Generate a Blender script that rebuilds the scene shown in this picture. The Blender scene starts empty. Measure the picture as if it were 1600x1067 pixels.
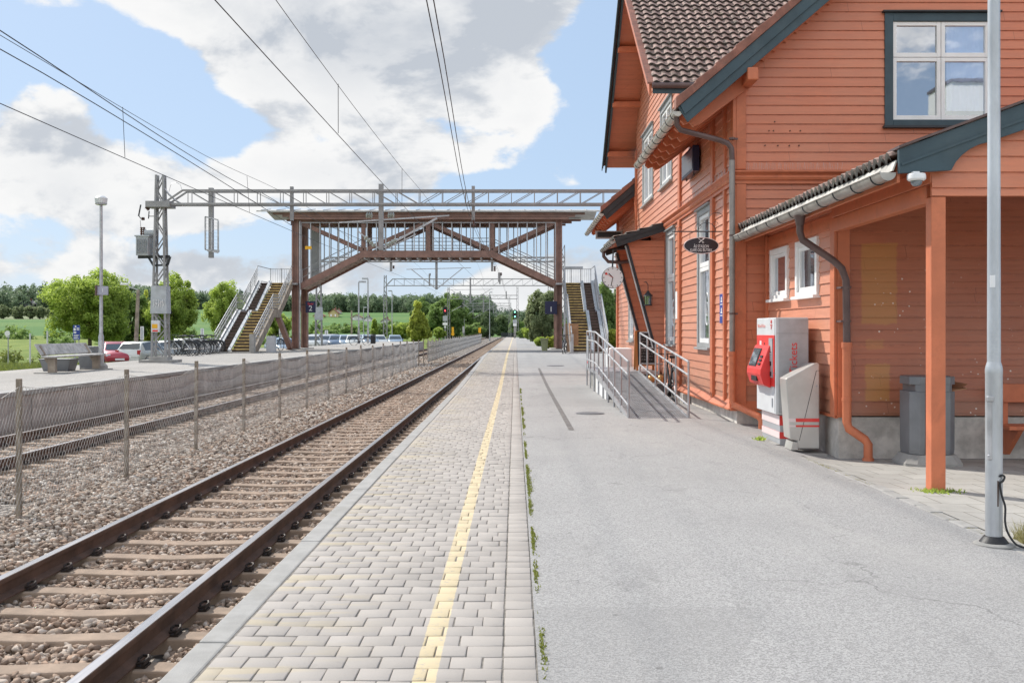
import bpy, bmesh, math, random
import numpy as np
from mathutils import Vector, Matrix
random.seed(7); rng = np.random.default_rng(7)
R = math.radians
sc = bpy.context.scene
COL = sc.collection
K = 1556.0; CX = 805.0; CY = 516.0; CAMZ = 1.5
def W(px, py, Y):
    return ((px-CX)/K*Y, Y, CAMZ-(py-CY)/K*Y)
def S(t):
    t = np.clip(t, 0, 1); return t*t*(3-2*t)
def g(y):                       # the platform climbs gently towards the footbridge
    return 0.3*S((np.asarray(y, float)-22)/30)
def h(x, y):                    # walking surface of the station platform
    x = np.asarray(x, float); y = np.asarray(y, float)
    b = np.interp(y, [0, 9.6, 12.6, 16.8], [.3, .38, 1, 0])
    return g(y) - .13*S((x-3.1)/.95)*b
def H(x, y): return float(h(x, y))

# ------------------------------------------------------------------ materials
def nt(name):
    m = bpy.data.materials.new(name); m.use_nodes = True
    n = m.node_tree.nodes; l = m.node_tree.links
    return m, n, l, n['Principled BSDF']
def N(n, t, **kw):
    x = n.new(t)
    for k, v in kw.items():
        if k == 'op': x.operation = v
        else: x.inputs[k].default_value = v
    return x
def mth(n, l, op, a, b=None, c=None, clamp=False):
    x = n.new('ShaderNodeMath'); x.operation = op; x.use_clamp = clamp
    for i, v in enumerate((a, b, c)):
        if v is None: continue
        if isinstance(v, (int, float)): x.inputs[i].default_value = v
        else: l.new(v, x.inputs[i])
    return x.outputs[0]
def mixc(n, l, f, a, b, mode='MIX'):
    x = n.new('ShaderNodeMix'); x.data_type = 'RGBA'; x.blend_type = mode
    for i, v in ((0, f), (6, a), (7, b)):
        if isinstance(v, (int, float)): x.inputs[i].default_value = v
        elif isinstance(v, (tuple, list)): x.inputs[i].default_value = (*v[:3], 1)
        else: l.new(v, x.inputs[i])
    return x.outputs[2]
def smooth(n, l, v, a, b):
    x = n.new('ShaderNodeMapRange'); x.interpolation_type = 'SMOOTHSTEP'
    l.new(v, x.inputs[0]); x.inputs[1].default_value = a; x.inputs[2].default_value = b
    return x.outputs[0]
def noise(n, l, vec, scale, detail=4, rough=.55, dist=0):
    x = n.new('ShaderNodeTexNoise'); x.inputs['Scale'].default_value = scale
    x.inputs['Detail'].default_value = detail; x.inputs['Roughness'].default_value = rough
    x.inputs['Distortion'].default_value = dist
    if vec is not None: l.new(vec, x.inputs['Vector'])
    return x.outputs['Fac']
def objco(n, l, scale=(1, 1, 1)):
    t = n.new('ShaderNodeTexCoord'); m = n.new('ShaderNodeMapping')
    m.inputs['Scale'].default_value = scale; l.new(t.outputs['Object'], m.inputs['Vector'])
    return m.outputs[0]
def bump(n, l, b, hgt, strength=.3, dist=.01):
    x = n.new('ShaderNodeBump'); x.inputs['Strength'].default_value = strength
    x.inputs['Distance'].default_value = dist; l.new(hgt, x.inputs['Height']); l.new(x.outputs[0], b.inputs['Normal'])
def vm(c, f): return tuple(min(1, max(0, v*f)) for v in c)
def M(name, c, rough=.6, metal=0., var=.2, vs=3., bmp=.15, bs=50., dirt=None, damt=.5, ds=1.2, st=(1, 1, 1), spec=.4):
    m, n, l, b = nt(name)
    v = objco(n, l, st)
    f = noise(n, l, v, vs, 6, .6)
    col = mixc(n, l, smooth(n, l, f, .3, .7), vm(c, 1-var), vm(c, 1+var))
    if dirt:
        d = noise(n, l, v, ds, 8, .7, .4)
        col = mixc(n, l, mth(n, l, 'MULTIPLY', smooth(n, l, d, .48, .72), damt), col, dirt)
    l.new(col, b.inputs['Base Color'])
    b.inputs['Roughness'].default_value = rough; b.inputs['Metallic'].default_value = metal
    b.inputs['Specular IOR Level'].default_value = spec
    f2 = noise(n, l, v, bs, 5, .65)
    rr = n.new('ShaderNodeMapRange'); l.new(f, rr.inputs[0])
    rr.inputs[3].default_value = max(.03, rough-.1); rr.inputs[4].default_value = min(1, rough+.1)
    l.new(rr.outputs[0], b.inputs['Roughness'])
    if bmp: bump(n, l, b, f2, bmp, .01)
    return m
def attr(n, name):
    a = n.new('ShaderNodeAttribute'); a.attribute_name = name; return a
def plank_paint(name, c, pitch=.151, z0=0., patches=False, streak=.1, rough=.42):
    m, n, l, b = nt(name)
    v = objco(n, l); sp = n.new('ShaderNodeSeparateXYZ'); l.new(v, sp.inputs[0])
    row = mth(n, l, 'FLOOR', mth(n, l, 'DIVIDE', mth(n, l, 'SUBTRACT', sp.outputs[2], z0), pitch))
    wn = n.new('ShaderNodeTexWhiteNoise'); wn.noise_dimensions = '1D'; l.new(row, wn.inputs['W'])
    vs = objco(n, l, (1.2, 1.2, 14)); f = noise(n, l, vs, 1.6, 6, .65)
    col = mixc(n, l, smooth(n, l, f, .25, .75), vm(c, 1-streak), vm(c, 1+streak))
    col = mixc(n, l, mth(n, l, 'MULTIPLY', wn.outputs[0], .30), col, vm(c, .68))
    big = noise(n, l, v, .9, 5, .6); fade = (c[0]*.95+.05, c[1]*1.15+.045, c[2]*1.2+.045)
    col = mixc(n, l, mth(n, l, 'MULTIPLY', smooth(n, l, big, .45, .75), .35), col, fade)
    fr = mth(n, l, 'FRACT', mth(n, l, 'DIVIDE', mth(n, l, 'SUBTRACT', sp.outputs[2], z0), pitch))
    lap_noise = noise(n, l, objco(n, l, (3, 3, 3)), 3.5, 8, .7)
    gm = mth(n, l, 'MULTIPLY', smooth(n, l, fr, .78, 1.0), smooth(n, l, lap_noise, .40, .62))
    col = mixc(n, l, mth(n, l, 'MULTIPLY', gm, .42), col, (.16, .042, .02))  # darkens the top edge of each board, broken up by noise
    hgt = sp.outputs[2]; dn = noise(n, l, objco(n, l, (1.5, 1.5, 4)), 1.6, 8, .7)
    dz = mth(n, l, 'MULTIPLY', smooth(n, l, mth(n, l, 'ADD', hgt, mth(n, l, 'MULTIPLY', dn, -.9)), .55, -.15), .55)
    col = mixc(n, l, dz, col, (.30, .17, .11))
    al = mth(n, l, 'ADD', mth(n, l, 'ADD', sp.outputs[0], sp.outputs[1]), mth(n, l, 'MULTIPLY', wn.outputs[0], 37.0))
    jt = mth(n, l, 'ABSOLUTE', mth(n, l, 'SUBTRACT', mth(n, l, 'FRACT', mth(n, l, 'DIVIDE', al, 3.7)), .5))
    col = mixc(n, l, mth(n, l, 'MULTIPLY', smooth(n, l, jt, .0014, .0006), .6), col, vm(c, .3))
    pl_ = mth(n, l, 'FLOOR', mth(n, l, 'DIVIDE', al, 3.7)); w2 = n.new('ShaderNodeTexWhiteNoise'); w2.noise_dimensions = '2D'
    cb_ = n.new('ShaderNodeCombineXYZ'); l.new(pl_, cb_.inputs[0]); l.new(row, cb_.inputs[1]); l.new(cb_.outputs[0], w2.inputs['Vector'])
    col = mixc(n, l, mth(n, l, 'MULTIPLY', w2.outputs[0], .18), col, (c[0]*.92+.05, c[1]*1.25+.03, c[2]*1.35+.03))
    if patches:
        def box(x0, x1, z0_, z1_, s=.035):
            w = noise(n, l, v, 7, 7, .7); ox = mth(n, l, 'ADD', sp.outputs[0], mth(n, l, 'MULTIPLY', w, .09))
            oz = mth(n, l, 'ADD', sp.outputs[2], mth(n, l, 'MULTIPLY', w, .09))
            a = smooth(n, l, ox, x0, x0+s); bb = smooth(n, l, ox, x1+s, x1)
            cc = smooth(n, l, oz, z0_, z0_+s); d = smooth(n, l, oz, z1_+s, z1_)
            return mth(n, l, 'MULTIPLY', mth(n, l, 'MULTIPLY', a, bb), mth(n, l, 'MULTIPLY', cc, d))
        s_ = 12.6/K
        for (a0, a1, b0, b1, am) in ((1346, 1401, 506, 380, .38), (1352, 1390, 626, 569, .42), (1352, 1380, 545, 530, .25)):
            f_ = box((a0-CX)*s_+.025, (a1-CX)*s_+.025, CAMZ-(b0-CY)*s_+.025, CAMZ-(b1-CY)*s_+.025)
            col = mixc(n, l, mth(n, l, 'MULTIPLY', f_, am), col, (.56, .30, .055))
        vo = n.new('ShaderNodeTexVoronoi'); vo.inputs['Scale'].default_value = 11; l.new(v, vo.inputs['Vector'])
        fl = noise(n, l, v, 60, 4, .7); d_ = mth(n, l, 'ADD', vo.outputs[0], mth(n, l, 'MULTIPLY', fl, .25))
        den = noise(n, l, v, 1.1, 2)
        zone = mth(n, l, 'MULTIPLY', smooth(n, l, sp.outputs[2], 2.5, 1.95), smooth(n, l, den, .42, .62))
        sel = smooth(n, l, d_, .265, .215)
        col = mixc(n, l, mth(n, l, 'MULTIPLY', sel, zone), col, (.75, .70, .62))
    l.new(col, b.inputs['Base Color'])
    rr = n.new('ShaderNodeMapRange'); l.new(f, rr.inputs[0]); rr.inputs[3].default_value = rough-.1; rr.inputs[4].default_value = rough+.15
    l.new(rr.outputs[0], b.inputs['Roughness']); b.inputs['Specular IOR Level'].default_value = .6; b.inputs['Coat Weight'].default_value = .12; b.inputs['Coat Roughness'].default_value = .3
    bump(n, l, b, noise(n, l, objco(n, l, (3, 3, 60)), 3, 6, .7), .25, .006)
    return m
ORANGE = (.61, .186, .088)
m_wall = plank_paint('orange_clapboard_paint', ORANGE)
m_wall_lit = plank_paint('sunlit_tone_clapboard_paint', (.66, .262, .155))  # lighter copy of the orange paint, sunlight put into its colour
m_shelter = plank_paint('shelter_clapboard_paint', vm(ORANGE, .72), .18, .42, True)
m_trim = M('orange_trim_paint', vm(ORANGE, .95), .45, var=.12, vs=2, bmp=.15, bs=20, dirt=(.16, .05, .03), damt=.35, ds=2)
m_blue = M('slate_blue_trim_paint', (.045, .075, .092), .5, var=.15, bmp=.15, bs=25, dirt=(.09, .12, .13), damt=.4)
m_dark = M('charcoal_trim_paint', (.035, .038, .042), .5, var=.2)
m_white = M('white_window_paint', (.84, .835, .82), .4, var=.04, bmp=.05, dirt=(.6, .58, .55), damt=.25)
m_casing = M('grey_casing_paint', (.33, .34, .34), .5, var=.1)
m_zinc = M('zinc_gutter', (.42, .40, .37), .42, .55, var=.2, vs=5, dirt=(.2, .17, .14), damt=.5)
m_gutterw = M('weathered_gutter', (.55, .52, .47), .45, .3, var=.15, dirt=(.3, .25, .2), damt=.5)
m_pipez = M('weathered_zinc_pipe', (.30, .265, .24), .4, .4, var=.2, dirt=(.2, .165, .145), damt=.5, ds=3)
m_pipe = M('brown_downpipe_paint', (.13, .085, .078), .4, .2, var=.2)
m_galv = M('galvanised_steel', (.44, .44, .45), .45, .55, var=.18, vs=6, bmp=.05, dirt=(.28, .27, .26), damt=.4)
m_steel = M('painted_grey_steel', (.42, .44, .46), .45, .25, var=.12, vs=4, bmp=.04, dirt=(.25, .24, .23), damt=.4)
m_mast = M('galvanised_mast', (.29, .285, .285), .5, .35, var=.15, dirt=(.22, .2, .19), damt=.4)
m_maroon = M('maroon_bridge_paint', (.245, .138, .108), .5, var=.22, vs=2, dirt=(.2, .13, .11), damt=.5)
m_conc = M('grey_concrete', (.33, .32, .30), .9, var=.18, vs=2.2, bmp=.4, bs=30, dirt=(.17, .16, .15), damt=.6)
m_stone = M('plinth_stone', (.56, .53, .485), .95, var=.25, vs=4, bmp=.6, bs=18, dirt=(.34, .32, .29), damt=.6)
m_kerb = M('kerb_granite', (.33, .32, .305), .85, var=.12, vs=6, bmp=.3, bs=90, dirt=(.25, .235, .205), damt=.5, ds=2)
m_black = M('black_rubber', (.02, .02, .022), .5, var=.2)
m_faded = M('faded_red_print', (.78, .36, .33), .4, var=.05, bmp=0)
m_red = M('machine_red', (.72, .045, .04), .35, var=.08, bmp=.02, dirt=(.75, .2, .17), damt=.3)
m_mgrey = M('machine_light_grey', (.62, .63, .64), .4, var=.05, bmp=.02, dirt=(.5, .5, .5), damt=.3)
m_mgrey2 = M('machine_mid_grey', (.42, .43, .45), .4, .15, var=.06, bmp=.02)
m_stripe = M('pale_stripe', (.78, .66, .65), .4, var=.04, bmp=0)
m_brush = M('brushed_steel', (.55, .53, .50), .38, .5, var=.08, vs=2, bmp=.05, dirt=(.4, .37, .34), damt=.3)
m_bin = M('bin_grey_steel', (.19, .195, .205), .45, .25, var=.12, dirt=(.2, .2, .2), damt=.3)
m_card = M('cardboard', (.32, .17, .09), .8, var=.2)
m_wood = M('weathered_wood', (.30, .25, .20), .85, var=.3, vs=3, st=(1, 1, 1), bmp=.4, bs=30)
m_post = M('fence_post_wood', (.27, .225, .175), .85, var=.35, vs=6, bmp=.5, bs=40, st=(4, 4, 1))
m_plank = M('silvered_planks', (.46, .45, .43), .8, var=.25, vs=5, bmp=.3, bs=30)
m_wire = M('overhead_wire', (.045, .042, .045), .5, .4, var=.1, bmp=0)
m_mesh = M('galvanised_mesh_wire', (.52, .49, .455), .5, .3, var=.2, bmp=0)
m_insul = M('brown_porcelain', (.10, .05, .035), .2, var=.2)
m_insg = M('glass_green_insulator', (.35, .38, .34), .2, var=.1)
m_sleeper = M('sleeper_concrete', (.345, .255, .19), .9, var=.2, vs=5, bmp=.4, bs=60, dirt=(.19, .125, .088), damt=.75, ds=2.5)
m_railtop = M('polished_rail_head', (.50, .47, .46), .28, .85, var=.12, vs=2, st=(8, .3, 8), bmp=.03)
m_rust = M('rusty_rail_web', (.105, .060, .042), .8, .1, var=.35, vs=4, bmp=.3, bs=60)
m_clip = M('rail_clip_steel', (.045, .034, .03), .6, .4, var=.3)
m_tread = M('tread_mustard', (.54, .39, .15), .8, var=.35, vs=6, dirt=(.12, .08, .05), damt=.8, ds=3)
m_riser = M('riser_dark', (.095, .072, .055), .9, var=.3)
m_navy = M('sign_navy', (.022, .026, .07), .4, var=.05, bmp=0)
m_signblue = M('sign_blue', (.03, .06, .30), .4, var=.08, bmp=0)
m_paper = M('sign_white', (.80, .80, .80), .5, var=.03, bmp=0)
m_yellow = M('marker_yellow', (.80, .42, .02), .5, var=.06, bmp=0)
m_orangeflag = M('orange_plastic', (.75, .16, .03), .5, var=.06, bmp=0)
m_bark = M('tree_bark', (.11, .085, .065), .95, var=.35, vs=8, bmp=.6, bs=25, st=(4, 4, 1))
m_cream = M('cream_wall', (.62, .50, .26), .7, var=.08)
m_housewhite = M('house_white_wall', (.66, .65, .62), .7, var=.06)
m_housered = M('house_red_roof', (.27, .115, .085), .8, var=.15)
m_housegrey = M('house_dark_roof', (.12, .115, .14), .8, var=.15)
m_greenbox = M('green_planter', (.28, .30, .17), .8, var=.15)
m_chalk = M('chalkboard', (.02, .02, .02), .6, var=.1)
m_frame_wood = M('orange_wood_frame', (.42, .16, .04), .5, var=.15)
m_warm = M('candle_copper', (.65, .38, .15), .35, .4, var=.2)
m_tank = M('transformer_grey', (.40, .42, .43), .45, .2, var=.08, dirt=(.25, .25, .25), damt=.4)

def glass(name, base, refl=.5, rough=.02, blend=.25):
    m, n, l, b = nt(name)
    out = n['Material Output']
    b.inputs['Base Color'].default_value = (*base, 1); b.inputs['Roughness'].default_value = .15
    gl = n.new('ShaderNodeBsdfGlossy'); gl.inputs['Roughness'].default_value = rough
    gl.inputs['Color'].default_value = (.92, .95, 1, 1)
    lw = n.new('ShaderNodeLayerWeight'); lw.inputs['Blend'].default_value = blend
    f = mth(n, l, 'ADD', lw.outputs['Fresnel'], refl, clamp=True)
    mx = n.new('ShaderNodeMixShader'); l.new(f, mx.inputs[0]); l.new(b.outputs[0], mx.inputs[1]); l.new(gl.outputs[0], mx.inputs[2])
    v = objco(n, l); bp = n.new('ShaderNodeBump'); bp.inputs['Strength'].default_value = .03; bp.inputs['Distance'].default_value = .01
    l.new(noise(n, l, v, 2.5, 2), bp.inputs['Height']); l.new(bp.outputs[0], gl.inputs['Normal'])
    l.new(mx.outputs[0], out.inputs[0]); return m
m_glass = glass('window_glass', (.05, .06, .085), .36)
m_glass2 = glass('car_glass', (.035, .045, .05), .03, .03, .10)
m_screen = glass('screen_glass', (.12, .15, .17), .12)
def lens(name, col, st):
    m, n, l, b = nt(name)
    b.inputs['Base Color'].default_value = (*vm(col, .5), 1)
    b.inputs['Emission Color'].default_value = (*col, 1); b.inputs['Emission Strength'].default_value = st
    return m
m_redlamp = lens('red_signal_lens', (1, .05, .06), 5); m_greenlamp = lens('green_signal_lens', (.25, 1, .6), 4)
m_offlamp = M('unlit_lens', (.02, .02, .02), .2, var=.1, bmp=0)
m_tint = None
def clearglass():
    m, n, l, b = nt('clear_window_glass'); out = n['Material Output']; t = n.new('ShaderNodeBsdfTransparent'); t.inputs[0].default_value = (.8, .84, .9, 1)
    gl = n.new('ShaderNodeBsdfGlossy'); gl.inputs['Roughness'].default_value = .015; gl.inputs['Color'].default_value = (.92, .95, 1, 1); mx = n.new('ShaderNodeMixShader'); mx.inputs[0].default_value = .47
    bp = n.new('ShaderNodeBump'); bp.inputs['Strength'].default_value = .03; bp.inputs['Distance'].default_value = .01; l.new(noise(n, l, objco(n, l), 2.5, 2), bp.inputs['Height']); l.new(bp.outputs[0], gl.inputs['Normal'])
    l.new(t.outputs[0], mx.inputs[1]); l.new(gl.outputs[0], mx.inputs[2]); l.new(mx.outputs[0], out.inputs[0]); return m
m_clear = clearglass(); m_voile = M('pale_curtain', (.72, .76, .86), .9, var=.05, bmp=0)
def tinted():
    m, n, l, b = nt('bridge_glazing'); out = n['Material Output']
    t = n.new('ShaderNodeBsdfTransparent'); t.inputs[0].default_value = (.97, .98, .98, 1)
    gl = n.new('ShaderNodeBsdfGlossy'); gl.inputs['Roughness'].default_value = .05
    lw = n.new('ShaderNodeLayerWeight'); lw.inputs['Blend'].default_value = .15
    f = mth(n, l, 'MULTIPLY', lw.outputs['Fresnel'], .6, clamp=True)
    mx = n.new('ShaderNodeMixShader'); l.new(f, mx.inputs[0]); l.new(t.outputs[0], mx.inputs[1]); l.new(gl.outputs[0], mx.inputs[2])
    l.new(mx.outputs[0], out.inputs[0]); return m
m_tint = tinted()

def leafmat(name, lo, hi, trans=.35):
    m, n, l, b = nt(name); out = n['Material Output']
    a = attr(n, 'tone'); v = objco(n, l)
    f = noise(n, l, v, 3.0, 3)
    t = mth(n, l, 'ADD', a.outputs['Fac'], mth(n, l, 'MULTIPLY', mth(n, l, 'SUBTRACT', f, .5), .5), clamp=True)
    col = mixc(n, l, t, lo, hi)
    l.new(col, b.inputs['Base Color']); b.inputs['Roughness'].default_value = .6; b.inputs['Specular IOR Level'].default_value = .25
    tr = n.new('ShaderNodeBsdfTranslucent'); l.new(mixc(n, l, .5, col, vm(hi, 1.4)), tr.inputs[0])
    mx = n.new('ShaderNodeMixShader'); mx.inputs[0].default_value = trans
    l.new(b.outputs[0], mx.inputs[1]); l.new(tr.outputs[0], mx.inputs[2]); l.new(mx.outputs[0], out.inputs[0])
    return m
lf_lime = leafmat('lime_leaves', (.13, .205, .035), (.46, .56, .12), .5)
lf_mid = leafmat('mid_green_leaves', (.085, .15, .042), (.26, .36, .11), .45)
lf_dark = leafmat('dark_green_leaves', (.07, .11, .055), (.19, .25, .11), .4)
lf_yel = leafmat('yellow_green_leaves', (.18, .23, .04), (.52, .56, .11), .5)
lf_olive = leafmat('olive_leaves', (.11, .15, .07), (.34, .39, .20), .45)
lf_far = leafmat('far_forest_leaves', (.115, .165, .105), (.22, .29, .165), .35)  # distance haze mixed into the leaf colours
lf_farcon = leafmat('far_conifer_needles', (.085, .125, .100), (.165, .22, .165), .3)  # paled and blued, aerial haze painted into the needles
lf_grass = leafmat('grass_blades', (.08, .12, .03), (.24, .27, .07), .3)
lf_dry = leafmat('dry_grass_blades', (.20, .19, .09), (.42, .38, .18), .3)

# ------------------------------------------------------------------ mesh builder
class MB:
    def __init__(s): s.v = []; s.f = []
    def add(s, vs, fs):
        o = len(s.v); s.v += [tuple(v) for v in vs]; s.f += [tuple(i+o for i in f) for f in fs]; return s
    def box(s, x0, x1, y0, y1, z0, z1):
        return s.add([(x0,y0,z0),(x1,y0,z0),(x1,y1,z0),(x0,y1,z0),(x0,y0,z1),(x1,y0,z1),(x1,y1,z1),(x0,y1,z1)],
              [(0,3,2,1),(4,5,6,7),(0,1,5,4),(1,2,6,5),(2,3,7,6),(3,0,4,7)])
    def bar(s, a, b, w, t=None, up=(0, 0, 1)):
        a = Vector(a); b = Vector(b); d = (b-a).normalized(); u = Vector(up)
        if abs(d.dot(u)) > .99: u = Vector((0, 1, 0))
        x = d.cross(u).normalized(); y = x.cross(d).normalized(); t = t or w
        P = []
        for p in (a, b):
            for sx, sy in ((-1,-1),(1,-1),(1,1),(-1,1)): P.append(p+x*(sx*w/2)+y*(sy*t/2))
        return s.add(P, [(0,1,2,3),(7,6,5,4),(0,4,5,1),(1,5,6,2),(2,6,7,3),(3,7,4,0)])
    def tube(s, pts, r, n=8, cap=True):
        pts = [Vector(p) for p in pts]; k = len(pts); rs = r if isinstance(r, (list, tuple)) else [r]*k
        d0 = (pts[1]-pts[0]).normalized(); u = Vector((0,0,1)) if abs(d0.z) < .9 else Vector((0,1,0))
        V = []
        for i, p in enumerate(pts):
            d = (pts[min(i+1,k-1)]-pts[max(i-1,0)]).normalized()
            x = d.cross(u).normalized(); y = x.cross(d).normalized(); u = y
            for j in range(n):
                a = 2*math.pi*j/n; V.append(p+x*(math.cos(a)*rs[i])+y*(math.sin(a)*rs[i]))
        F = [(i*n+j, i*n+(j+1)%n, (i+1)*n+(j+1)%n, (i+1)*n+j) for i in range(k-1) for j in range(n)]
        if cap: F += [tuple(range(n))[::-1], tuple((k-1)*n+j for j in range(n))]
        return s.add(V, F)
    def ext(s, poly, vec):
        n = len(poly); vec = Vector(vec); V = [Vector(p) for p in poly]; V += [p+vec for p in V]
        F = [tuple(range(n)), tuple(range(2*n-1, n-1, -1))]+[(i, i+n, (i+1)%n+n, (i+1)%n) for i in range(n)]
        return s.add(V, F)
    def lathe(s, prof, n=16, c=(0,0,0), axis='z'):
        V = []
        for r, z in prof:
            for j in range(n):
                a = 2*math.pi*j/n; p = (r*math.cos(a), r*math.sin(a), z)
                if axis == 'y': p = (p[0], p[2], p[1])
                if axis == 'x': p = (p[2], p[0], p[1])
                V.append((p[0]+c[0], p[1]+c[1], p[2]+c[2]))
        k = len(prof)
        F = [(i*n+j, i*n+(j+1)%n, (i+1)*n+(j+1)%n, (i+1)*n+j) for i in range(k-1) for j in range(n)]
        F += [tuple(range(n))[::-1], tuple((k-1)*n+j for j in range(n))]
        return s.add(V, F)
    def quad(s, a, b, c, d): return s.add([a, b, c, d], [(0,1,2,3)])
    def build(s, name, mat, parent=None, smooth=False, bevel=0, recalc=True):
        me = bpy.data.meshes.new(name); me.from_pydata(s.v, [], s.f)
        if recalc:
            bm = bmesh.new(); bm.from_mesh(me); bmesh.ops.recalc_face_normals(bm, faces=bm.faces); bm.to_mesh(me); bm.free()
        return finish(me, name, mat, parent, smooth, bevel)
def finish(me, name, mat, parent=None, smooth=False, bevel=0):
    me.materials.append(mat)
    o = bpy.data.objects.new(name, me); COL.objects.link(o)
    if smooth:
        me.polygons.foreach_set('use_smooth', [True]*len(me.polygons))
        if smooth != 'all':
            try: me.set_sharp_from_angle(angle=R(38))
            except Exception: pass
    if bevel:
        b = o.modifiers.new('bevel', 'BEVEL'); b.width = bevel; b.segments = 2; b.limit_method = 'ANGLE'; b.angle_limit = R(40)
    if parent is not None:
        o.parent = parent
        if parent.parent is None: o.matrix_parent_inverse = Matrix.Translation(-parent.location)
    return o
def npmesh(name, V, F, mat, parent=None, smooth=False, tone=None):
    V = np.asarray(V, np.float32); F = np.asarray(F, np.int32)
    me = bpy.data.meshes.new(name); nv, nf, k = len(V), len(F), F.shape[1]
    me.vertices.add(nv); me.vertices.foreach_set('co', V.ravel())
    me.loops.add(nf*k); me.loops.foreach_set('vertex_index', F.ravel())
    me.polygons.add(nf); me.polygons.foreach_set('loop_start', np.arange(0, nf*k, k, dtype=np.int32))
    me.update(calc_edges=True)
    if tone is not None:
        a = me.attributes.new('tone', 'FLOAT', 'FACE'); a.data.foreach_set('value', np.asarray(tone, np.float32))
    me.validate()
    return finish(me, name, mat, parent, 'all' if smooth else False)
def thing(name, label, cat, loc=(0,0,0), group=None):
    o = bpy.data.objects.new(name, None); COL.objects.link(o); o.location = loc; o.empty_display_size = .2
    return tag(o, label, cat, group)
def tag(o, label, cat, group=None):
    o['label'] = label; o['category'] = cat
    if group: o['group'] = group
    return o
def struct(o, kind='structure'): o['kind'] = kind; return o
def copy_tree(o, parent=None):
    c = o.copy(); COL.objects.link(c); c.parent = parent
    for ch in list(o.children): copy_tree(ch, c)
    return c
def place(root, loc, rz=0, label=None, group=None):
    root.location = loc; root.rotation_euler = (0, 0, rz)
    if label: root['label'] = label
    if group: root['group'] = group
    return root
def text(s, size, loc, rot, mat, parent, name='lettering', align='CENTER', ext=.002, sx=1.):
    cu = bpy.data.curves.new('lettering_curve', 'FONT'); cu.body = s; cu.size = size; cu.align_x = align; cu.align_y = 'CENTER'
    cu.extrude = ext; cu.resolution_u = 3
    t = bpy.data.objects.new('lettering_source', cu); COL.objects.link(t)
    bpy.context.view_layer.update()
    me = bpy.data.meshes.new_from_object(t.evaluated_get(bpy.context.evaluated_depsgraph_get()))
    bpy.data.objects.remove(t); bpy.data.curves.remove(cu)
    mt = Matrix.Translation(loc) @ rot.to_4x4() @ Matrix.Diagonal((sx, 1, 1, 1))
    me.transform(mt); me.materials.clear()
    return finish(me, name, mat, parent)
FRONT = Matrix(((1,0,0),(0,0,-1),(0,1,0)))           # letters read from -Y
LEFTF = Matrix(((0,0,-1),(-1,0,0),(0,1,0)))          # letters read from -X
def text_rot90(): return FRONT @ Matrix.Rotation(R(90), 3, 'Z')
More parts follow.
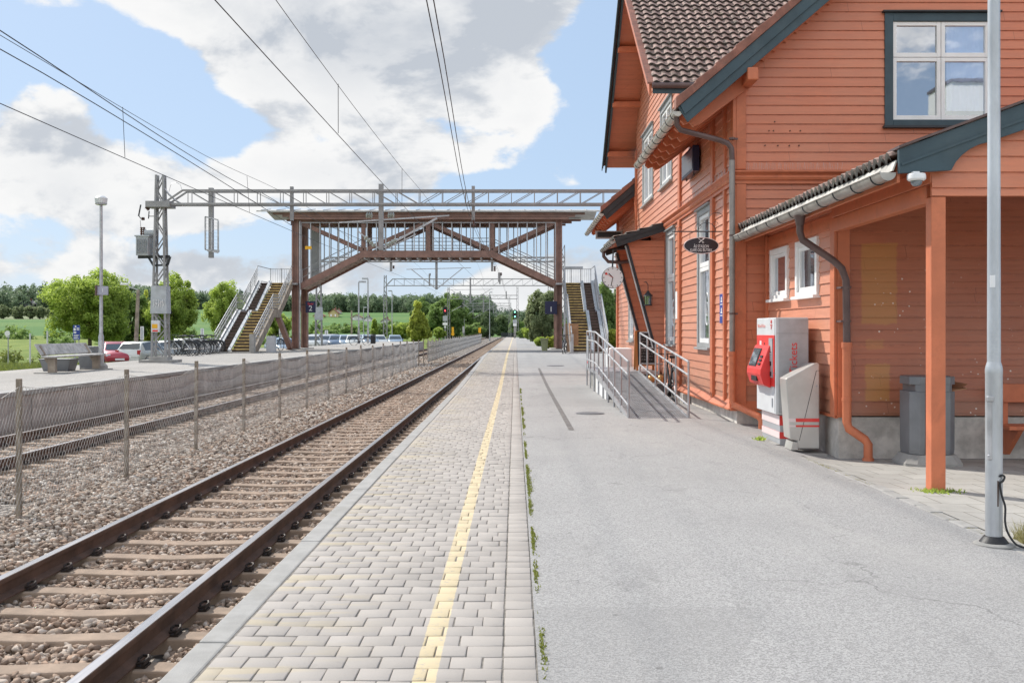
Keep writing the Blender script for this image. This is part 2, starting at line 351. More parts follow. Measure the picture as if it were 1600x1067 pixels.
# ------------------------------------------------------------------ ground, platforms, track bed
def grid(xs, ys, zf):
    xs = np.asarray(xs, float); ys = np.asarray(ys, float); X, Y = np.meshgrid(xs, ys); Z = zf(X, Y)
    V = np.stack([X, Y, Z], -1).reshape(-1, 3); nx = len(xs); ny = len(ys)
    i = (np.arange(ny-1)[:, None]*nx+np.arange(nx-1)[None, :]).ravel()
    return V, np.stack([i, i+1, i+nx+1, i+nx], -1)
def asphalt(name, c, scale=1.):
    m, n, l, b = nt(name); v = objco(n, l)
    vo = n.new('ShaderNodeTexVoronoi'); vo.inputs['Scale'].default_value = 130*scale; l.new(v, vo.inputs['Vector'])
    wn = n.new('ShaderNodeSeparateColor'); l.new(vo.outputs['Color'], wn.inputs[0])
    spk = mixc(n, l, smooth(n, l, wn.outputs[0], .1, .9), vm(c, .74), vm(c, 1.22))
    fine = noise(n, l, v, 420*scale, 3, .7)
    spk = mixc(n, l, mth(n, l, 'MULTIPLY', smooth(n, l, fine, .55, .7), .35), spk, vm(c, .4))
    f = noise(n, l, v, .55, 7, .62); big = noise(n, l, objco(n, l, (1, .25, 1)), .9, 6, .6, .5)
    col = mixc(n, l, mth(n, l, 'MULTIPLY', smooth(n, l, f, .4, .7), .35), spk, vm(c, .74))
    col = mixc(n, l, mth(n, l, 'MULTIPLY', smooth(n, l, big, .5, .75), .35), col, vm((c[0]*1.02, c[1], c[2]*.96), 1.22))
    pa = n.new('ShaderNodeTexVoronoi'); pa.distance = 'CHEBYCHEV'; pa.inputs['Scale'].default_value = .23; l.new(objco(n, l, (1.4, .6, 1)), pa.inputs['Vector']); pc = n.new('ShaderNodeSeparateColor'); l.new(pa.outputs['Color'], pc.inputs[0])
    col = mixc(n, l, mth(n, l, 'MULTIPLY', smooth(n, l, pc.outputs[0], .62, .66), .26), col, vm(c, .72))
    gu = n.new('ShaderNodeTexVoronoi'); gu.inputs['Scale'].default_value = 2.1; l.new(v, gu.inputs['Vector'])
    col = mixc(n, l, mth(n, l, 'MULTIPLY', smooth(n, l, gu.outputs[0], .045, .03), .55), col, vm(c, .35))
    wet = noise(n, l, objco(n, l, (2.2, .5, 1)), 1.0, 8, .7, 1.5); col = mixc(n, l, mth(n, l, 'MULTIPLY', smooth(n, l, wet, .54, .70), .36), col, vm(c, .62))
    st = noise(n, l, v, 1.7, 8, .75, 1.2)
    col = mixc(n, l, mth(n, l, 'MULTIPLY', smooth(n, l, st, .66, .74), .35), col, vm(c, .5))
    cr = n.new('ShaderNodeTexVoronoi'); cr.feature = 'DISTANCE_TO_EDGE'; cr.inputs['Scale'].default_value = .28
    wv = n.new('ShaderNodeVectorMath'); wv.operation = 'ADD'; l.new(v, wv.inputs[0])
    nn = n.new('ShaderNodeTexNoise'); nn.inputs['Scale'].default_value = 2.2; nn.inputs['Detail'].default_value = 6; l.new(v, nn.inputs['Vector'])
    l.new(nn.outputs['Color'], wv.inputs[1]); l.new(wv.outputs[0], cr.inputs['Vector'])
    col = mixc(n, l, mth(n, l, 'MULTIPLY', smooth(n, l, cr.outputs[0], .004, .0008), mth(n, l, 'MULTIPLY', smooth(n, l, f, .42, .6), .55)), col, vm(c, .35))
    l.new(col, b.inputs['Base Color']); b.inputs['Roughness'].default_value = .9; b.inputs['Specular IOR Level'].default_value = .25
    bump(n, l, b, mth(n, l, 'ADD', vo.outputs[0], fine), .55, .004)
    return m
m_asph = asphalt('platform_asphalt', (.352, .342, .333))
m_asph2 = asphalt('far_platform_asphalt', (.37, .348, .322), .5)
m_lot = asphalt('parking_asphalt', (.20, .195, .19), .4)

xs = np.concatenate([[.1, .16, .3, .6, 1, 1.5, 2, 2.5], np.arange(3, 5.01, .12), [5.5, 6, 7, 8, 10, 12, 16, 24, 40, 70]])
ys = np.concatenate([np.arange(-12, 9, 1.5), np.arange(9, 18, .35), np.arange(18, 60, 1.5), np.arange(60, 171, 10)])
struct(npmesh('platform_asphalt', *grid(xs, ys, h), m_asph, smooth=True))

# paved strip outside the shelter
def slabmat():
    m, n, l, b = nt('shelter_slabs'); v = objco(n, l)
    br = n.new('ShaderNodeTexBrick'); br.inputs['Scale'].default_value = 1; br.inputs['Brick Width'].default_value = .42; br.inputs['Row Height'].default_value = .42
    br.inputs['Mortar Size'].default_value = .008; br.inputs['Mortar Smooth'].default_value = .3
    br.inputs['Color1'].default_value = (.37, .355, .33, 1); br.inputs['Color2'].default_value = (.44, .425, .39, 1); br.inputs['Mortar'].default_value = (.20, .19, .16, 1)
    l.new(v, br.inputs['Vector']); f = noise(n, l, v, 2, 7, .65); fine = noise(n, l, v, 160, 3, .7)
    col = mixc(n, l, mth(n, l, 'MULTIPLY', smooth(n, l, f, .4, .7), .4), br.outputs['Color'], (.24, .225, .20))
    col = mixc(n, l, mth(n, l, 'MULTIPLY', smooth(n, l, fine, .5, .7), .3), col, (.18, .17, .15))
    l.new(col, b.inputs['Base Color']); b.inputs['Roughness'].default_value = .9
    bump(n, l, b, mth(n, l, 'SUBTRACT', mth(n, l, 'MULTIPLY', fine, .3), br.outputs['Fac']), .5, .006)
    return m
m_slab = slabmat()
V, F = grid(np.concatenate([np.arange(3.56, 5, .12), [5.5, 6.5, 8, 12]]), np.arange(-4, 12.65, .35), lambda x, y: h(x, y)+.008)
struct(npmesh('paved_pavement', V, F, m_slab, smooth=True))
mb = MB(); y = -4.
while y < 11.9:                                # worn edging stones
    L = random.uniform(.28, .42); j = random.uniform(-.012, .012); zt = H(3.5, y)+.012
    mb.box(3.44+j, 3.555+j, y, y+L-.02, zt-.1, zt+random.uniform(-.006, .004)); y += L
struct(mb.build('pavement_edging', m_kerb, bevel=.012))

# concrete brick paving along the platform edge
XE = -1.53
def brickmat():
    m, n, l, b = nt('platform_paver'); a = attr(n, 'tone'); v = objco(n, l); sp = n.new('ShaderNodeSeparateXYZ'); l.new(v, sp.inputs[0])
    c = (.392, .358, .328)
    col = mixc(n, l, a.outputs['Fac'], vm(c, .91), vm(c, 1.08))
    fine = noise(n, l, v, 170, 4, .7); f = noise(n, l, v, 1.1, 6, .6)
    col = mixc(n, l, mth(n, l, 'MULTIPLY', smooth(n, l, f, .42, .72), .40), col, vm(c, .66))
    blot = noise(n, l, v, 4.5, 6, .75, .8); col = mixc(n, l, mth(n, l, 'MULTIPLY', smooth(n, l, blot, .60, .72), .22), col, vm(c, .52))
    col = mixc(n, l, mth(n, l, 'MULTIPLY', smooth(n, l, fine, .52, .7), .30), col, vm(c, .55))
    # rubbed-off old line of yellow paint
    yl = mth(n, l, 'MULTIPLY', smooth(n, l, noise(n, l, objco(n, l, (1, 6.2, 1)), 1.0, 2), .50, .62), smooth(n, l, sp.outputs[0], -.55, -1.25))
    col = mixc(n, l, mth(n, l, 'MULTIPLY', yl, .40), col, (.50, .41, .24))
    w = mth(n, l, 'ADD', sp.outputs[0], mth(n, l, 'MULTIPLY', mth(n, l, 'SUBTRACT', noise(n, l, v, 14, 4, .7), .5), .016))
    ln = mth(n, l, 'MULTIPLY', smooth(n, l, w, -.446, -.440), smooth(n, l, w, -.338, -.344))
    wear = smooth(n, l, noise(n, l, v, 26, 6, .75), .70, .52)
    col = mixc(n, l, mth(n, l, 'MULTIPLY', mth(n, l, 'MULTIPLY', ln, wear), .9), col, (.60, .495, .315))
    l.new(col, b.inputs['Base Color']); b.inputs['Roughness'].default_value = .88; b.inputs['Specular IOR Level'].default_value = .25
    bump(n, l, b, fine, .35, .004); return m
m_brick = brickmat()
m_sand = M('joint_sand', (.20, .182, .16), .95, var=.3, vs=20, bmp=.5, bs=120)
Vb = []; tn = []; y = 1.6; rowi = 0; seg = 3.2
cur = np.array([[-1,-1,0],[1,-1,0],[1,1,0],[-1,1,0]], float)
def brick(x0, x1, y0, y1, z):
    ins = .0028; bv = .0042; jx, jy = rng.normal(0, .0013, 2); t = rng.normal(0, .0012, 4); z += rng.normal(0, .0012)
    a = [(x0+ins, y0+ins), (x1-ins, y0+ins), (x1-ins, y1-ins), (x0+ins, y1-ins)]
    i = [(x0+ins+bv, y0+ins+bv), (x1-ins-bv, y0+ins+bv), (x1-ins-bv, y1-ins-bv), (x0+ins+bv, y1-ins-bv)]
    for k, p in enumerate(a): Vb.append((p[0]+jx, p[1]+jy, z-.03))
    for k, p in enumerate(a): Vb.append((p[0]+jx, p[1]+jy, z-.0026+t[k]))
    for k, p in enumerate(i): Vb.append((p[0]+jx, p[1]+jy, z+t[k]))
    tn.append(np.clip(rng.normal(.5, .22), 0, 1))
while y < 62:
    d = .157; off = (.5 if rowi % 2 else 0)*.156 + rng.normal(0, .006); z = float(g(y+d/2))
    x = -1.378
    if off > .02: brick(x, x+off, y, y+d, z); x += off
    while x < -.058:
        L = .156+rng.normal(0, .008); x2 = min(x+L, -.058)
        if -.058-x2 < .05: x2 = -.058
        brick(x, x2, y, y+d, z); x = x2
    brick(-.054, .096, y, y+d, z)
    y += d; rowi += 1
nb = len(tn); base = (np.arange(nb)*12)[:, None]
fp = np.array([[8,9,10,11]]+[[4+k, 4+(k+1)%4, 8+(k+1)%4, 8+k] for k in range(4)]+[[k, (k+1)%4, 4+(k+1)%4, 4+k] for k in range(4)])
F = (base[:, :, None]+fp[None]).reshape(-1, 4)
struct(npmesh('brick_paving', Vb, F, m_brick, tone=np.repeat(tn, 9)))
V, F = grid([-1.39, -.7, .12], np.concatenate([[-6], np.arange(1, 62.1, 1.5)]), lambda x, y: g(y)-.0062+0*x)
struct(npmesh('paving_bed', V, F, m_sand))
def farbrick():
    m = m_brick.copy(); m.name = 'platform_paver_far'; return m
V, F = grid([-1.38, -.05, .1], np.concatenate([np.arange(61.9, 170, 6)]), lambda x, y: g(y)+0*x)
struct(npmesh('far_brick_paving', V, F, farbrick(), tone=[.5]*len(F)))
V, F = grid([-1.38, -.05, .1], np.arange(-6, 1.7, 1.5), lambda x, y: g(y)+0*x)
struct(npmesh('near_brick_paving', V, F, m_brick, tone=[.5]*len(F)))
mb = MB(); y = -4.4
while y < 168:
    L = 2.3 if y < 62 else 9.2; z0 = float(g(y)); z1 = float(g(y+L)); j = random.uniform(-.006, .006); e = .008
    P = [(XE+j, y+e), (-1.387+j, y+e), (-1.387+j, y+L-e), (XE+j, y+L-e)]
    zz = [z0, z0, z1, z1]; V = [(p[0], p[1], -.2) for p in P]+[(p[0], p[1], q) for p, q in zip(P, zz)]
    mb.add(V, [(0,3,2,1),(4,5,6,7),(0,1,5,4),(1,2,6,5),(2,3,7,6),(3,0,4,7)]); y += L
struct(mb.build('platform_kerb', m_kerb, bevel=.012))
struct(MB().box(-1.50, -1.3, -6, 168, -1.2, -.19).build('platform_retaining_wall', m_conc))
# cast iron drain channel and covers let into the asphalt
mb = MB()
a = W(893, 672, 2334/156); b_ = W(842, 581, 2334/65)
N_ = 40
for i in range(N_):
    t0, t1 = i/N_, (i+.93)/N_
    p = [a[k]+(b_[k]-a[k])*t0 for k in (0, 1)]; q = [a[k]+(b_[k]-a[k])*t1 for k in (0, 1)]
    z0, z1 = H(*p)+.005, H(*q)+.005
    mb.quad((p[0]-.042, p[1], z0), (p[0]+.042, p[1], z0), (q[0]+.042, q[1], z1), (q[0]-.042, q[1], z1))
struct(mb.build('drain_channel', M('drain_iron', (.17, .155, .145), .7, .3, var=.3, vs=8), recalc=False))
m_iron = M('manhole_iron', (.15, .15, .155), .6, .4, var=.3, vs=20, bmp=.5, bs=80)
for px, py, rx in ((922, 646, .26), (868, 578, .33)):
    Y = 2334/(py-516); x = (px-CX)/K*Y
    o = MB().lathe([(rx*.2, .006), (rx*.5, .007), (rx*.86, .006), (rx*.9, .002), (rx, .006), (rx, -.02)][::-1], 24, (x, Y, H(x, Y)+.003)).build('manhole_cover', m_iron)
    tag(o, 'round iron manhole cover in the asphalt before the ramp foot' if px > 900 else 'iron cover in the asphalt at the far end of the drain channel', 'manhole cover')

# far platform
LPX = -9.72; LZ = .3
V, F = grid([0, .5, 1], np.concatenate([np.arange(-8, 44, 4), [44.1, 44.3], np.arange(48, 66, 4), [66.1, 66.3], np.arange(68, 107, 4)]), lambda x, y: 0*x+LZ)
V[:, 0] = np.where((V[:, 1] > 44.2) & (V[:, 1] < 66.2), -16.5, np.where(V[:, 1] > 66, -15.2, -15.1))*(1-V[:, 0])-10.06*V[:, 0]
struct(npmesh('far_platform', V, F, m_asph2))
mb = MB(); mb2 = MB(); y = -6.
while y < 105:
    mb.box(LPX-.3, LPX+random.uniform(-.006, .006), y+.012, y+1.988, -1.1, LZ-.09); y += 2
    mb2.box(LPX-.34, LPX+.03, y-2+.006, y-.006, LZ-.085, LZ+.012)
def wallconc():
    m, n, l, b = nt('stained_platform_wall'); v = objco(n, l); sp = n.new('ShaderNodeSeparateXYZ'); l.new(v, sp.inputs[0])
    c = (.42, .375, .345); f = noise(n, l, v, 2.5, 7, .65); s = noise(n, l, objco(n, l, (1, 7, .5)), 1.6, 6, .6)
    col = mixc(n, l, smooth(n, l, f, .3, .7), vm(c, .8), vm(c, 1.2))
    col = mixc(n, l, mth(n, l, 'MULTIPLY', smooth(n, l, s, .45, .7), .5), col, vm(c, .55))
    col = mixc(n, l, mth(n, l, 'MULTIPLY', smooth(n, l, sp.outputs[2], -.2, -.55), .6), col, (.21, .165, .13))
    l.new(col, b.inputs['Base Color']); b.inputs['Roughness'].default_value = .95; bump(n, l, b, noise(n, l, v, 40, 5), .3, .01); return m
m_pw = wallconc()
struct(mb.build('far_platform_wall', m_pw)); struct(mb2.build('far_platform_edge', m_kerb, bevel=.01))
struct(MB().box(-17.5, LPX-.02, 105.0, 105.3, -1.1, LZ-.01).build('far_platform_end_wall', m_pw))

# land
def TL(y): return np.interp(y, [-60, 40, 57, 85, 116, 200, 400, 450, 700, 1500], [-.05, -.1, -.72, -.45, -.45, .9, 5.5, 9.0, 20, 60])
def TR(y): return np.interp(y, [-60, 60, 150, 300, 450, 700, 1500], [-.25, -.2, -.2, 0, 2, 5, 20])
def T(x, y):
    l = TL(y); fx = .12+.60*S((-x-40)/270); l = np.where(y > 450, 9+(l-9)*fx, l); r = TR(y); c = np.where(y < 300, -.95, np.interp(y, [300, 420, 700, 1500], [-.95, .5, 4, 20]))
    a = S((-x-10.5)/5); b = S((x-2)/8)
    und = .5*np.sin(x*.013+1)*np.cos(y*.011)*S((y-140)/150)*3 + 3*np.exp(-((x+190)/90)**2)*S((y-330)/150)
    tb = 1-a-b
    return a*(l+und)+b*r+np.clip(tb, 0, 1)*c
def landmat():
    m, n, l, b = nt('meadow_and_fields'); v = objco(n, l); sp = n.new('ShaderNodeSeparateXYZ'); l.new(v, sp.inputs[0])
    f = noise(n, l, v, .35, 8, .65); f2 = noise(n, l, v, 4, 6, .7); f3 = noise(n, l, objco(n, l, (.02, .006, 1)), 1, 4)
    near = mixc(n, l, smooth(n, l, f, .35, .68), (.13, .19, .045), (.27, .31, .085))
    near = mixc(n, l, mth(n, l, 'MULTIPLY', smooth(n, l, f2, .45, .7), .5), near, (.10, .14, .04))
    far = mixc(n, l, smooth(n, l, f3, .42, .58), (.10, .19, .065), (.135, .22, .075))
    pale = mixc(n, l, smooth(n, l, f, .35, .68), (.20, .24, .13), (.27, .29, .17))
    col = mixc(n, l, smooth(n, l, sp.outputs[1], 170, 180), near, far)
    col = mixc(n, l, mth(n, l, 'MULTIPLY', smooth(n, l, sp.outputs[1], 330, 336), smooth(n, l, sp.outputs[0], -140, -150)), col, pale)
    l.new(col, b.inputs['Base Color']); b.inputs['Roughness'].default_value = .95; b.inputs['Specular IOR Level'].default_value = .1
    bump(n, l, b, f2, .8, .12); return m
m_land = landmat()
xs = np.concatenate([np.linspace(-900, -120, 40), np.linspace(-115, -18, 40), np.linspace(-17, 24, 42), np.linspace(30, 700, 30)])
ys = np.concatenate([np.linspace(-60, 130, 60), np.linspace(136, 500, 60), np.linspace(515, 1500, 30)])
struct(npmesh('grass_terrain', *grid(xs, ys, T), m_land, smooth=True))
V, F = grid(np.linspace(-27.5, -17.6, 12), np.linspace(54, 122, 20), lambda x, y: T(x, y)+.05)
struct(npmesh('car_park', V, F, m_lot, smooth=True))
V, F = grid(np.linspace(-40, -15.3, 16), np.linspace(31.5, 34, 6), lambda x, y: T(x, y)+.05)
struct(npmesh('gravel_path', V, F, M('path_gravel', (.36, .34, .31), .95, var=.15, vs=4, bmp=.4)))
# low kerbs at the back of the far platform
for x0, x1, yy in ((-15.6, -13.6, 29.6), (-16.9, -15.6, 27.6)):
    pass

# ------------------------------------------------------------------ tracks
RT = -.33; TC = (-3.055, -8.08); GA = .753
prof = [(-.0625,0),(.0625,0),(.0625,.012),(.03,.022),(.009,.035),(.009,.105),(.034,.118),(.036,.145),(.030,.1535),(-.030,.1535),(-.036,.145),(-.034,.118),(-.009,.105),(-.009,.035),(-.03,.022),(-.0625,.012)]
names = {(0,-1): 'far rail of the track beside the brick platform', (0,1): 'rail nearest the brick platform edge, shiny on top',
         (1,-1): 'rail running closest under the concrete platform wall', (1,1): 'rail of the back track on the fence side'}
for ti, c in enumerate(TC):
    for sg in (-1, 1):
        cx = c+sg*GA; rt = thing('rail', names[(ti, sg)], 'rail', (cx, 2, RT-.1535), 'running rails')
        ysl = [1.5, 300]; V = []; F = []; n = len(prof)
        for yy in ysl: V += [(cx+p[0], yy, RT-.1535+p[1]) for p in prof]
        web = MB().add(V, [(j, (j+1)%n, n+(j+1)%n, n+j) for j in range(n) if j not in (8,)]+[tuple(range(n))]); web.build('rail_web', m_rust, rt)
        MB().box(cx-.0325, cx+.0325, 1.5, 300, RT-.004, RT+.0015).build('rail_head', m_railtop, rt)
def in_view(x, y, m=1.6):
    return (x > -.53*y-m) & (y > 3.2)
sl = MB(); P = [(-1.25,-.49),(-1.25,-.66),(1.25,-.66),(1.25,-.49)]
def slp(xl):
    out = []
    for s0, s1, z0, z1 in ((-1.25,-.95,-.505,-.487),(-.95,-.5,-.487,-.489),(-.5,0,-.489,-.505),(0,.5,-.505,-.489),(.5,.95,-.489,-.487),(.95,1.25,-.487,-.505)):
        out.append((s0, s1, z0, z1))
    return out
for s0, s1, z0, z1 in slp(0):
    w, wb = .085, .105
    sl.add([(s0,-wb,-.68),(s1,-wb,-.68),(s1,wb,-.68),(s0,wb,-.68),(s0,-w,z0),(s1,-w,z1),(s1,w,z1),(s0,w,z0)], [(4,5,6,7),(0,1,5,4),(2,3,7,6)]+([(3,0,4,7)] if s0 < -1.2 else [])+([(1,2,6,5)] if s1 > 1.2 else []))
clipm = MB()
def eclip(m, sg):
    x = .098*sg
    m.box(min(.06*sg, .125*sg), max(.06*sg, .125*sg), -.045, .045, -.492, -.474)
    m.tube([(x-.03*sg, -.042, -.460), (x+.02*sg, -.046, -.446), (x+.034*sg, -.015, -.434), (x+.022*sg, .022, -.430), (x-.018*sg, .038, -.436), (x-.036*sg, .014, -.446), (x-.025*sg, -.016, -.456)], .0085, 6)
    m.tube([(x+.012*sg, -.055, -.464), (x+.012*sg, .055, -.464)], .010, 6)
SP = .58
sm = None; count = 0
for ti, (c, lim, y0) in enumerate(((TC[0], 172, 3.6), (TC[1], 128, 13.0))):
    lab = ('brown concrete sleeper under the rails beside the brick platform', 'brown concrete sleeper of the back track beyond the mesh fence')[ti]
    for i in range(lim):
        yy = y0+i*SP
        if sm is None:
            o = sl.build('sleeper', m_sleeper, None, bevel=.012); sm = o
            clips = []
            for sg in (-1, 1):
                for s2 in (-1, 1):
                    q = MB(); eclip(q, s2); q.v = [(v[0]+sg*GA, v[1], v[2]) for v in q.v]
                    cc = q.build('rail_clip', m_clip, o, smooth=True); cc.parent = o; cc.matrix_parent_inverse = Matrix(); clips.append(cc)
        else:
            o = sm.copy(); COL.objects.link(o)
            if (ti == 0 and i < 62) or (ti == 1 and i < 25):
                for cc in clips: k = cc.copy(); COL.objects.link(k); k.parent = o
        o.location = (c+random.uniform(-.015, .015), yy+random.uniform(-.01, .01), random.uniform(-.006, .003)); o.rotation_euler = (0, 0, random.uniform(-.004, .004))
        tag(o, lab, 'sleeper', 'sleepers of the near track' if ti == 0 else 'sleepers of the back track')
for ti, (c, a0, lim) in enumerate(((TC[0], 3.6, 172), (TC[1], 13.0, 128))):
    q = MB(); yy = a0+lim*SP
    while yy < 230: q.box(c-1.25, c+1.25, yy-.11, yy+.11, -.6, -.489); yy += SP
    o = q.build('distant_sleepers', m_sleeper); tag(o, ('run of distant sleepers on the near track', 'run of distant sleepers on the back track')[ti], 'sleepers'); struct(o, 'stuff')

def bz(x):                      # level of the ballast
    x = np.asarray(x, float)
    return np.interp(x, [-9.8, -9.35, -8.9, -7.2, -6.7, -6.1, -5.5, -4.8, -4.3, -3.8, -2.3, -1.85, -1.5], [-.56, -.52, -.545, -.545, -.51, -.56, -.52, -.47, -.485, -.545, -.55, -.52, -.53])
def ballastmat(name, attrib):
    m, n, l, b = nt(name); v = objco(n, l)
    if attrib:
        a = attr(n, 'tone'); cr = n.new('ShaderNodeValToRGB'); e = cr.color_ramp.elements
        e[0].color = (.13, .105, .09, 1); e[1].color = (.66, .60, .54, 1)
        for p, cl in ((.22, (.31, .23, .175)), (.45, (.40, .345, .29)), (.6, (.47, .33, .245)), (.8, (.52, .46, .39))):
            q = e.new(p); q.color = (*cl, 1)
        l.new(a.outputs['Fac'], cr.inputs[0]); col = cr.outputs[0]
        sp = n.new('ShaderNodeSeparateXYZ'); l.new(v, sp.inputs[0])
        rustz = mth(n, l, 'MULTIPLY', smooth(n, l, mth(n, l, 'ABSOLUTE', mth(n, l, 'ADD', sp.outputs[0], 3.05)), 1.7, .9), .35)
        col = mixc(n, l, rustz, col, (.36, .23, .155), 'MIX')
        col = mixc(n, l, mth(n, l, 'MULTIPLY', noise(n, l, v, 45, 4), .3), col, (.16, .135, .12))
        bump(n, l, b, noise(n, l, v, 90, 4, .7), .5, .004)
    else:
        vo = n.new('ShaderNodeTexVoronoi'); vo.inputs['Scale'].default_value = 15; l.new(v, vo.inputs['Vector'])
        s = n.new('ShaderNodeSeparateColor'); l.new(vo.outputs['Color'], s.inputs[0])
        col = mixc(n, l, s.outputs[0], (.20, .165, .14), (.52, .46, .40)); col = mixc(n, l, smooth(n, l, vo.outputs[0], .3, .75), col, (.05, .042, .036))
        bump(n, l, b, vo.outputs[0], -1., .05)
    l.new(col, b.inputs['Base Color']); b.inputs['Roughness'].default_value = .9; b.inputs['Specular IOR Level'].default_value = .25
    return m
m_ball = ballastmat('ballast_bed', False); m_stones = ballastmat('ballast_stones', True)
V, F = grid(np.linspace(-9.75, -1.48, 60), np.concatenate([np.arange(0, 60, 2), np.arange(60, 301, 15)]), lambda x, y: bz(x)-.035+0*y)
struct(npmesh('ballast_bed', V, F, m_ball, smooth=True))
shapes = []
for k in range(28):                                # angular crushed stones: hulls of a few random points
    bm = bmesh.new()  # light put into leaf tone: dark inside, paler on top and sun side
    P_ = rng.normal(0, 1, (12, 3)); P_ /= np.linalg.norm(P_, axis=1)[:, None]; P_ *= rng.uniform(.75, 1.2, (12, 1)); P_ *= np.array([1.12, rng.uniform(.65, 1), rng.uniform(.5, .85)])
    for p_ in P_: bm.verts.new(p_)
    r_ = bmesh.ops.convex_hull(bm, input=bm.verts); bmesh.ops.delete(bm, geom=[q for q in r_['geom_interior'] if isinstance(q, bmesh.types.BMVert)], context='VERTS')
    bmesh.ops.triangulate(bm, faces=bm.faces); bm.verts.index_update()
    shapes.append((np.array([v.co[:] for v in bm.verts]), np.array([[v.index for v in f_.verts] for f_ in bm.faces]))); bm.free()
PX = []; PY = []; SZ = []
def scatter(y0, y1, dens, s0, s1):
    n = int(8.2*(y1-y0)*dens); x = rng.uniform(-9.68, -1.56, n); y = rng.uniform(y0, y1, n)
    k = in_view(x, y); k &= ~((x < -5.6) & (y < 12)); x, y = x[k], y[k]
    PX.append(x); PY.append(y); SZ.append(rng.uniform(s0, s1, len(x))*np.exp(rng.normal(0, .16, len(x))))
scatter(3.5, 13, 780, .022, .038); scatter(13, 22, 480, .026, .042); scatter(22, 40, 190, .036, .055); scatter(40, 75, 60, .055, .085)
x = np.concatenate(PX); y = np.concatenate(PY); s = np.concatenate(SZ); z = bz(x)+rng.uniform(-.028, .012, len(x))
keep = np.ones(len(x), bool)
for c, y0 in ((TC[0], 3.6), (TC[1], 13.0)):
    ph = np.abs(((y-y0+SP/2) % SP)-SP/2); dx = np.abs(x-c)
    on = (ph < .09) & (dx < 1.2); keep &= ~(on & (rng.random(len(x)) > .05)); z = np.where((ph >= .09) & (dx < .7), z+.020, z)
    keep &= ~(np.abs(dx-GA) < .075)
x, y, z, s = x[keep], y[keep], z[keep], s[keep]; n = len(x)
ang = rng.uniform(0, 2*np.pi, n); til = rng.normal(0, .5, n); ca, sa, ct, st = np.cos(ang), np.sin(ang), np.cos(til), np.sin(til)
VV = []; FF = []; tone = []; o_ = 0; kind = rng.integers(0, 28, n); tv = rng.random(n)
for k in range(28):
    i_ = np.where(kind == k)[0]; iv, jf = shapes[k]; m_ = len(i_)
    if m_ == 0: continue
    sh = iv[None]*s[i_][:, None, None]; X0 = sh[:, :, 0]; Y0 = sh[:, :, 1]*ct[i_][:, None]-sh[:, :, 2]*st[i_][:, None]; Z0 = sh[:, :, 1]*st[i_][:, None]+sh[:, :, 2]*ct[i_][:, None]
    VV.append(np.stack([X0*ca[i_][:, None]-Y0*sa[i_][:, None]+x[i_][:, None], X0*sa[i_][:, None]+Y0*ca[i_][:, None]+y[i_][:, None], Z0+z[i_][:, None]], -1).reshape(-1, 3))
    FF.append((jf[None]+(np.arange(m_)*len(iv))[:, None, None]).reshape(-1, 3)+o_); o_ += m_*len(iv); tone.append(np.repeat(tv[i_], len(jf)))
VV = np.concatenate(VV); FF = np.concatenate(FF); tone = np.concatenate(tone)
o = npmesh('ballast_stones', VV, FF, m_stones, tone=tone); struct(o, 'stuff'); tag(o, 'loose broken stone ballast around the tracks', 'ballast')
print('stones', n)

# moss and weeds: nobody could count the blades
def blades(name, pts, hgt, wid, mat, label):
    n = len(pts); a = rng.uniform(0, 2*np.pi, n); ln = rng.uniform(.3, 1, n)*hgt; lean = rng.normal(0, .5, (n, 2))
    b = np.array(pts); dx = np.stack([np.cos(a), np.sin(a), 0*a], -1)*wid; up = np.stack([lean[:, 0]*ln, lean[:, 1]*ln, ln], -1)
    V = np.stack([b-dx, b+dx, b+up], 1).reshape(-1, 3); F = np.arange(3*n).reshape(-1, 3)
    o = npmesh(name, V, F, mat, tone=rng.random(n)); struct(o, 'stuff'); return tag(o, label, 'weeds')
pts = []
for i in range(9000):
    yy = 3.5+rng.random()**1.4*22; d = math.sin(yy*2.1)+math.sin(yy*5.3+1)+math.sin(yy*.8)
    if d+rng.normal(0, .8) > .2: xx = .118+abs(rng.normal(0, .016))*(1.3 if d > 1 else .8); pts.append((xx, yy, float(g(yy))))
blades('moss_strip', pts, .022, .006, leafmat('moss', (.10, .12, .02), (.30, .32, .07), .2), 'green moss growing in the joint between bricks and asphalt')
pts = [(4.02+rng.normal(0, .10), 9.5+rng.normal(0, .06), H(4, 9.5)) for _ in range(260)]
blades('post_weeds', pts, .05, .012, lf_lime, 'small green weeds around the foot of the orange shelter post')
pts = [(3.62+abs(rng.normal(0, .09)), 7.1+rng.normal(0, .08), H(3.6, 7)) for _ in range(420)]
blades('dry_grass_tuft', pts, .17, .004, lf_dry, 'dry grass tuft behind the lamp post base')
pts = []
for i in range(2600):
    t = rng.random(); pts.append((3.46+abs(rng.normal(0, .03)), 4+t*8, H(3.46, 4+t*8)))
blades('edging_moss', pts, .012, .005, lf_dry, 'thin dry moss along the pavement edging stones')
pts = [(3.38+rng.normal(0, .035), 13.8+rng.normal(0, .05), H(3.38, 13.8)) for _ in range(70)]
blades('machine_weed', pts, .07, .014, lf_lime, 'single small weed at the foot of the ticket machine')
pts = []
for i in range(26000):
    xx = rng.uniform(-34, -15.4); yy = rng.uniform(24, 60)
    if 31 < yy < 34.4: continue
    pts.append((xx, yy, float(T(xx, yy))))
blades('verge_grass', pts, .40, .035, lf_grass, 'rough green grass on the verge behind the far platform')
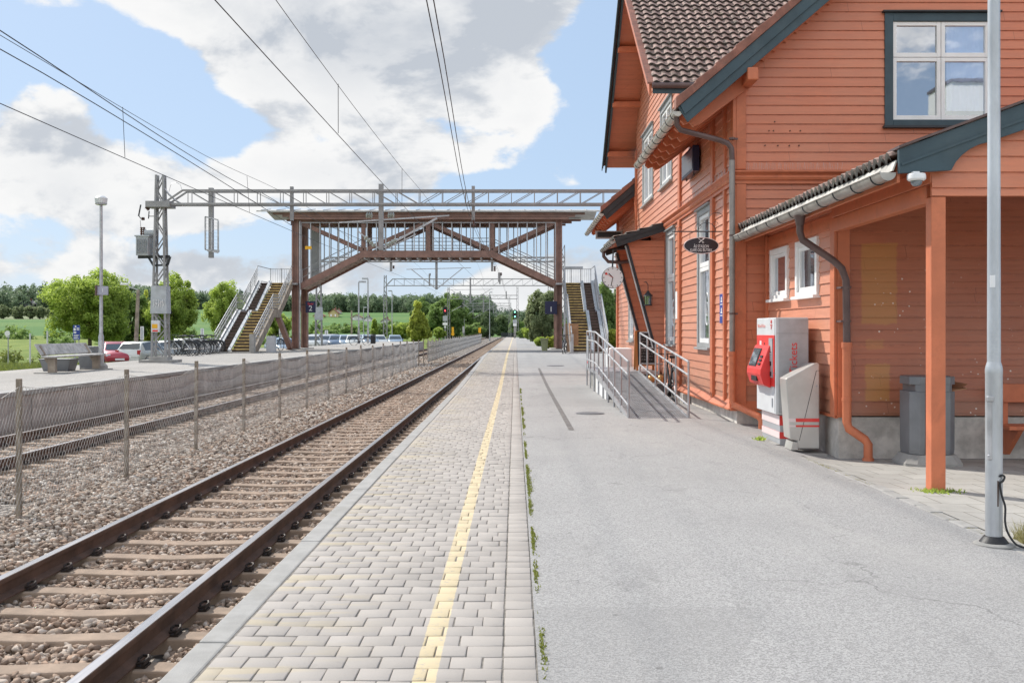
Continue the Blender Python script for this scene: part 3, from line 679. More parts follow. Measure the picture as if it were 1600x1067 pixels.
# ------------------------------------------------------------------ station building
FX = 3.57; GY = 16.1; BY1 = 34.6
def cladding(name, mat, origin, u, nrm, lo, hi, z0, z1, holes, parent, pitch=.151, lap=.018):
    """lapped boards on a vertical wall; lo/hi give the wall's extent along u at height z"""
    u = Vector(u); nv = Vector(nrm); o = Vector(origin); mb = MB()
    zs = set(); k = math.floor(z0/pitch)
    while k*pitch < z1+pitch: zs.add(round(min(max(k*pitch, z0), z1), 5)); k += 1
    for q in holes:
        for z in (q[2], q[3]):
            if z0 < z < z1: zs.add(round(z, 5))
    zs = sorted(zs)
    P = lambda a, z, d: o+u*a+Vector((0, 0, z))+nv*d
    for za, zb in zip(zs[:-1], zs[1:]):
        if zb-za < 1e-4: continue
        zm = (za+zb)/2; row = math.floor(zm/pitch)
        da = lap*(1-(za-row*pitch)/pitch); db = lap*(1-(zb-row*pitch)/pitch)
        la, ha, lb, hb = lo(za), hi(za), lo(zb), hi(zb)
        if ha-la < .01: continue
        if hb < lb: lb = hb = (lb+hb)/2
        cuts = sorted([(q[0], q[1]) for q in holes if q[2] < zm < q[3]])
        segs = []; c0 = (la, lb)
        for a, b in cuts: segs.append((c0, (a, a))); c0 = (b, b)
        segs.append((c0, (ha, hb)))
        for (a0, b0), (a1, b1) in segs:
            if a1-a0 < .002 and b1-b0 < .002: continue
            if a1 < a0: continue
            mb.quad(P(a0, za, da), P(a1, za, da), P(b1, zb, db), P(b0, zb, db))
            if abs(za-row*pitch) < 1e-3: mb.quad(P(a0, za, da), P(a1, za, da), P(a1, za, -.004), P(a0, za, -.004))
    return mb.build(name, mat, parent, recalc=False)
def window(parent, o, u, nrm, w, hgt, cols, rows, casing=.10, cmat=None, fr=.05, proud=.03, deep=.05, sill=True, sillmat=None, name='window', head=True, glassmat=None):
    """window with casing; o is the lower left corner of the outside casing, u runs along the wall"""
    u = Vector(u); nv = Vector(nrm); o = Vector(o); Z = Vector((0, 0, 1)); cmat = cmat or m_casing
    def blk(mb, a0, a1, z0, z1, d0, d1):
        c = [o+u*a+Z*z+nv*d for a, z, d in ((a0,z0,d0),(a1,z0,d0),(a1,z0,d1),(a0,z0,d1),(a0,z1,d0),(a1,z1,d0),(a1,z1,d1),(a0,z1,d1))]
        mb.add(c, [(0,3,2,1),(4,5,6,7),(0,1,5,4),(1,2,6,5),(2,3,7,6),(3,0,4,7)])
    mb = MB(); e = .002
    blk(mb, 0, casing, 0, hgt, -.06, proud); blk(mb, w-casing, w, 0, hgt, -.06, proud)
    blk(mb, casing+e, w-casing-e, hgt-casing, hgt-.001, -.06, proud-.002); blk(mb, casing+e, w-casing-e, .001, casing*.7, -.06, proud-.002)
    win = mb.build(name, cmat, parent, bevel=.004)
    if head: q = MB(); blk(q, -.04, w+.04, hgt+.002, hgt+.03, -.02, proud+.05); q.build('head_board', sillmat or cmat, win, bevel=.004)
    if sill: q = MB(); blk(q, -.03, w+.03, -.045, -.002, -.02, proud+.055); q.build('sill', sillmat or cmat, win, bevel=.004)
    x0, x1, z0, z1 = casing, w-casing, casing*.7, hgt-casing
    f = MB(); gl = MB(); d1 = proud-.03; d0 = d1-deep
    cs = [x0+(x1-x0)*i/cols for i in range(cols+1)]; tot = sum(rows); acc = 0; zs = [z0]
    for r_ in rows: acc += r_; zs.append(z0+(z1-z0)*acc/tot)
    for i in range(cols):
        for j in range(len(rows)):
            a0, a1, b0, b1 = cs[i]+.004, cs[i+1]-.004, zs[j]+.004, zs[j+1]-.004
            blk(f, a0, a0+fr, b0, b1, d0, d1); blk(f, a1-fr, a1, b0, b1, d0, d1)
            blk(f, a0+fr, a1-fr, b0, b0+fr*1.15, d0, d1-.002); blk(f, a0+fr, a1-fr, b1-fr, b1, d0, d1-.002)
            gl.quad(*[o+u*a+Z*z+nv*(d0+.012) for a, z in ((a0+fr-.005,b0+fr-.005),(a1-fr+.005,b0+fr-.005),(a1-fr+.005,b1-fr+.005),(a0+fr-.005,b1-fr+.005))])
    f.build('frame', m_white, win, bevel=.004); gl.build('pane', glassmat or m_glass, win, recalc=False)
    return win
def tilesheet(name, o, u, v, nu, nv_, pu, pv, mat, parent, amp=.044):
    o = Vector(o); u = Vector(u).normalized(); v = Vector(v).normalized(); nr = u.cross(v).normalized()
    if nr.z < 0: nr = -nr
    S_ = [0, .12, .3, .5, .7, .88]; prof_ = [.2, .75, 1, .72, .12, 0]
    V = []; F = []; tn = []
    for j in range(nv_):
        for i in range(nu):
            t = rng.normal(.5, .22); jz = rng.normal(0, .003); jv = rng.normal(0, .004); b = len(V)
            for (f, lift) in ((0, .048), (.10, .044), (1.08, 0)):
                for q, pq in zip(S_+[1.0], prof_+[.2]):
                    V.append(o+u*((i+q)*pu)+v*((j+f)*pv+jv)+nr*(pq*amp+lift+jz))
            for q, pq in zip(S_+[1.0], prof_+[.2]): V.append(o+u*((i+q)*pu)+v*((j)*pv+jv)+nr*(pq*amp+lift*0-.012))
            for r_ in range(2):
                for q in range(6): F.append((b+r_*7+q, b+r_*7+q+1, b+(r_+1)*7+q+1, b+(r_+1)*7+q)); tn.append(t)
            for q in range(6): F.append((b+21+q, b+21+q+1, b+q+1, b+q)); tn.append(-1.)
    return npmesh(name, [tuple(p) for p in V], F, mat, parent, tone=np.where(np.array(tn) < -.9, -1, np.clip(tn, .03, 1)))
def tilemat():
    m, n, l, b = nt('weathered_roof_tiles'); a = attr(n, 'tone'); v = objco(n, l)
    col = mixc(n, l, a.outputs['Fac'], (.21, .135, .112), (.48, .335, .285)); col = mixc(n, l, smooth(n, l, a.outputs['Fac'], .02, -.4), col, (.022, .019, .016))  # lower tile faces coloured near black, standing in for shade between courses
    f = noise(n, l, v, 7, 8, .7, .3); col = mixc(n, l, mth(n, l, 'MULTIPLY', smooth(n, l, f, .47, .62), .85), col, (.055, .048, .036))
    g_ = noise(n, l, v, 19, 5, .7); col = mixc(n, l, mth(n, l, 'MULTIPLY', smooth(n, l, g_, .60, .68), .7), col, (.42, .41, .37))
    ms = noise(n, l, v, 2.3, 6, .7); col = mixc(n, l, mth(n, l, 'MULTIPLY', smooth(n, l, ms, .58, .72), .5), col, (.10, .095, .035))
    l.new(col, b.inputs['Base Color']); b.inputs['Roughness'].default_value = .85; bump(n, l, b, noise(n, l, v, 60, 5, .7), .4, .008); return m
m_tile = tilemat()
m_edge = M('verge_tiles', (.26, .115, .085), .8, var=.25, vs=4, bmp=.3, dirt=(.13, .10, .085), damt=.6, ds=5)
m_soffit = plank_paint('orange_soffit_boards', vm(ORANGE, .9), .1)

st = thing('station_building', 'orange clapboard two storey station building with tiled gable roofs beside the platform', 'building', (8, 25, 0))
SL = .86; EX = 2.61; EZ = 4.985                 # main roof: slope, eave position
XR = 9.3; RZ = EZ+SL*(XR-EX)
top = lambda x: EZ-.10+SL*(min(x, 2*XR-x)-EX)
BX1 = 2*XR-FX
gw = (5.965, 7.80, 4.80, 6.62)                 # gable window
# gable wall facing the camera
xl = lambda z: max(FX, EX+(z-EZ+.10)/SL); xh = lambda z: min(BX1, 2*XR-EX-(z-EZ+.10)/SL)
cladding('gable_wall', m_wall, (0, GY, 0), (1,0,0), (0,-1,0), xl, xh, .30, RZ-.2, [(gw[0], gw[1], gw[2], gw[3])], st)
# a wall facing the tracks, ground floor and upper floor, with window openings
W1 = (18.12, 19.42, 1.18, 3.80); W2 = (22.15, 23.45, 1.18, 3.80); W3 = (29.9, 31.2, 1.18, 3.80)
DO = (24.05, 25.75, .46, 2.95); U1 = (22.55, 24.35, 4.92, 6.85); U2 = (25.65, 27.75, 4.92, 6.85)
cladding('platform_wall', m_wall_lit, (FX, 0, 0), (0,1,0), (-1,0,0), lambda z: GY, lambda z: BY1, .30, EZ+.72, [W1, W2, W3, DO, U1, U2], st)
CY0, CY1, CRZ, CEZ = 21.65, 29.25, 10.45, 6.55  # cross gable
ch = .757; cm = (20.45+30.5)/2
cladding('cross_gable_wall', m_wall_lit, (FX, 0, 0), (0,1,0), (-1,0,0), lambda z: max(CY0, 20.45+(z-CEZ+.12)/ch), lambda z: min(CY1, 30.5-(z-CEZ+.12)/ch), EZ+.72, CRZ, [U1, U2], st)
MB().box(FX+.25, BX1, BY1-.2, BY1, 0, EZ+.5).build('rear_wall', m_wall, st)
MB().box(FX+.06, BX1-.1, GY+.06, BY1-.25, .1, EZ+.6).build('inner_lining', m_riser, st)
q = MB(); q.ext([(FX+.06, GY+.07, EZ+.5), (BX1-.1, GY+.07, EZ+.5), (XR, GY+.07, RZ-.45)], (0, BY1-GY-.4, 0)); q.build('attic_lining', m_riser, st)
q = MB(); q.ext([(FX+.06, CY0+.1, EZ+.5), (FX+.06, CY1-.1, EZ+.5), (FX+.06, CY1-.1, CEZ-.1), (FX+.06, cm, CRZ-.4), (FX+.06, CY0+.1, CEZ-.1)], (5, 0, 0)); q.build('cross_gable_lining', m_riser, st)
cladding('cross_gable_side_wall', m_wall, (0, CY0, 0), (1,0,0), (0,-1,0), lambda z: FX, lambda z: FX+4, EZ, CEZ+.2, [], st)
# roofs
def slab(name, a, b, c, d, t, mat): q = MB(); q.ext([a, b, c, d], (0, 0, -t)); return q.build(name, mat, st)
OV = 15.62
slab('roof_deck', (EX, OV, EZ), (XR, OV, RZ), (XR, 35.3, RZ), (EX, 35.3, EZ), .09, m_soffit) if False else None
for (y0, y1) in ((OV, 20.75), (29.6, 35.4)):
    slab('eave_soffit', (EX, y0, EZ), (XR-.5, y0, EZ+SL*(XR-.5-EX)), (XR-.5, y1, EZ+SL*(XR-.5-EX)), (EX, y1, EZ), .09, m_soffit)
    nr = (1, 0, SL)
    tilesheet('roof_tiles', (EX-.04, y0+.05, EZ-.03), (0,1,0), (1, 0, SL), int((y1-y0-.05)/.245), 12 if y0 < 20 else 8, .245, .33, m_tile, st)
slab('eave_soffit', (4.3, 20.75, EZ+SL*1.69), (XR-.5, 20.75, EZ+SL*(XR-.5-EX)), (XR-.5, 29.6, EZ+SL*(XR-.5-EX)), (4.3, 29.6, EZ+SL*1.69), .09, m_soffit)
slab('far_slope', (XR-.5, OV, EZ+SL*(XR-.5-EX)), (XR, OV, RZ), (XR, 35.4, RZ), (XR-.5, 35.4, EZ+SL*(XR-.5-EX)), .09, m_soffit)
slab('far_slope', (XR, OV, RZ), (2*XR-EX, OV, EZ), (2*XR-EX, 35.4, EZ), (XR, 35.4, RZ), .09, m_edge)
VX = 2.8                                         # verge of the cross gable
for y0, s in ((20.45, 1), (30.5, -1)):
    slab('cross_roof_deck', (VX, y0, CEZ), (XR-1, y0, CEZ), (XR-1, cm, CEZ+ch*(cm-20.45)), (VX, cm, CEZ+ch*(cm-20.45)), .08, m_soffit)
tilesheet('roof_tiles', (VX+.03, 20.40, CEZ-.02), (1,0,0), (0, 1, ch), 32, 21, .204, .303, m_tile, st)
# verge boards, seen edge on against the sky
for y0, s in ((20.45, 1), (30.5, -1)):
    q = MB(); q.ext([(VX-.05, y0, CEZ+.03), (VX-.05, cm-.003*s, CEZ+.03+ch*(cm-20.45)), (VX-.05, cm-.003*s, CEZ-.24+ch*(cm-20.45)), (VX-.05, y0, CEZ-.24)], (.05, 0, 0)); q.build('barge_board', m_blue if s < 0 else m_trim, st)
    q = MB(); q.ext([(VX-.09, y0-.05*s, CEZ+.07-.04), (VX-.09, cm-.003*s, CEZ+.075+ch*(cm-20.45)), (VX-.09, cm-.003*s, CEZ+.035+ch*(cm-20.45)), (VX-.09, y0-.05*s, CEZ+.03-.04)], (.16, 0, 0)); q.build('verge_tiles', m_edge, st)
    if s < 0:                                    # stepped outer boards and purlins under the far slope
        for k in range(3):
            q = MB(); q.ext([(VX-.10-.025*k, y0+.03, CEZ+.05-.07*k), (VX-.10-.025*k, cm+.01, CEZ+.05-.07*k+ch*(cm-20.45)), (VX-.10-.025*k, cm+.01, CEZ-.03-.07*k+ch*(cm-20.45)), (VX-.10-.025*k, y0+.03, CEZ-.03-.07*k)], (.024, 0, 0)); q.build('outer_barge_board', m_blue, st)
    for t in (.12, .42, .72):
        yy = y0+s*t*(cm-20.45); zz = CEZ-.14+ch*t*(cm-20.45)
        MB().box(VX-.03, FX+.2, yy-.07, yy+.07, zz-.16, zz).build('purlin_end', m_trim, st, bevel=.02)
q = MB().box(VX+.02, FX+2.9, 20.40, 20.44, CEZ-.20, CEZ-.04); q.build('fascia', m_blue, st)
q = MB(); q.tube([(VX+.0, 20.36, CEZ-.05), (6.4, 20.36, CEZ-.05)], .06, 10); q.build('cross_gutter', m_pipe, st, smooth=True)
# main front barge boards at the gable, two stepped boards, frieze and verge tiles
def rake(name, mat, y0, y1, dz0, dz1, xa, xb, zoff=0):
    q = MB(); q.ext([(xa, y0, EZ+SL*(xa-EX)+dz0), (xb, y0, EZ+SL*(xb-EX)+dz0), (xb, y0, EZ+SL*(xb-EX)+dz1), (xa, y0, EZ+SL*(xa-EX)+dz1)], (0, y1-y0, 0)); c_ = -dz0*.49 if dz0 < -.1 else 0; q.v[0] = (xa+c_, y0, EZ+SL*(xa+c_-EX)+dz0); q.v[4] = (xa+c_, y1, q.v[0][2]); return q.build(name, mat, st, bevel=.004)
for y0, y1, xe in ((OV, GY, XR), (29.3, 29.62, FX+.1)):
    rake('barge_board', m_blue if y0 < 20 else m_dark, y0-.03, y0, -.31, .055, EX-.06, xe)
    rake('barge_board', m_blue if y0 < 20 else m_dark, y0-.055, y0-.032, -.15, .058, EX-.03, xe)
    x = EX-.10; i = 0
    while x < min(xe, 9.2):
        q = MB(); zz = EZ+SL*(x-EX); dx = .31; r_ = random.uniform(-.006, .006)
        q.ext([(x, 0, zz+.06), (x+dx+.03, 0, zz+.06+SL*(dx+.03)), (x+dx, 0, zz+.205+SL*dx), (x, 0, zz+.24+r_)], (0, .20, 0)); q.v = [(v[0], v[1]+y0-.085-.004*(i % 2), v[2]) for v in q.v]
        q.build('verge_tile', m_edge, st, bevel=.01); x += dx; i += 1
rake('gable_frieze', m_trim, GY-.05, GY-.018, -.30, -.115, FX+.25, XR)
q = MB()                                         # little scalloped edge below the frieze
x = FX+.4
while x < 9:
    zz = EZ+SL*(x-EX)-.30; q.ext([(x, GY-.045, zz-.0), (x+.181, GY-.045, zz+.156), (x+.10, GY-.045, zz+.05), (x+.04, GY-.045, zz-.025)], (0, .02, 0)); x += .176
q.build('frieze_scallops', m_trim, st)
MB().box(FX+.06, FX+.23, GY-.56, GY-.02, EZ+.42, EZ+.62).build('purlin_end', m_trim, st, bevel=.02)
# rafter tails with scroll ends
def tail(y):
    q = MB(); P_ = [(EX+.06,EZ-.09),(EX+.04,EZ-.17),(EX+.10,EZ-.23),(EX+.19,EZ-.20),(EX+.25,EZ-.27),(EX+.36,EZ-.22),(FX+.1,EZ+.30),(FX+.1,EZ+.62)]
    q.ext([(a, y-.045, b+.045) for a, b in P_], (0, .09, 0)); return q
for y in list(np.arange(16.0, 20.6, .62))+list(np.arange(30.0, 35.2, .66)): tail(y).build('rafter_tail', m_trim, st)
def gutter(name, a, b, r, mat, parent, hooks=.6, hm=None, hx=-1):
    """half round gutter from a to b (along Y), with strap hooks"""
    n_ = 10; V = []
    for p in (a, b):
        for j in range(n_+1):
            t = math.pi*j/n_; V.append((p[0]-r*math.cos(t), p[1], p[2]-r*math.sin(t)))
        for j in range(n_, -1, -1):
            t = math.pi*j/n_; V.append((p[0]-(r-.006)*math.cos(t), p[1], p[2]-(r-.006)*math.sin(t)))
    k = 2*(n_+1); q = MB().add(V, [(j, (j+1) % k, k+(j+1) % k, k+j) for j in range(k)])
    q.ext([(a[0]-r*math.cos(math.pi*j/n_), a[1]-.004, a[2]-r*math.sin(math.pi*j/n_)) for j in range(n_+1)], (0, .004, 0))
    q.tube([(a[0]-r, a[1], a[2]+.004), (b[0]-r, b[1], b[2]+.004)], .010, 6)
    o = q.build(name, mat, parent, smooth=True); y = min(a[1], b[1])+.25
    while y < max(a[1], b[1]):
        pts = [(a[0]-(r+.004)*math.cos(math.pi*j/8), y, a[2]-(r+.004)*math.sin(math.pi*j/8)) for j in range(9)]
        MB().tube([(a[0]+r+.05, y, a[2]+.09)]+pts[::-1], .008, 5).build('gutter_hook', hm or m_dark, o); y += hooks
    return o
gutter('gutter', (EX-.06, OV, EZ-.055), (EX-.06, 20.75, EZ-.055), .075, m_gutterw, st, .52)
gutter('gutter', (EX-.06, 29.3, EZ-.055), (EX-.06, 35.5, EZ-.055), .075, m_gutterw, st, .52)
# pilasters, corner boards, cornice
def board(name, x0, x1, y0, y1, z0, z1, mat=None): return MB().box(x0, x1, y0, y1, z0, z1).build(name, mat or m_trim, st, bevel=.008)
BZ0, BZ1 = 3.86, 4.09
for y0, y1 in ((GY-.04, GY+.14), (17.74, 17.94), (21.30, 21.55), (29.1, 29.3), (34.3, 34.62)):
    board('pilaster', FX-.065, FX+.02, y0, y1, .30, BZ0-.002); board('pilaster', FX-.06, FX+.02, y0, y1, BZ1+.002, EZ+.35 if y0 < 21 or y0 > 29.2 else CEZ+.2)
board('pilaster', FX-.06, FX+.02, 16.75, 16.86, .30, BZ0-.002); board('pilaster', FX-.055, FX+.02, 16.75, 16.86, BZ1+.002, EZ+.4)
board('corner_board', FX-.005, FX+.155, GY-.05, GY-.002, .26, BZ0-.002); board('corner_board', FX-.005, FX+.155, GY-.05, GY-.002, BZ1+.002, EZ+.80)
def cornice(a, b, nx, ny):
    q = MB(); pr = [(.0,BZ0),(.035,BZ0),(.035,BZ0+.05),(.06,BZ0+.06),(.075,BZ0+.10),(.06,BZ0+.135),(.085,BZ0+.16),(.115,BZ0+.18),(.115,BZ0+.20),(.0,BZ1)]
    q.ext([(a[0]+nx*p, a[1]+ny*p, z) for p, z in pr], (b[0]-a[0], b[1]-a[1], 0)); q.build('cornice', m_trim, st)
cornice((FX-.10, GY-.02), (BX1, GY-.02), 0, -1); cornice((FX-.02, GY-.02), (FX-.02, 23.45), -1, 0); cornice((FX-.02, 26.2), (FX-.02, BY1), -1, 0)
q = MB()
for i in range(46): x = FX+.15+i*.034; q.tube([(x, GY-.08, BZ1-.01), (x+random.uniform(-.01, .01), GY-.11+.05*(i % 3), BZ1+.105)], .0016, 3)
for i in range(60): y = 16.2+i*.09; q.tube([(FX-.09, y, BZ1-.01), (FX-.12+.04*(i % 3), y, BZ1+.10)], .002, 3)
q.build('bird_spikes', m_galv, st)
q = MB()
for y in np.arange(20.0, 20.9, .05): q.tube([(EX-.05, y, EZ+.0), (EX-.16-.05*((int(y*20)) % 3), y+random.uniform(-.03, .03), EZ+.20)], .002, 3)
q.build('bird_spikes', m_dark, st)
# plinth and skirt board
MB().box(FX+.02, BX1, GY+.02, BY1, -.5, .22).build('plinth', m_stone, st)
q = MB(); q.ext([(FX-.01, GY-.09, .36), (FX-.115, GY-.09, .235), (FX-.115, GY-.09, .205), (FX+.03, GY-.09, .205), (FX+.03, GY-.09, .36)], (0, BY1-GY, 0)); q.build('skirt_board', m_trim, st, bevel=.005)
q = MB(); q.ext([(FX-.115, GY-.012, .36), (FX-.115, GY-.10, .235), (FX-.115, GY-.10, .205), (FX-.115, GY+.03, .205)], (.8, 0, 0)); q.build('skirt_board', m_trim, st, bevel=.005)
for y in (20.4,): MB().box(FX-.14, FX-.02, y, y+.3, -.1, .2).build('plinth_block', m_stone, st)
# windows
for o_ in (W1, W2, W3):
    wdw = window(st, (FX, o_[1], o_[2]), (0,-1,0), (-1,0,0), o_[1]-o_[0], o_[3]-o_[2], 1, (1.42, .98), .11, m_casing, .075, .03, .06, True, m_casing)
    if o_ != W3:
        q = MB(); yc = (o_[0]+o_[1])/2; zc = o_[2]+.72
        pts = [(FX+.048, yc+.17*math.cos(2*math.pi*i/28), zc+.30*math.sin(2*math.pi*i/28)) for i in range(29)]; q.tube(pts, .011, 6)
        pts = [(FX+.048, yc+.08*math.cos(2*math.pi*i/20), zc+.13*math.sin(2*math.pi*i/20)) for i in range(21)]; q.tube(pts, .006, 6)
        q.build('etched_oval', m_paper, wdw, smooth=True)
for o_ in (U1, U2):
    window(st, (FX, o_[1], o_[2]), (0,-1,0), (-1,0,0), o_[1]-o_[0], o_[3]-o_[2], 2, (1.25, .5), .12, m_casing, .065, .035, .06, True, m_casing)
wg = window(st, (gw[0], GY, gw[2]), (1,0,0), (0,-1,0), gw[1]-gw[0], gw[3]-gw[2], 2, (1.05, .60), .135, m_blue, .062, .035, .05, True, m_dark, glassmat=m_clear)
def curtain(x0, x1, z0, z1, y, name):
    V = []; nx = 40
    for i in range(nx+1):
        t = i/nx; x = x0+(x1-x0)*t
        V += [(x, y+.007*math.sin(t*34+.7*math.sin(t*9)), z0), (x, y+.007*math.sin(t*34+.7*math.sin(t*9)), z1)]
    return MB().add(V, [(2*i, 2*i+2, 2*i+3, 2*i+1) for i in range(nx)]).build(name, m_voile, wg, recalc=False)
curtain(6.99, 7.60, 5.05, 6.50, GY+.047, 'curtain')
# entrance porch with slanting sides
def porch_side(yp, nm):
    PT = [(2.665, 3.50), (3.565, 3.80), (3.565, 1.02), (3.30, 1.16)]
    lo = lambda z: 2.665+(3.50-z)/(3.50-1.16)*(3.30-2.665); hi = lambda z: 3.53
    o = cladding(nm, m_wall, (0, yp-.03, 0), (1,0,0), (0,-1,0), lo, hi, 1.16, 3.62, [], st)
    MB().ext([(2.68, yp-.02, 3.5), (3.53, yp-.02, 3.6), (3.53, yp-.02, 1.18), (3.32, yp-.02, 1.18)], (0, .05, 0)).build('porch_side_core', m_trim, st)
    MB().bar((2.655, yp, 3.52), (3.31, yp, 1.08), .05, .13, up=(0,1,0)).build('porch_edge_board', m_dark, st)
    MB().bar((2.61, yp, 3.50), (3.265, yp, 1.08), .014, .15, up=(0,1,0)).build('porch_edge_strip', m_galv, st)
porch_side(23.62, 'porch_side'); porch_side(26.0, 'porch_side')
q = MB(); q.ext([(2.36, 23.45, 3.66), (3.60, 23.45, 4.03), (3.60, 23.45, 3.97), (2.36, 23.45, 3.60)], (0, 2.75, 0)); q.build('porch_roof', m_soffit, st)
tilesheet('porch_roof_tiles', (2.33, 23.5, 3.665), (0,1,0), (1, 0, .3), 11, 4, .245, .32, m_tile, st, .02)
for yy in (23.40, 26.2):
    q = MB(); q.ext([(2.33, yy, 3.67), (3.59, yy, 4.05), (3.61, yy, 3.86), (2.40, yy, 3.46)], (0, .04, 0)); q.build('porch_barge_board', m_dark, st)
    q = MB(); q.ext([(2.33, yy-.02, 3.672), (3.59, yy-.02, 4.052), (3.60, yy-.02, 3.97), (2.35, yy-.02, 3.58)], (0, .018, 0)); q.build('porch_barge_board', m_dark, st)
gutter('porch_gutter', (2.30, 23.45, 3.60), (2.30, 26.25, 3.60), .065, m_zinc, st, .4)
q = MB(); q.tube([(2.30, 25.9, 3.54), (2.30, 25.9, 3.42), (2.42, 25.9, 3.28), (2.75, 25.9, 3.26), (3.0, 25.9, 3.3)], .045, 10); q.build('porch_downpipe', m_pipe, st, smooth=True)
q = MB().box(FX+.02, FX+.06, DO[0], DO[1], DO[2], DO[3]); q.build('entrance_door', m_trim, st)
for yy in (DO[0]+.1, (DO[0]+DO[1])/2+.05):
    MB().box(FX+.005, FX+.018, yy, yy+.62, 1.35, 2.75).build('door_pane', m_glass, st)
# downpipe of the main roof
q = MB(); q.tube([W(1057, 182, 15.72), W(1058, 196, 15.74), W(1063, 203, 15.77), W(1074, 206, 15.8), W(1124, 219, 15.93), W(1137, 224, 15.95), W(1143, 232, 15.95), (3.475, 15.95, 4.2)], .044, 12)
dp = q.build('downpipe', m_pipe, st, smooth=True); q = MB(); q.tube([(3.475, 15.95, 4.22), (3.475, 15.95, 1.12)], .0465, 12); q.build('straight_pipe', m_pipez, dp, smooth=True)
q = MB(); q.tube([(3.475, 15.95, 1.14), (3.475, 15.95, .40), (3.50, 15.92, .31), (3.80, 15.55, .16), (3.84, 15.5, .10), (3.84, 15.5, -.08)], .056, 12)
q.lathe([(.066, 0), (.066, .06)], 12, (3.475, 15.95, 1.10)); q.lathe([(.062, 0), (.062, .035)], 12, (3.475, 15.95, .80)); q.build('downpipe_foot', m_trim, dp, smooth=True)
q = MB()
for z in (4.55, 3.0, 1.75): q.lathe([(.05, 0), (.05, .03)], 10, (3.475, 15.95, z)); q.box(3.47, 3.57, 15.96, 15.99, z, z+.03)
q.build('pipe_clips', m_pipe, dp)
q = MB()
for px, py in ((1210, 191), (1201, 205), (1208, 205), (1234, 205), (1250, 205), (1195, 228), (1215, 228), (1233, 228), (1248, 228)):
    a = W(px, py, GY); q.lathe([(.011, -.03), (.011, .02)], 8, a, 'y')
q.build('wall_screws', m_rust, st)

# ------------------------------------------------------------------ waiting shelter (low annex)
AX = 4.07; AY = 12.6
SA = .367; GX = 3.66; GZ = 3.07; RYF = 9.5
an = thing('waiting_shelter', 'low orange annex with open waiting shelter under a lean-to tiled roof', 'shelter', (6, 12, -.1))
wa = [(1207, 1234, 458, 388), (1247, 1281, 452, 366)]
AW = []
for x0, x1, yb, yt in wa:
    Y1 = AX*K/(x0-CX); Y0 = AX*K/(x1-CX); AW.append((Y0, Y1))
aw = [(AW[0][0], AW[0][1], 1.98, 2.76), (AW[1][0], AW[1][1], 1.98, 2.76)]
cladding('annex_wall', m_wall_lit, (AX, 0, 0), (0,1,0), (-1,0,0), lambda z: AY, lambda z: GY, .42, 3.12, aw, an)
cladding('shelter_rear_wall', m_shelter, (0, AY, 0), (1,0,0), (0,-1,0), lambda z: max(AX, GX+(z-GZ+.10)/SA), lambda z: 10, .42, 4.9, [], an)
MB().box(AX+.03, 10, AY+.03, GY-.08, -.6, .40).build('annex_plinth', m_stone, an)
MB().box(AX+.05, 10, AY+.05, GY-.1, .41, 3.0).build('annex_lining', m_riser, an)
for a in aw:
    window(an, (AX, a[1], a[2]), (0,-1,0), (-1,0,0), a[1]-a[0], a[3]-a[2], 1, (1,), .085, m_white, .05, .048, .04, True, m_white, head=False)
def ab(name, x0, x1, y0, y1, z0, z1, mat=None, bv=.006): return MB().box(x0, x1, y0, y1, z0, z1).build(name, mat or m_trim, an, bevel=bv)
ab('corner_board', AX-.045, AX-.005, AY-.03, AY+.14, .40, 3.0); ab('corner_board', AX-.003, AX+.15, AY-.045, AY-.006, .40, 3.05)
ab('corner_strip', AX-.05, AX-.004, GY-.14, GY-.06, .42, 3.0); ab('frieze_board', AX-.028, AX-.004, AY+.15, GY-.15, 2.79, 2.985)
ab('base_drip_board', AX-.035, AX+.01, AY-.03, GY-.08, .39, .425)
PYF = 9.57; PXF = AX                              # the front post
ab('shelter_post', PXF-.07, PXF+.07, PYF, PYF+.14, H(4, 9.6)-.05, 2.785, bv=.01)
ab('shelter_post', 7.3, 7.44, PYF, PYF+.14, H(7, 9.6)-.05, 2.785, bv=.01)
ab('side_beam', PXF-.06, PXF+.06, PYF+.144, AY-.048, 2.74, 2.91); ab('side_fascia', PXF-.085, PXF-.062, PYF+.0, AY-.05, 2.914, 3.06)
SA = .367; GX = 3.66; GZ = 3.07; RYF = 9.5
cladding('shelter_front_panel', m_wall, (0, PYF, 0), (1,0,0), (0,-1,0), lambda z: max(PXF-.07, GX+.1+(z-GZ-.0)/SA), lambda z: 10, 2.79, 5.3, [], an)
ab('front_panel_core', PXF-.06, 10, PYF+.01, PYF+.06, 2.79, 3.02)
q = MB(); xs_ = (GX, 10.); q.ext([(xs_[0], RYF, GZ+.03), (xs_[1], RYF, GZ+.03+SA*(10-GX)), (xs_[1], RYF, GZ-.05+SA*(10-GX)), (xs_[0], RYF, GZ-.05)], (0, GY-.07-RYF, 0)); q.build('shelter_roof_deck', m_soffit, an)
q = MB()
for yy in np.arange(10.2, 16, .8): q.ext([(GX+.05, yy, GZ-.055), (9.9, yy, GZ-.055+SA*(9.9-GX)), (9.9, yy, GZ-.16+SA*(9.9-GX)), (GX+.05, yy, GZ-.11)], (0, .07, 0))
q.build('shelter_rafters', m_trim, an)
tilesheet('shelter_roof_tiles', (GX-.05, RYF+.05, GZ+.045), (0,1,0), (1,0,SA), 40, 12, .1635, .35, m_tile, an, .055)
def pz(px, py): a = W(px, py, RYF-.05); return a
sy = RYF-.05
bp = [pz(1405, 233), pz(1700, 233-108), pz(1700, 168), pz(1600, 203), pz(1545, 222), pz(1530, 226), pz(1516, 233), pz(1504, 242), pz(1494, 253), pz(1487, 266), pz(1405, 271)]
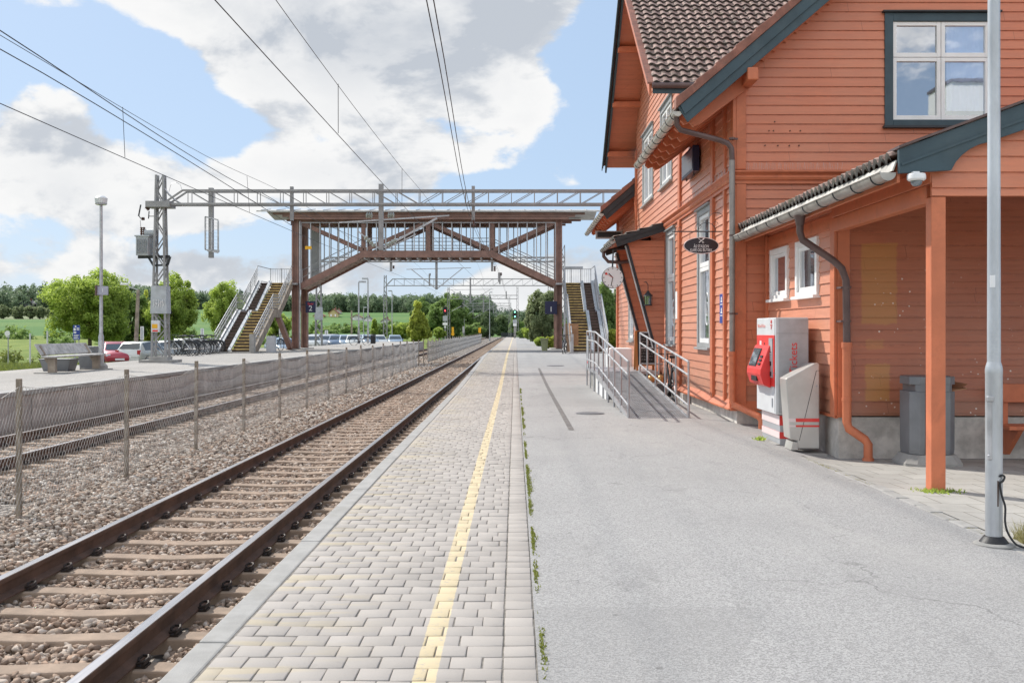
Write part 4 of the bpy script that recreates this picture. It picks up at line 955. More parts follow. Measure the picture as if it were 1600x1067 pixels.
bp = [(p[0], sy, p[2]) for p in bp]; ex = (9.9-bp[1][0]); bp[1] = (9.9, sy, bp[1][2]+ex*SA); bp[2] = (9.9, sy, bp[2][2]+ex*SA)
MB().ext(bp, (0, .05, 0)).build('shelter_barge_board', m_blue, an, bevel=.004)
q = MB(); a, b_ = bp[0], bp[1]; q.ext([(a[0]-.01, sy-.03, a[2]+.005), (b_[0], sy-.03, b_[2]+.005), (b_[0], sy-.03, b_[2]+.03), (a[0]-.01, sy-.03, a[2]+.03)], (0, .3, 0)); q.build('verge_flashing', m_pipe, an)
q = MB(); a = pz(1405, 252); q.ext([(bp[0][0]+.02, sy-.014, bp[0][2]-.135), (9.8, sy-.014, bp[0][2]-.135+SA*(9.8-bp[0][0])), (9.8, sy-.014, bp[0][2]-.16+SA*(9.8-bp[0][0])), (bp[0][0]+.02, sy-.014, bp[0][2]-.16)], (0, .012, 0)); q.build('barge_moulding', m_blue, an)
m_felt = M('eave_flashing', (.52, .50, .46), .5, .2, var=.25, vs=6, dirt=(.2, .18, .16), damt=.6, ds=4)
q = MB(); q.ext([(GX-.03, RYF, GZ+.05), (GX-.065, RYF, GZ-.05), (GX-.05, RYF, GZ-.05), (GX-.015, RYF, GZ+.05)], (0, GY-.08-RYF, 0)); q.build('eave_flashing', m_felt, an)
gutter('shelter_gutter', (GX-.10, RYF+.01, GZ-.065), (GX-.10, GY-.1, GZ-.075), .078, m_zinc, an, .58)
ab('fascia_board', GX-.01, GX+.02, RYF+.02, GY-.1, GZ-.16, GZ-.052)
cy = 12.45
q = MB(); q.tube([(GX-.10, cy, GZ-.12), (GX-.10, cy, GZ-.34), (GX-.07, cy, GZ-.44), (AX-.10, cy-.02, GZ-.70), (AX-.0, cy-.04, GZ-.80), (AX+.05, cy-.05, GZ-.95), (AX+.06, cy-.05, 1.3)], .046, 12)
q.lathe([(.05, 0), (.075, .12)], 12, (GX-.10, cy, GZ-.26)); dp = q.build('downpipe', m_pipe, an, smooth=True)
q = MB(); q.tube([(AX+.06, cy-.05, 1.33), (AX+.06, cy-.05, .36), (AX+.08, cy-.06, .28), (AX+.26, cy-.11, .15), (AX+.30, cy-.12, .09), (AX+.30, cy-.12, -.17)], .056, 12)
q.lathe([(.066, 0), (.066, .07)], 12, (AX+.06, cy-.05, 1.28)); q.lathe([(.063, 0), (.063, .04)], 12, (AX+.06, cy-.05, .62)); q.lathe([(.075, 0), (.07, .09)], 12, (AX+.30, cy-.12, -.17))
q.build('downpipe_foot', m_trim, dp, smooth=True)
q = MB(); 
for z in (2.02, 1.6): q.lathe([(.053, 0), (.053, .025)], 12, (AX+.06, cy-.05, z)); q.box(AX-.02, AX+.02, cy-.06, cy+.12, z, z+.025)
q.build('pipe_clips', m_pipe, dp)
# ------------------------------------------------------------------ things on the platform
# access ramp with railings
XL, XRr = 1.94, 2.97; RY0, RY1, RY2 = 17.05, 24.0, 26.9; RH = .5
rz = lambda y: H(2.5, y)+.01+(RH-.01)*min(1, max(0, (y-RY0)/(RY1-RY0)))
ramp = thing('access_ramp', 'grey steel grating ramp with tubular railings leading up to the station door', 'ramp', (2.4, 20, 0))
q = MB()
nb_ = 34
for i in range(nb_):                              # lengthwise bearing bars
    x = XL+.02+(XRr-XL-.04)*i/(nb_-1); q.ext([(x-.006, RY0, rz(RY0)-.03), (x-.006, RY0, rz(RY0)), (x-.006, RY1, rz(RY1)), (x-.006, RY1, rz(RY1)-.03)], (.010, 0, 0))
y = RY0+.02
while y < RY1: q.box(XL+.02, XRr-.02, y-.004, y+.004, rz(y)-.02, rz(y)-.004); y += .11
q.build('grating', m_galv, ramp)
q = MB()
for x in (XL, XRr): q.ext([(x-.012, RY0-.03, rz(RY0)-.05), (x-.012, RY0-.03, rz(RY0)+.03), (x-.012, RY1, rz(RY1)+.03), (x-.012, RY1, rz(RY1)-.12)], (.024, 0, 0))
q.bar((XL, RY0-.02, rz(RY0)-.012), (XRr, RY0-.02, rz(RY0)-.012), .03, .02)
for y in (19, 21, 23): q.box(XL, XRr, y-.03, y+.03, rz(y)-.12, rz(y)-.035)
q.build('side_channel', m_galv, ramp)
q = MB(); q.box(XL, 3.45, RY1+.003, RY2, RH-.06+H(2.5, 25)*0, RH+.01); q.build('landing', m_galv, ramp)
q = MB(); q.box(XL+.1, 3.45, RY1+.3, RY2-.1, -.05, RH-.065); q.build('landing_base', m_conc, ramp)
q = MB(); q.ext([(XL+.03, 21.6, -.05), (XL+.03, RY1+.25, -.05), (XL+.03, RY1+.25, RH-.09), (XL+.03, 21.6, rz(21.6)-.15)], (.05, 0, 0)); q.build('side_skirt', m_paper, ramp)
hr = .95
def rail(x, ys, name):
    q = MB(); top_ = [(x, y, rz(y)+hr) for y in ys]
    q.tube(top_, .021, 8); q.tube([(x, y, rz(y)+hr*.76) for y in ys], .019, 8); q.tube([(x, y, rz(y)+.20) for y in ys], .019, 8)
    return q.build(name, m_galv, ramp, smooth=True)
for x, ys, n_ in ((XL, [RY0, RY1, RY2], 9), (XRr, [RY0, RY1-.3], 6)):
    rail(x, ys, 'handrail')
    for i in range(n_):
        y = ys[0]+(ys[-1]-ys[0])*i/(n_-1)
        zb = H(x, y)-.02 if x == XL else rz(y)-.05
        MB().tube([(x, y, zb), (x, y, rz(y)+hr)], .020, 8).build('railing_post', m_galv, ramp, smooth=True)
q = MB()
for dz in (hr, .58, .2): q.tube([(XRr, RY1-.3, RH+dz), (3.52, RY1-.3, RH+dz)], .019, 8)
q.tube([(3.42, RY1-.3, RH-.1), (3.42, RY1-.3, RH+hr)], .019, 8); q.build('cross_handrail', m_galv, ramp, smooth=True)
MB().box(XL-.01, XL+.012, RY2-.55, RY2-.06, RH+.0, RH+.86).build('end_panel', m_steel, ramp)
MB().box(XL-.016, XL-.011, RY2-.42, RY2-.2, RH+.12, RH+.18).build('red_sticker', m_red, ramp)
o = MB().box(2.62, 3.25, 27.6, 28.7, -.1, 1.0).build('white_cabinet', m_paper, bevel=.03); tag(o, 'plain white cabinet on the platform behind the ramp landing', 'cabinet')
# chalkboard A-frame on the landing
cb = thing('chalkboard_stand', 'folding chalkboard stand in an orange wooden frame on the ramp landing', 'chalkboard', (3.2, 25, RH))
for s in (-1, 1):
    fr = MB(); y0, y1 = 24.75+s*.26, 24.75+s*.03; z0, z1 = RH+.01, RH+.98
    for x in (3.00, 3.46): fr.bar((x, y0, z0), (x, y1, z1), .05, .025)
    fr.bar((3.0, y1, z1), (3.46, y1, z1), .05, .025); fr.bar((3.0, y0-s*.03, z0+.13), (3.46, y0-s*.03, z0+.13), .05, .025)
    f_ = fr.build('frame', m_frame_wood, cb)
    a = lambda t: y0+(y1-y0)*t; b_ = lambda t: z0+(z1-z0)*t
    q = MB(); q.quad((3.02, a(.12), b_(.12)), (3.44, a(.12), b_(.12)), (3.44, a(.97), b_(.97)), (3.02, a(.97), b_(.97))); q.build('board', m_chalk, cb)
    if s < 0:
        q = MB()
        for k in range(9):
            t = .88-.075*k; yy, zz = a(t)-.012, b_(t); x = 3.06
            while x < 3.40:
                w_ = random.uniform(.02, .06); q.bar((x, yy, zz), (min(x+w_, 3.41), yy-.001, zz+random.uniform(-.006, .006)), .004, .012); x += w_+.02
        q.build('chalk_marks', m_conc, cb)
# planter box with copper lanterns under the window
pb = thing('planter_box', 'low dark box with two copper lanterns beside the ramp railing', 'planter', (3.25, 22.8, 0))
MB().box(3.02, 3.46, 22.7, 23.5, .0, .28).build('box', m_bin, pb, bevel=.01)
for x in (3.12, 3.34):
    o = MB().lathe([(.02, .24), (.07, .26), (.085, .33), (.06, .40), (.03, .42)], 14, (x, 22.85, .05)).build('copper_lantern', m_warm, None, smooth=True); o.parent = pb; o.matrix_parent_inverse = Matrix.Translation(-pb.location)

# ticket machine
MY0, MY1, MX0, MX1 = 13.4, 14.45, 3.505, 3.945; mz = H(3.6, 13.6)-.01; mt = mz+1.735
tm = thing('ticket_machine', 'tall grey ticket machine with red screen console against the annex wall', 'ticket machine', (3.7, 13.9, mz))
MB().box(MX0+.07, MX1-.02, MY0+.05, MY1-.05, mz, mz+.42).build('pedestal', m_mgrey2, tm, bevel=.004)
for z0, z1 in ((.28, .41), (.10, .19)):
    MB().box(MX0+.066, MX1-.018, MY0+.046, MY1-.046, mz+z0, mz+z1).build('red_band', m_red, tm)
    MB().box(MX0+.062, MX0+.07, MY0+.05, MY1-.05, mz+z0+.001, mz+z1-.001).build('pale_band', m_stripe, tm)
MB().box(MX0-.0, MX0+.06, MY0-.06+.06, MY1, mz-.0, mz+.03).build('foot_plate', m_conc, tm)
MB().box(MX0, MX1, MY0, MY1, mz+.43, mt).build('cabinet', m_mgrey, tm, bevel=.012)
MB().box(MX0+.04, MX1-.002, MY0-.006, MY0-.001, mz+.45, mt-.02).build('side_cover', m_mgrey2 if False else m_steel, tm)
fx = MX0-.003
MB().box(fx-.008, fx, MY0+.03, MY1-.05, mz+.80, mt-.24).build('red_panel', m_red, tm, bevel=.002)
MB().box(fx-.02, fx-.009, MY0+.10, MY0+.29, mz+.92, mt-.28).build('coin_unit', m_steel, tm, bevel=.003)
for z in (1.25, 1.12, .98): MB().box(fx-.028, fx-.021, MY0+.14, MY0+.25, mz+z-.04, mz+z+.02).build('slot', m_black, tm)
pr = [(fx-.009, 1.36), (fx-.035, 1.345), (fx-.15, 1.03), (fx-.155, .96), (fx-.11, .82), (fx-.02, .78), (fx-.009, .78)]
q = MB(); q.ext([(a, MY0+.20, mz+b) for a, b in pr], (0, MY1-MY0-.25, 0)); co_ = q.build('screen_console', m_red, tm, bevel=.015)
def onslope(t, s, d=.004):                        # point on the sloping face, t down, s along
    a = Vector((fx-.035, 0, 1.345)); b = Vector((fx-.15, 0, 1.03)); p = a+(b-a)*t; nr = Vector((-.315, 0, .115)).normalized()
    return (p.x+nr.x*d, MY0+.20+(MY1-MY0-.25)*s, mz+p.z+nr.z*d)
q = MB(); q.ext([onslope(.12, .40), onslope(.12, .92), onslope(.9, .92), onslope(.9, .40)], (-.005, 0, .003)); q.build('screen_bezel', m_black, co_)
q = MB(); q.ext([onslope(.18, .44, .012), onslope(.18, .88, .012), onslope(.84, .88, .012), onslope(.84, .44, .012)], (-.002, 0, .001)); q.build('screen', m_screen, co_)
for t in (.42, .58, .74):
    q = MB(); q.ext([onslope(t, .14), onslope(t, .30), onslope(t+.10, .30), onslope(t+.10, .14)], (-.008, 0, .005)); q.build('card_slot', m_black, co_)
MB().box(fx-.150, fx-.128, MY0+.45, MY1-.3, mz+.86, mz+.93).build('ticket_tray', m_black, co_)
text('Billetter/Tickets', .066, (fx-.006, MY1-.30, mt-.11), LEFTF, m_faded, tm, ext=.001, sx=1.0)
q = MB(); yl, zl = MY0+.22, mt-.09                # round operator mark above crossed bars
q.lathe([(.026, -.004), (.026, 0)], 20, (fx, yl, zl+.035), 'x'); q.ext([(fx-.004, yl-.045, zl-.005), (fx-.004, yl+.05, zl-.005), (fx-.004, yl+.03, zl-.022), (fx-.004, yl-.03, zl-.022)], (.004, 0, 0)); q.ext([(fx-.004, yl-.016, zl-.03), (fx-.004, yl+.016, zl-.03), (fx-.004, yl, zl-.075)], (.004, 0, 0))
q.build('operator_mark', m_red, tm)
sc_ = K/MY0; xx = (1240-CX)/sc_; 
t_ = text('Billetter/Tickets', .150, (xx, MY0-.0085, CAMZ-(535-CY)/sc_), text_rot90(), m_red, tm, align='RIGHT', ext=.0015, sx=.97)
MB().box(MX0-.012, MX0-.002, MY0+.15, MY0+.18, mz+.52, mz+.64).build('lock', m_steel, tm)
MB().box(fx-.010, fx-.003, MY0+.02, MY1-.02, mz+.985, mz+.992).build('panel_seam', m_bin, tm); MB().box(fx-.004, fx-.001, MY0+.03, MY0+.034, mz+.46, mt-.02).build('panel_seam', m_bin, tm); MB().box(MX0+.01, MX1-.01, MY0-.009, MY0-.0065, mt-.215, mt-.212).build('panel_seam', m_bin, tm)
for k in range(12): MB().box(fx-.0295, fx-.0212, MY0+.135+.03*(k % 3), MY0+.158+.03*(k % 3), mt-.50-.03*(k//3), mt-.478-.03*(k//3)).build('key', m_mgrey2, tm)
MB().lathe([(.016, -.004), (.016, 0)], 14, (fx-.009, MY0+.55, mt-.36), 'x').build('speaker_hole', m_black, tm); MB().box(fx-.0115, fx-.0085, MY0+.42, MY0+.50, mt-.43, mt-.38).build('card_label', m_paper, tm); MB().box(fx-.0115, fx-.0085, MY0+.72, MY0+.82, mt-.40, mt-.32).build('card_label', m_stripe, tm)
# timetable / validator stand in front of it
vz = H(3.8, 12.9)-.012
vs_ = thing('paper_bin', 'slanted brushed steel recycling stand with red stripes in front of the ticket machine', 'stand', (3.75, 12.95, vz))
sY0, sY1 = 12.90, 13.22; s_ = K/sY0
def vp(px, py): return ((px-CX)/s_, sY0, CAMZ-(py-CY)/s_)
P_ = [vp(1228, 592), vp(1272, 568), vp(1279, 567), vp(1280.5, 570), vp(1280.5, 701), vp(1236, 701), vp(1240, 688), vp(1231, 686)]
MB().ext(P_[:5]+[vp(1247, 701), vp(1246, 689), vp(1235, 686)], (0, sY1-sY0, 0)).build('body', m_brush, vs_, bevel=.012)
MB().ext([vp(1236, 703), vp(1247.2, 703), vp(1246, 691), vp(1239, 690)], (0, sY1-sY0, 0)).build('foot', m_brush, vs_)
q = MB(); q.bar((vp(1275.5, 579)[0], sY0-.001, vp(0, 579)[2]), (vp(1249, 688)[0], sY0-.001, vp(0, 688)[2]), .006, .004, up=(0,1,0)); q.bar((vp(1275.5, 579)[0], sY0-.001, vp(0, 579)[2]), (vp(1281, 579)[0], sY0-.001, vp(0, 579)[2]), .004, .004, up=(0,1,0)); q.build('lid_seam', m_black, vs_)
for a, b in ((653.5, 659), (664, 667)):
    MB().ext([(vp(1243.2, a)[0], sY0-.004, vp(0, a)[2]), (vp(1280.2, a)[0], sY0-.004, vp(0, a)[2]), (vp(1280.2, b)[0], sY0-.004, vp(0, b)[2]), (vp(1243.6, b)[0], sY0-.004, vp(0, b)[2])], (0, .003, 0)).build('red_stripe', m_red, vs_)
    MB().ext([(vp(1232.0, a)[0], sY0-.004, vp(0, a)[2]), (vp(1243, a)[0], sY0-.004, vp(0, a)[2]), (vp(1243.4, b)[0], sY0-.004, vp(0, b)[2]), (vp(1232.6, b)[0], sY0-.004, vp(0, b)[2])], (0, .003, 0)).build('pale_stripe', m_stripe, vs_)
MB().box(3.56, 4.02, 12.80, 13.30, vz-.08, vz+.022).build('base_slab', m_conc, vs_, bevel=.01)
MB().lathe([(.012, -.006), (.012, 0)], 12, (vp(1276, 603)[0], sY0, vp(0, 603)[2]), 'y').build('lock', m_steel, vs_)

# litter bin in the shelter
bx, by = 4.94, 11.95; bz_ = H(4.9, 12)+.005; bw, bd, bh = .265, .24, 1.07
lb = thing('litter_bin', 'dark grey steel litter bin on a concrete foot inside the shelter', 'litter bin', (bx, by, bz_))
def octo(w_, d_, c_, z): return [(bx-w_+c_, by-d_, z), (bx+w_-c_, by-d_, z), (bx+w_, by-d_+c_, z), (bx+w_, by+d_-c_, z), (bx+w_-c_, by+d_, z), (bx-w_+c_, by+d_, z), (bx-w_, by+d_-c_, z), (bx-w_, by-d_+c_, z)]
def loft(q, rings):
    o = len(q.v); n_ = len(rings[0])
    for r_ in rings: q.v += r_
    for k in range(len(rings)-1):
        for j in range(n_): q.f.append((o+k*n_+j, o+k*n_+(j+1) % n_, o+(k+1)*n_+(j+1) % n_, o+(k+1)*n_+j))
    q.f.append(tuple(range(o, o+n_))[::-1]); q.f.append(tuple(o+(len(rings)-1)*n_+j for j in range(n_))); return q
loft(MB(), [octo(.34, .31, .10, bz_), octo(.34, .31, .10, bz_+.04), octo(.28, .25, .09, bz_+.14)]).build('concrete_foot', m_conc, lb, bevel=.008)
loft(MB(), [octo(.262, .232, .09, bz_+.142), octo(.268, .238, .09, bz_+.2), octo(.27, .24, .09, bz_+.885)]).build('body', m_bin, lb, bevel=.006)
loft(MB(), [octo(.215, .2396, .045, bz_+.886), octo(.215, .2396, .045, bz_+.968)]).build('lid_core', m_bin, lb)
loft(MB(), [octo(.27, .24, .09, bz_+.967), octo(.27, .24, .09, bz_+1.055), octo(.26, .23, .09, bz_+1.065)]).build('lid', m_bin, lb, bevel=.006)
q = MB(); q.box(bx-.115, bx-.109, by-.2465, by-.238, bz_+.15, bz_+1.05); q.build('door_seam', m_black, lb)
q = MB(); q.ext([(bx-.03, by-.2475, bz_+.90), (bx+.01, by-.2475, bz_+.94), (bx+.05, by-.2475, bz_+.90), (bx+.01, by-.2475, bz_+.86)], (0, .004, 0)); q.build('sticker', m_paper, lb)
MB().lathe([(.014, -.012), (.014, 0)], 10, (bx-.03, by-.238, bz_+.68), 'y').build('lock', m_steel, lb)
o = MB().box(-.16, .14, -.12, .12, 0, .012).add([(.05,-.12,.02),(.16,-.12,.06),(.16,.12,.05),(.05,.12,.02)], [(0,1,2,3)]).build('cardboard_piece', m_card)
o.location = (bx+.27, by-.02, bz_+.905); o.rotation_euler = (.1, -.12, .2); tag(o, 'folded brown cardboard stuffed in the mouth of the litter bin', 'cardboard')
# bench on brackets in the shelter
bn = thing('shelter_bench', 'orange plank bench on brackets along the shelter rear wall', 'bench', (7, 12.2, 0))
MB().box(5.98, 8.2, 12.05, 12.45, .29, .335).build('seat', m_trim, bn, bevel=.006); MB().box(5.98, 8.2, 12.45, 12.49, .60, .83).build('backrest', m_trim, bn, bevel=.006)
for x in (6.15, 7.1, 8.05):
    MB().ext([(x-.03, 12.1, .285), (x-.03, 12.5, .285), (x-.03, 12.5, -.05), (x-.03, 12.44, -.05)], (.06, 0, 0)).build('bracket', m_trim, bn); MB().box(x-.03, x+.03, 12.49, 12.56, .3, .83).build('back_bracket', m_trim, bn)

# lamp post in the right foreground
lx, ly = 3.365, 7.0; lz = H(lx, ly)
lp = thing('lamp_post', 'tall galvanised lamp post on a black collar in the right foreground', 'lamp post', (lx, ly, lz))
q = MB(); q.lathe([(.0565, .05), (.0565, 1.20), (.0575, 1.205), (.0575, 1.235), (.053, 1.26), (.0455, 1.285), (.0445, 1.29), (.040, 4.2), (.036, 6.0)], 28, (lx, ly, lz)); 
# a slight sleeve overlap at the joint
q.build('pole', M('lamp_galvanised', (.50, .52, .54), .42, .55, var=.14, vs=5, bmp=.04, st=(1, 1, .35), dirt=(.33, .33, .33), damt=.5, ds=3), lp, smooth=True)
MB().lathe([(.135, 0), (.135, .012), (.12, .022), (.06, .024)], 32, (lx, ly, lz)).build('base_ring', m_conc, lp, smooth=True)
MB().lathe([(.098, .022), (.09, .032), (.068, .062), (.0575, .068)], 32, (lx, ly, lz)).build('collar', m_black, lp, smooth=True)
q = MB(); q.box(lx-.064, lx-.03, ly-.05, ly-.02, lz+.60, lz+1.03); cp = q.build('hatch', m_galv, lp, bevel=.012); q = MB(); q.box(lx-.07, lx-.024, ly-.06, ly-.015, lz+1.01, lz+1.05); q.lathe([(.009, -.01), (.009, .01)], 10, (lx-.06, ly-.052, lz+.635), 'y'); q.build('hatch_cap', m_galv, cp, bevel=.008)
MB().box(lx-.003, lx+.005, ly-.0590, ly-.0560, lz+.28, lz+.46).build('rust_streak', m_rust, lp)
MB().ext([(lx-.042, ly-.028, 1.80), (lx-.012, ly-.0445, 1.80), (lx-.012, ly-.0445, 1.885), (lx-.042, ly-.028, 1.885)], (0, -.001, 0)).build('sticker', m_paper, lp)
pts = [(lx+.01, ly-.058, lz+.49), (lx+.03, ly-.062, lz+.50), (lx+.05, ly-.05, lz+.485), (lx+.035, ly-.06, lz+.46), (lx+.012, ly-.064, lz+.44), (lx+.022, ly-.068, lz+.36), (lx+.045, ly-.07, lz+.28), (lx+.042, ly-.075, lz+.18), (lx+.06, ly-.08, lz+.10), (lx+.10, ly-.11, lz+.03), (lx+.15, ly-.14, lz+.012), (lx+.19, ly-.15, lz+.01)]
def spline(P, k=6):
    P = [Vector(p) for p in P]; out = []
    for i in range(len(P)-1):
        a, b, c, d = P[max(i-1, 0)], P[i], P[i+1], P[min(i+2, len(P)-1)]
        for j in range(k):
            t = j/k; out.append(.5*((2*b)+(c-a)*t+(2*a-5*b+4*c-d)*t*t+(3*b-a-3*c+d)*t**3))
    return out+[P[-1]]
o = MB().tube(spline(pts), .0075, 8).build('black_cable', m_black, None, smooth=True); tag(o, 'black cable hanging from the lamp post to the ground', 'cable')
MB().tube([(lx-.0, ly, 6.0), (lx, ly, 6.3)], .03, 10).build('lamp_stub', m_galv, lp)

# wall mounted things
cs_ = thing('cafe_sign', 'dark oval cafe sign with white lettering hanging from a scrolled iron bracket', 'sign', (3.1, 16.9, 2.9))
SYY = 16.9; s_ = K/SYY
def wp(px, py, d=0): return ((px-CX)/s_, SYY+d, CAMZ-(py-CY)/s_)
q = MB(); c = wp(1095.5, 384); rx, rz_ = 27.5/s_, 13/s_
ring = lambda a, b, d: [(c[0]+a*math.cos(2*math.pi*i/40), c[1]+d, c[2]+b*math.sin(2*math.pi*i/40)) for i in range(40)]
q.ext(ring(rx, rz_, -.015), (0, .03, 0)); pl = q.build('sign_plate', M('sign_aubergine', (.032, .026, .032), .35, var=.1, bmp=0), cs_)
q = MB(); q.tube(ring(rx*.985, rz_*.97, -.018)+[ring(rx*.985, rz_*.97, -.018)[0]], .006, 6); q.build('rim', m_stripe, cs_, smooth=True)
text('ÅS STASJON', .07, (c[0], c[1]-.019, c[2]-.014), FRONT, m_paper, cs_, sx=.68); text('KAFE OG BUTIKK', .07, (c[0], c[1]-.019, c[2]-.078), FRONT, m_paper, cs_, sx=.68)
q = MB(); q.bar((c[0]-.04, c[1]-.02, c[2]+.05), (c[0]+.045, c[1]-.02, c[2]+.125), .012, .004, up=(0,1,0)); q.bar((c[0]+.035, c[1]-.0205, c[2]+.055), (c[0]-.045, c[1]-.0205, c[2]+.118), .007, .004, up=(0,1,0))
q.ext([(c[0]+.02, c[1]-.021, c[2]+.10), (c[0]+.045, c[1]-.021, c[2]+.13), (c[0]+.055, c[1]-.021, c[2]+.12), (c[0]+.035, c[1]-.021, c[2]+.095)], (0, .003, 0)); q.tube([(c[0]+.03+.014*math.cos(a), c[1]-.02, c[2]+.052+.014*math.sin(a)) for a in np.linspace(0, 6.3, 14)], .0025, 5)
for dx in (-.008, 0, .008): q.bar((c[0]-.04+dx, c[1]-.02, c[2]+.113-dx), (c[0]-.055+dx, c[1]-.02, c[2]+.130-dx), .003, .003, up=(0,1,0))
q.build('crossed_cutlery', m_paper, cs_)
q = MB(); q.bar(wp(1050, 362), (FX-.01, SYY, wp(0, 362)[2]), .018); q.bar(wp(1132.5, 334), wp(1132.5, 396), .014)
for px in (1078, 1113): q.tube([wp(px, 362), wp(px, 374)], .004, 5)
def scroll(cx_, cy_, r0, r1, a0, a1): return [wp(cx_+(r0+(r1-r0)*t)*math.cos(a0+(a1-a0)*t), cy_-(r0+(r1-r0)*t)*math.sin(a0+(a1-a0)*t)) for t in np.linspace(0, 1, 24)]
q.tube(scroll(1104, 362, 14, 14, math.pi, .0), .0055, 5); q.tube(scroll(1120, 345, 13, 12, math.pi*.9, -.2), .0055, 5); q.tube(scroll(1092, 355, 7, 2, math.pi*1.5, math.pi*-.6), .004, 5); q.tube(scroll(1063, 358, 4, 2, math.pi*1.5, -math.pi*.4), .004, 5); q.tube(scroll(1117, 351, 5, 2, 0, math.pi*2.2), .004, 5)
q.build('iron_bracket', m_dark, cs_)
# station clock
ck = thing('station_clock', 'round white station clock with red tipped hand hanging at the porch corner', 'clock', (2.34, 23.9, 2.76))
YC = 23.9; s_ = K/YC; c = ((957-CX)/s_, YC, CAMZ-(434-CY)/s_); rr_ = 16.6/s_
MB().lathe([(rr_, -.07), (rr_, .07), (rr_*.98, .075), (rr_*.98, -.075)][:2], 40, c, 'y').build('case', m_dark, ck, smooth=True)
for s in (-1, 1):
    MB().lathe([(rr_*.965, 0), (rr_*.965, .004)], 40, (c[0], c[1]+s*.073-.002, c[2]), 'y').build('face', m_paper, ck)
q = MB(); r2 = MB(); yf = c[1]-.078
for i in range(12):
    a = math.pi*i/6; q.bar((c[0]+rr_*.78*math.sin(a), yf, c[2]+rr_*.78*math.cos(a)), (c[0]+rr_*.92*math.sin(a), yf, c[2]+rr_*.92*math.cos(a)), .014, .004, up=(0,1,0))
ah, am = math.pi*2*(10.53/12), math.pi*2*(32/60)
q.bar((c[0], yf-.004, c[2]), (c[0]+rr_*.55*math.sin(ah), yf-.004, c[2]+rr_*.55*math.cos(ah)), .02, .004, up=(0,1,0))
q.bar((c[0], yf-.006, c[2]), (c[0]+rr_*.82*math.sin(am), yf-.006, c[2]+rr_*.82*math.cos(am)), .014, .004, up=(0,1,0)); q.build('hands_and_marks', m_black, ck)
a_ = math.pi*2*(50/60); r2.bar((c[0], yf-.01, c[2]), (c[0]+rr_*.7*math.sin(a_), yf-.01, c[2]+rr_*.7*math.cos(a_)), .008, .003, up=(0,1,0)); r2.lathe([(.028, -.002), (.028, .002)], 16, (c[0]+rr_*.72*math.sin(a_), yf-.01, c[2]+rr_*.72*math.cos(a_)), 'y'); r2.build('red_second_hand', m_red, ck)
MB().tube([(c[0], c[1], c[2]+rr_), (c[0]+.02, c[1], 3.42), (c[0]+.35, c[1], 3.46)], .02, 8).build('hanger', m_dark, ck)
# lantern on the porch side
ln = thing('wall_lantern', 'old black lantern hanging from a bracket on the porch side', 'lantern', (3.12, 23.4, 2.2))
YL = 23.4; s_ = K/YL; c = ((1012.5-CX)/s_, YL, CAMZ-(467-CY)/s_); q = MB(); q.tube([(c[0]-.06, YL+.16, c[2]+.40), (c[0]-.04, YL+.02, c[2]+.40), (c[0], YL, c[2]+.33), (c[0], YL, c[2]+.18)], .009, 6); q.build('bracket', m_dark, ln)
q = MB(); q.lathe([(.095, .0), (.095, .02), (.088, .03)], 12, (c[0], YL, c[2]-.16)); q.lathe([(.115, .0), (.10, .03), (.05, .08), (.03, .10), (.03, .13)], 12, (c[0], YL, c[2]+.06))
for i in range(6): a = math.pi*i/3; q.tube([(c[0]+.088*math.cos(a), YL+.088*math.sin(a), c[2]-.14), (c[0]+.10*math.cos(a), YL+.10*math.sin(a), c[2]+.07)], .006, 5)
q.build('cage', m_dark, ln); MB().lathe([(.078, -.13), (.088, .06)], 12, (c[0], YL, c[2])).build('pane', m_glass, ln)
# box sign on the upper wall
bs_ = thing('box_sign', 'dark blue box sign high on the platform wall', 'sign', (3.5, 19.7, 4.8))
MB().box(FX-.17, FX-.045, 19.05, 20.35, 4.55, 5.04).build('box', m_navy, bs_, bevel=.008); MB().box(FX-.178, FX-.171, 19.12, 20.28, 4.60, 4.99).build('face', M('sign_slate_blue', (.16, .18, .26), .3, var=.1, bmp=0), bs_)
q = MB(); 
for y in (19.3, 20.1): q.tube([(FX-.11, y, 4.5), (FX-.11, y, 5.09)], .012, 6)
q.build('brackets', m_dark, bs_)
wc = thing('blue_plate', 'small blue plate with white symbols beside the main downpipe', 'sign', (3.5, 16.95, 1.9))
MB().box(FX-.035, FX-.024, 16.90, 17.22, 1.62, 2.12).build('plate', m_signblue, wc)
q = MB(); x = FX-.037
for zc in (1.98, 1.79):
    q.lathe([(.035, -.002), (.035, .0)], 14, (x, 17.06, zc+.06), 'x'); q.ext([(x-.002, 16.99, zc-.0), (x-.002, 17.13, zc-.0), (x-.002, 17.10, zc+.035), (x-.002, 17.02, zc+.035)], (.002, 0, 0)); q.box(x-.002, x, 16.97, 17.15, zc-.045, zc-.03)
q.build('symbols', m_paper, wc)
nb2 = MB().box(FX-.03, FX-.022, 21.70, 22.02, 1.75, 2.35).build('notice', m_paper); tag(nb2, 'white paper notice pinned up between window and pilaster', 'notice')
# security camera
sc2 = thing('security_camera', 'white dome security camera under the shelter barge board', 'camera', (3.85, 9.45, 3)); c = W(1432, 282, 9.40)
MB().lathe([(.078, .06), (.085, .04), (.085, .01), (.07, -.005)][::-1], 24, (c[0], c[1], c[2])).build('housing', m_paper, sc2, smooth=True); MB().lathe([(.055, -.006), (.052, -.03), (.035, -.052), (.012, -.06)][::-1], 20, c).build('dome', m_screen, sc2, smooth=True)
MB().box(c[0]-.03, c[0]+.03, c[1]-.0, c[1]+.12, c[2]+.055, c[2]+.085).build('bracket', m_paper, sc2)
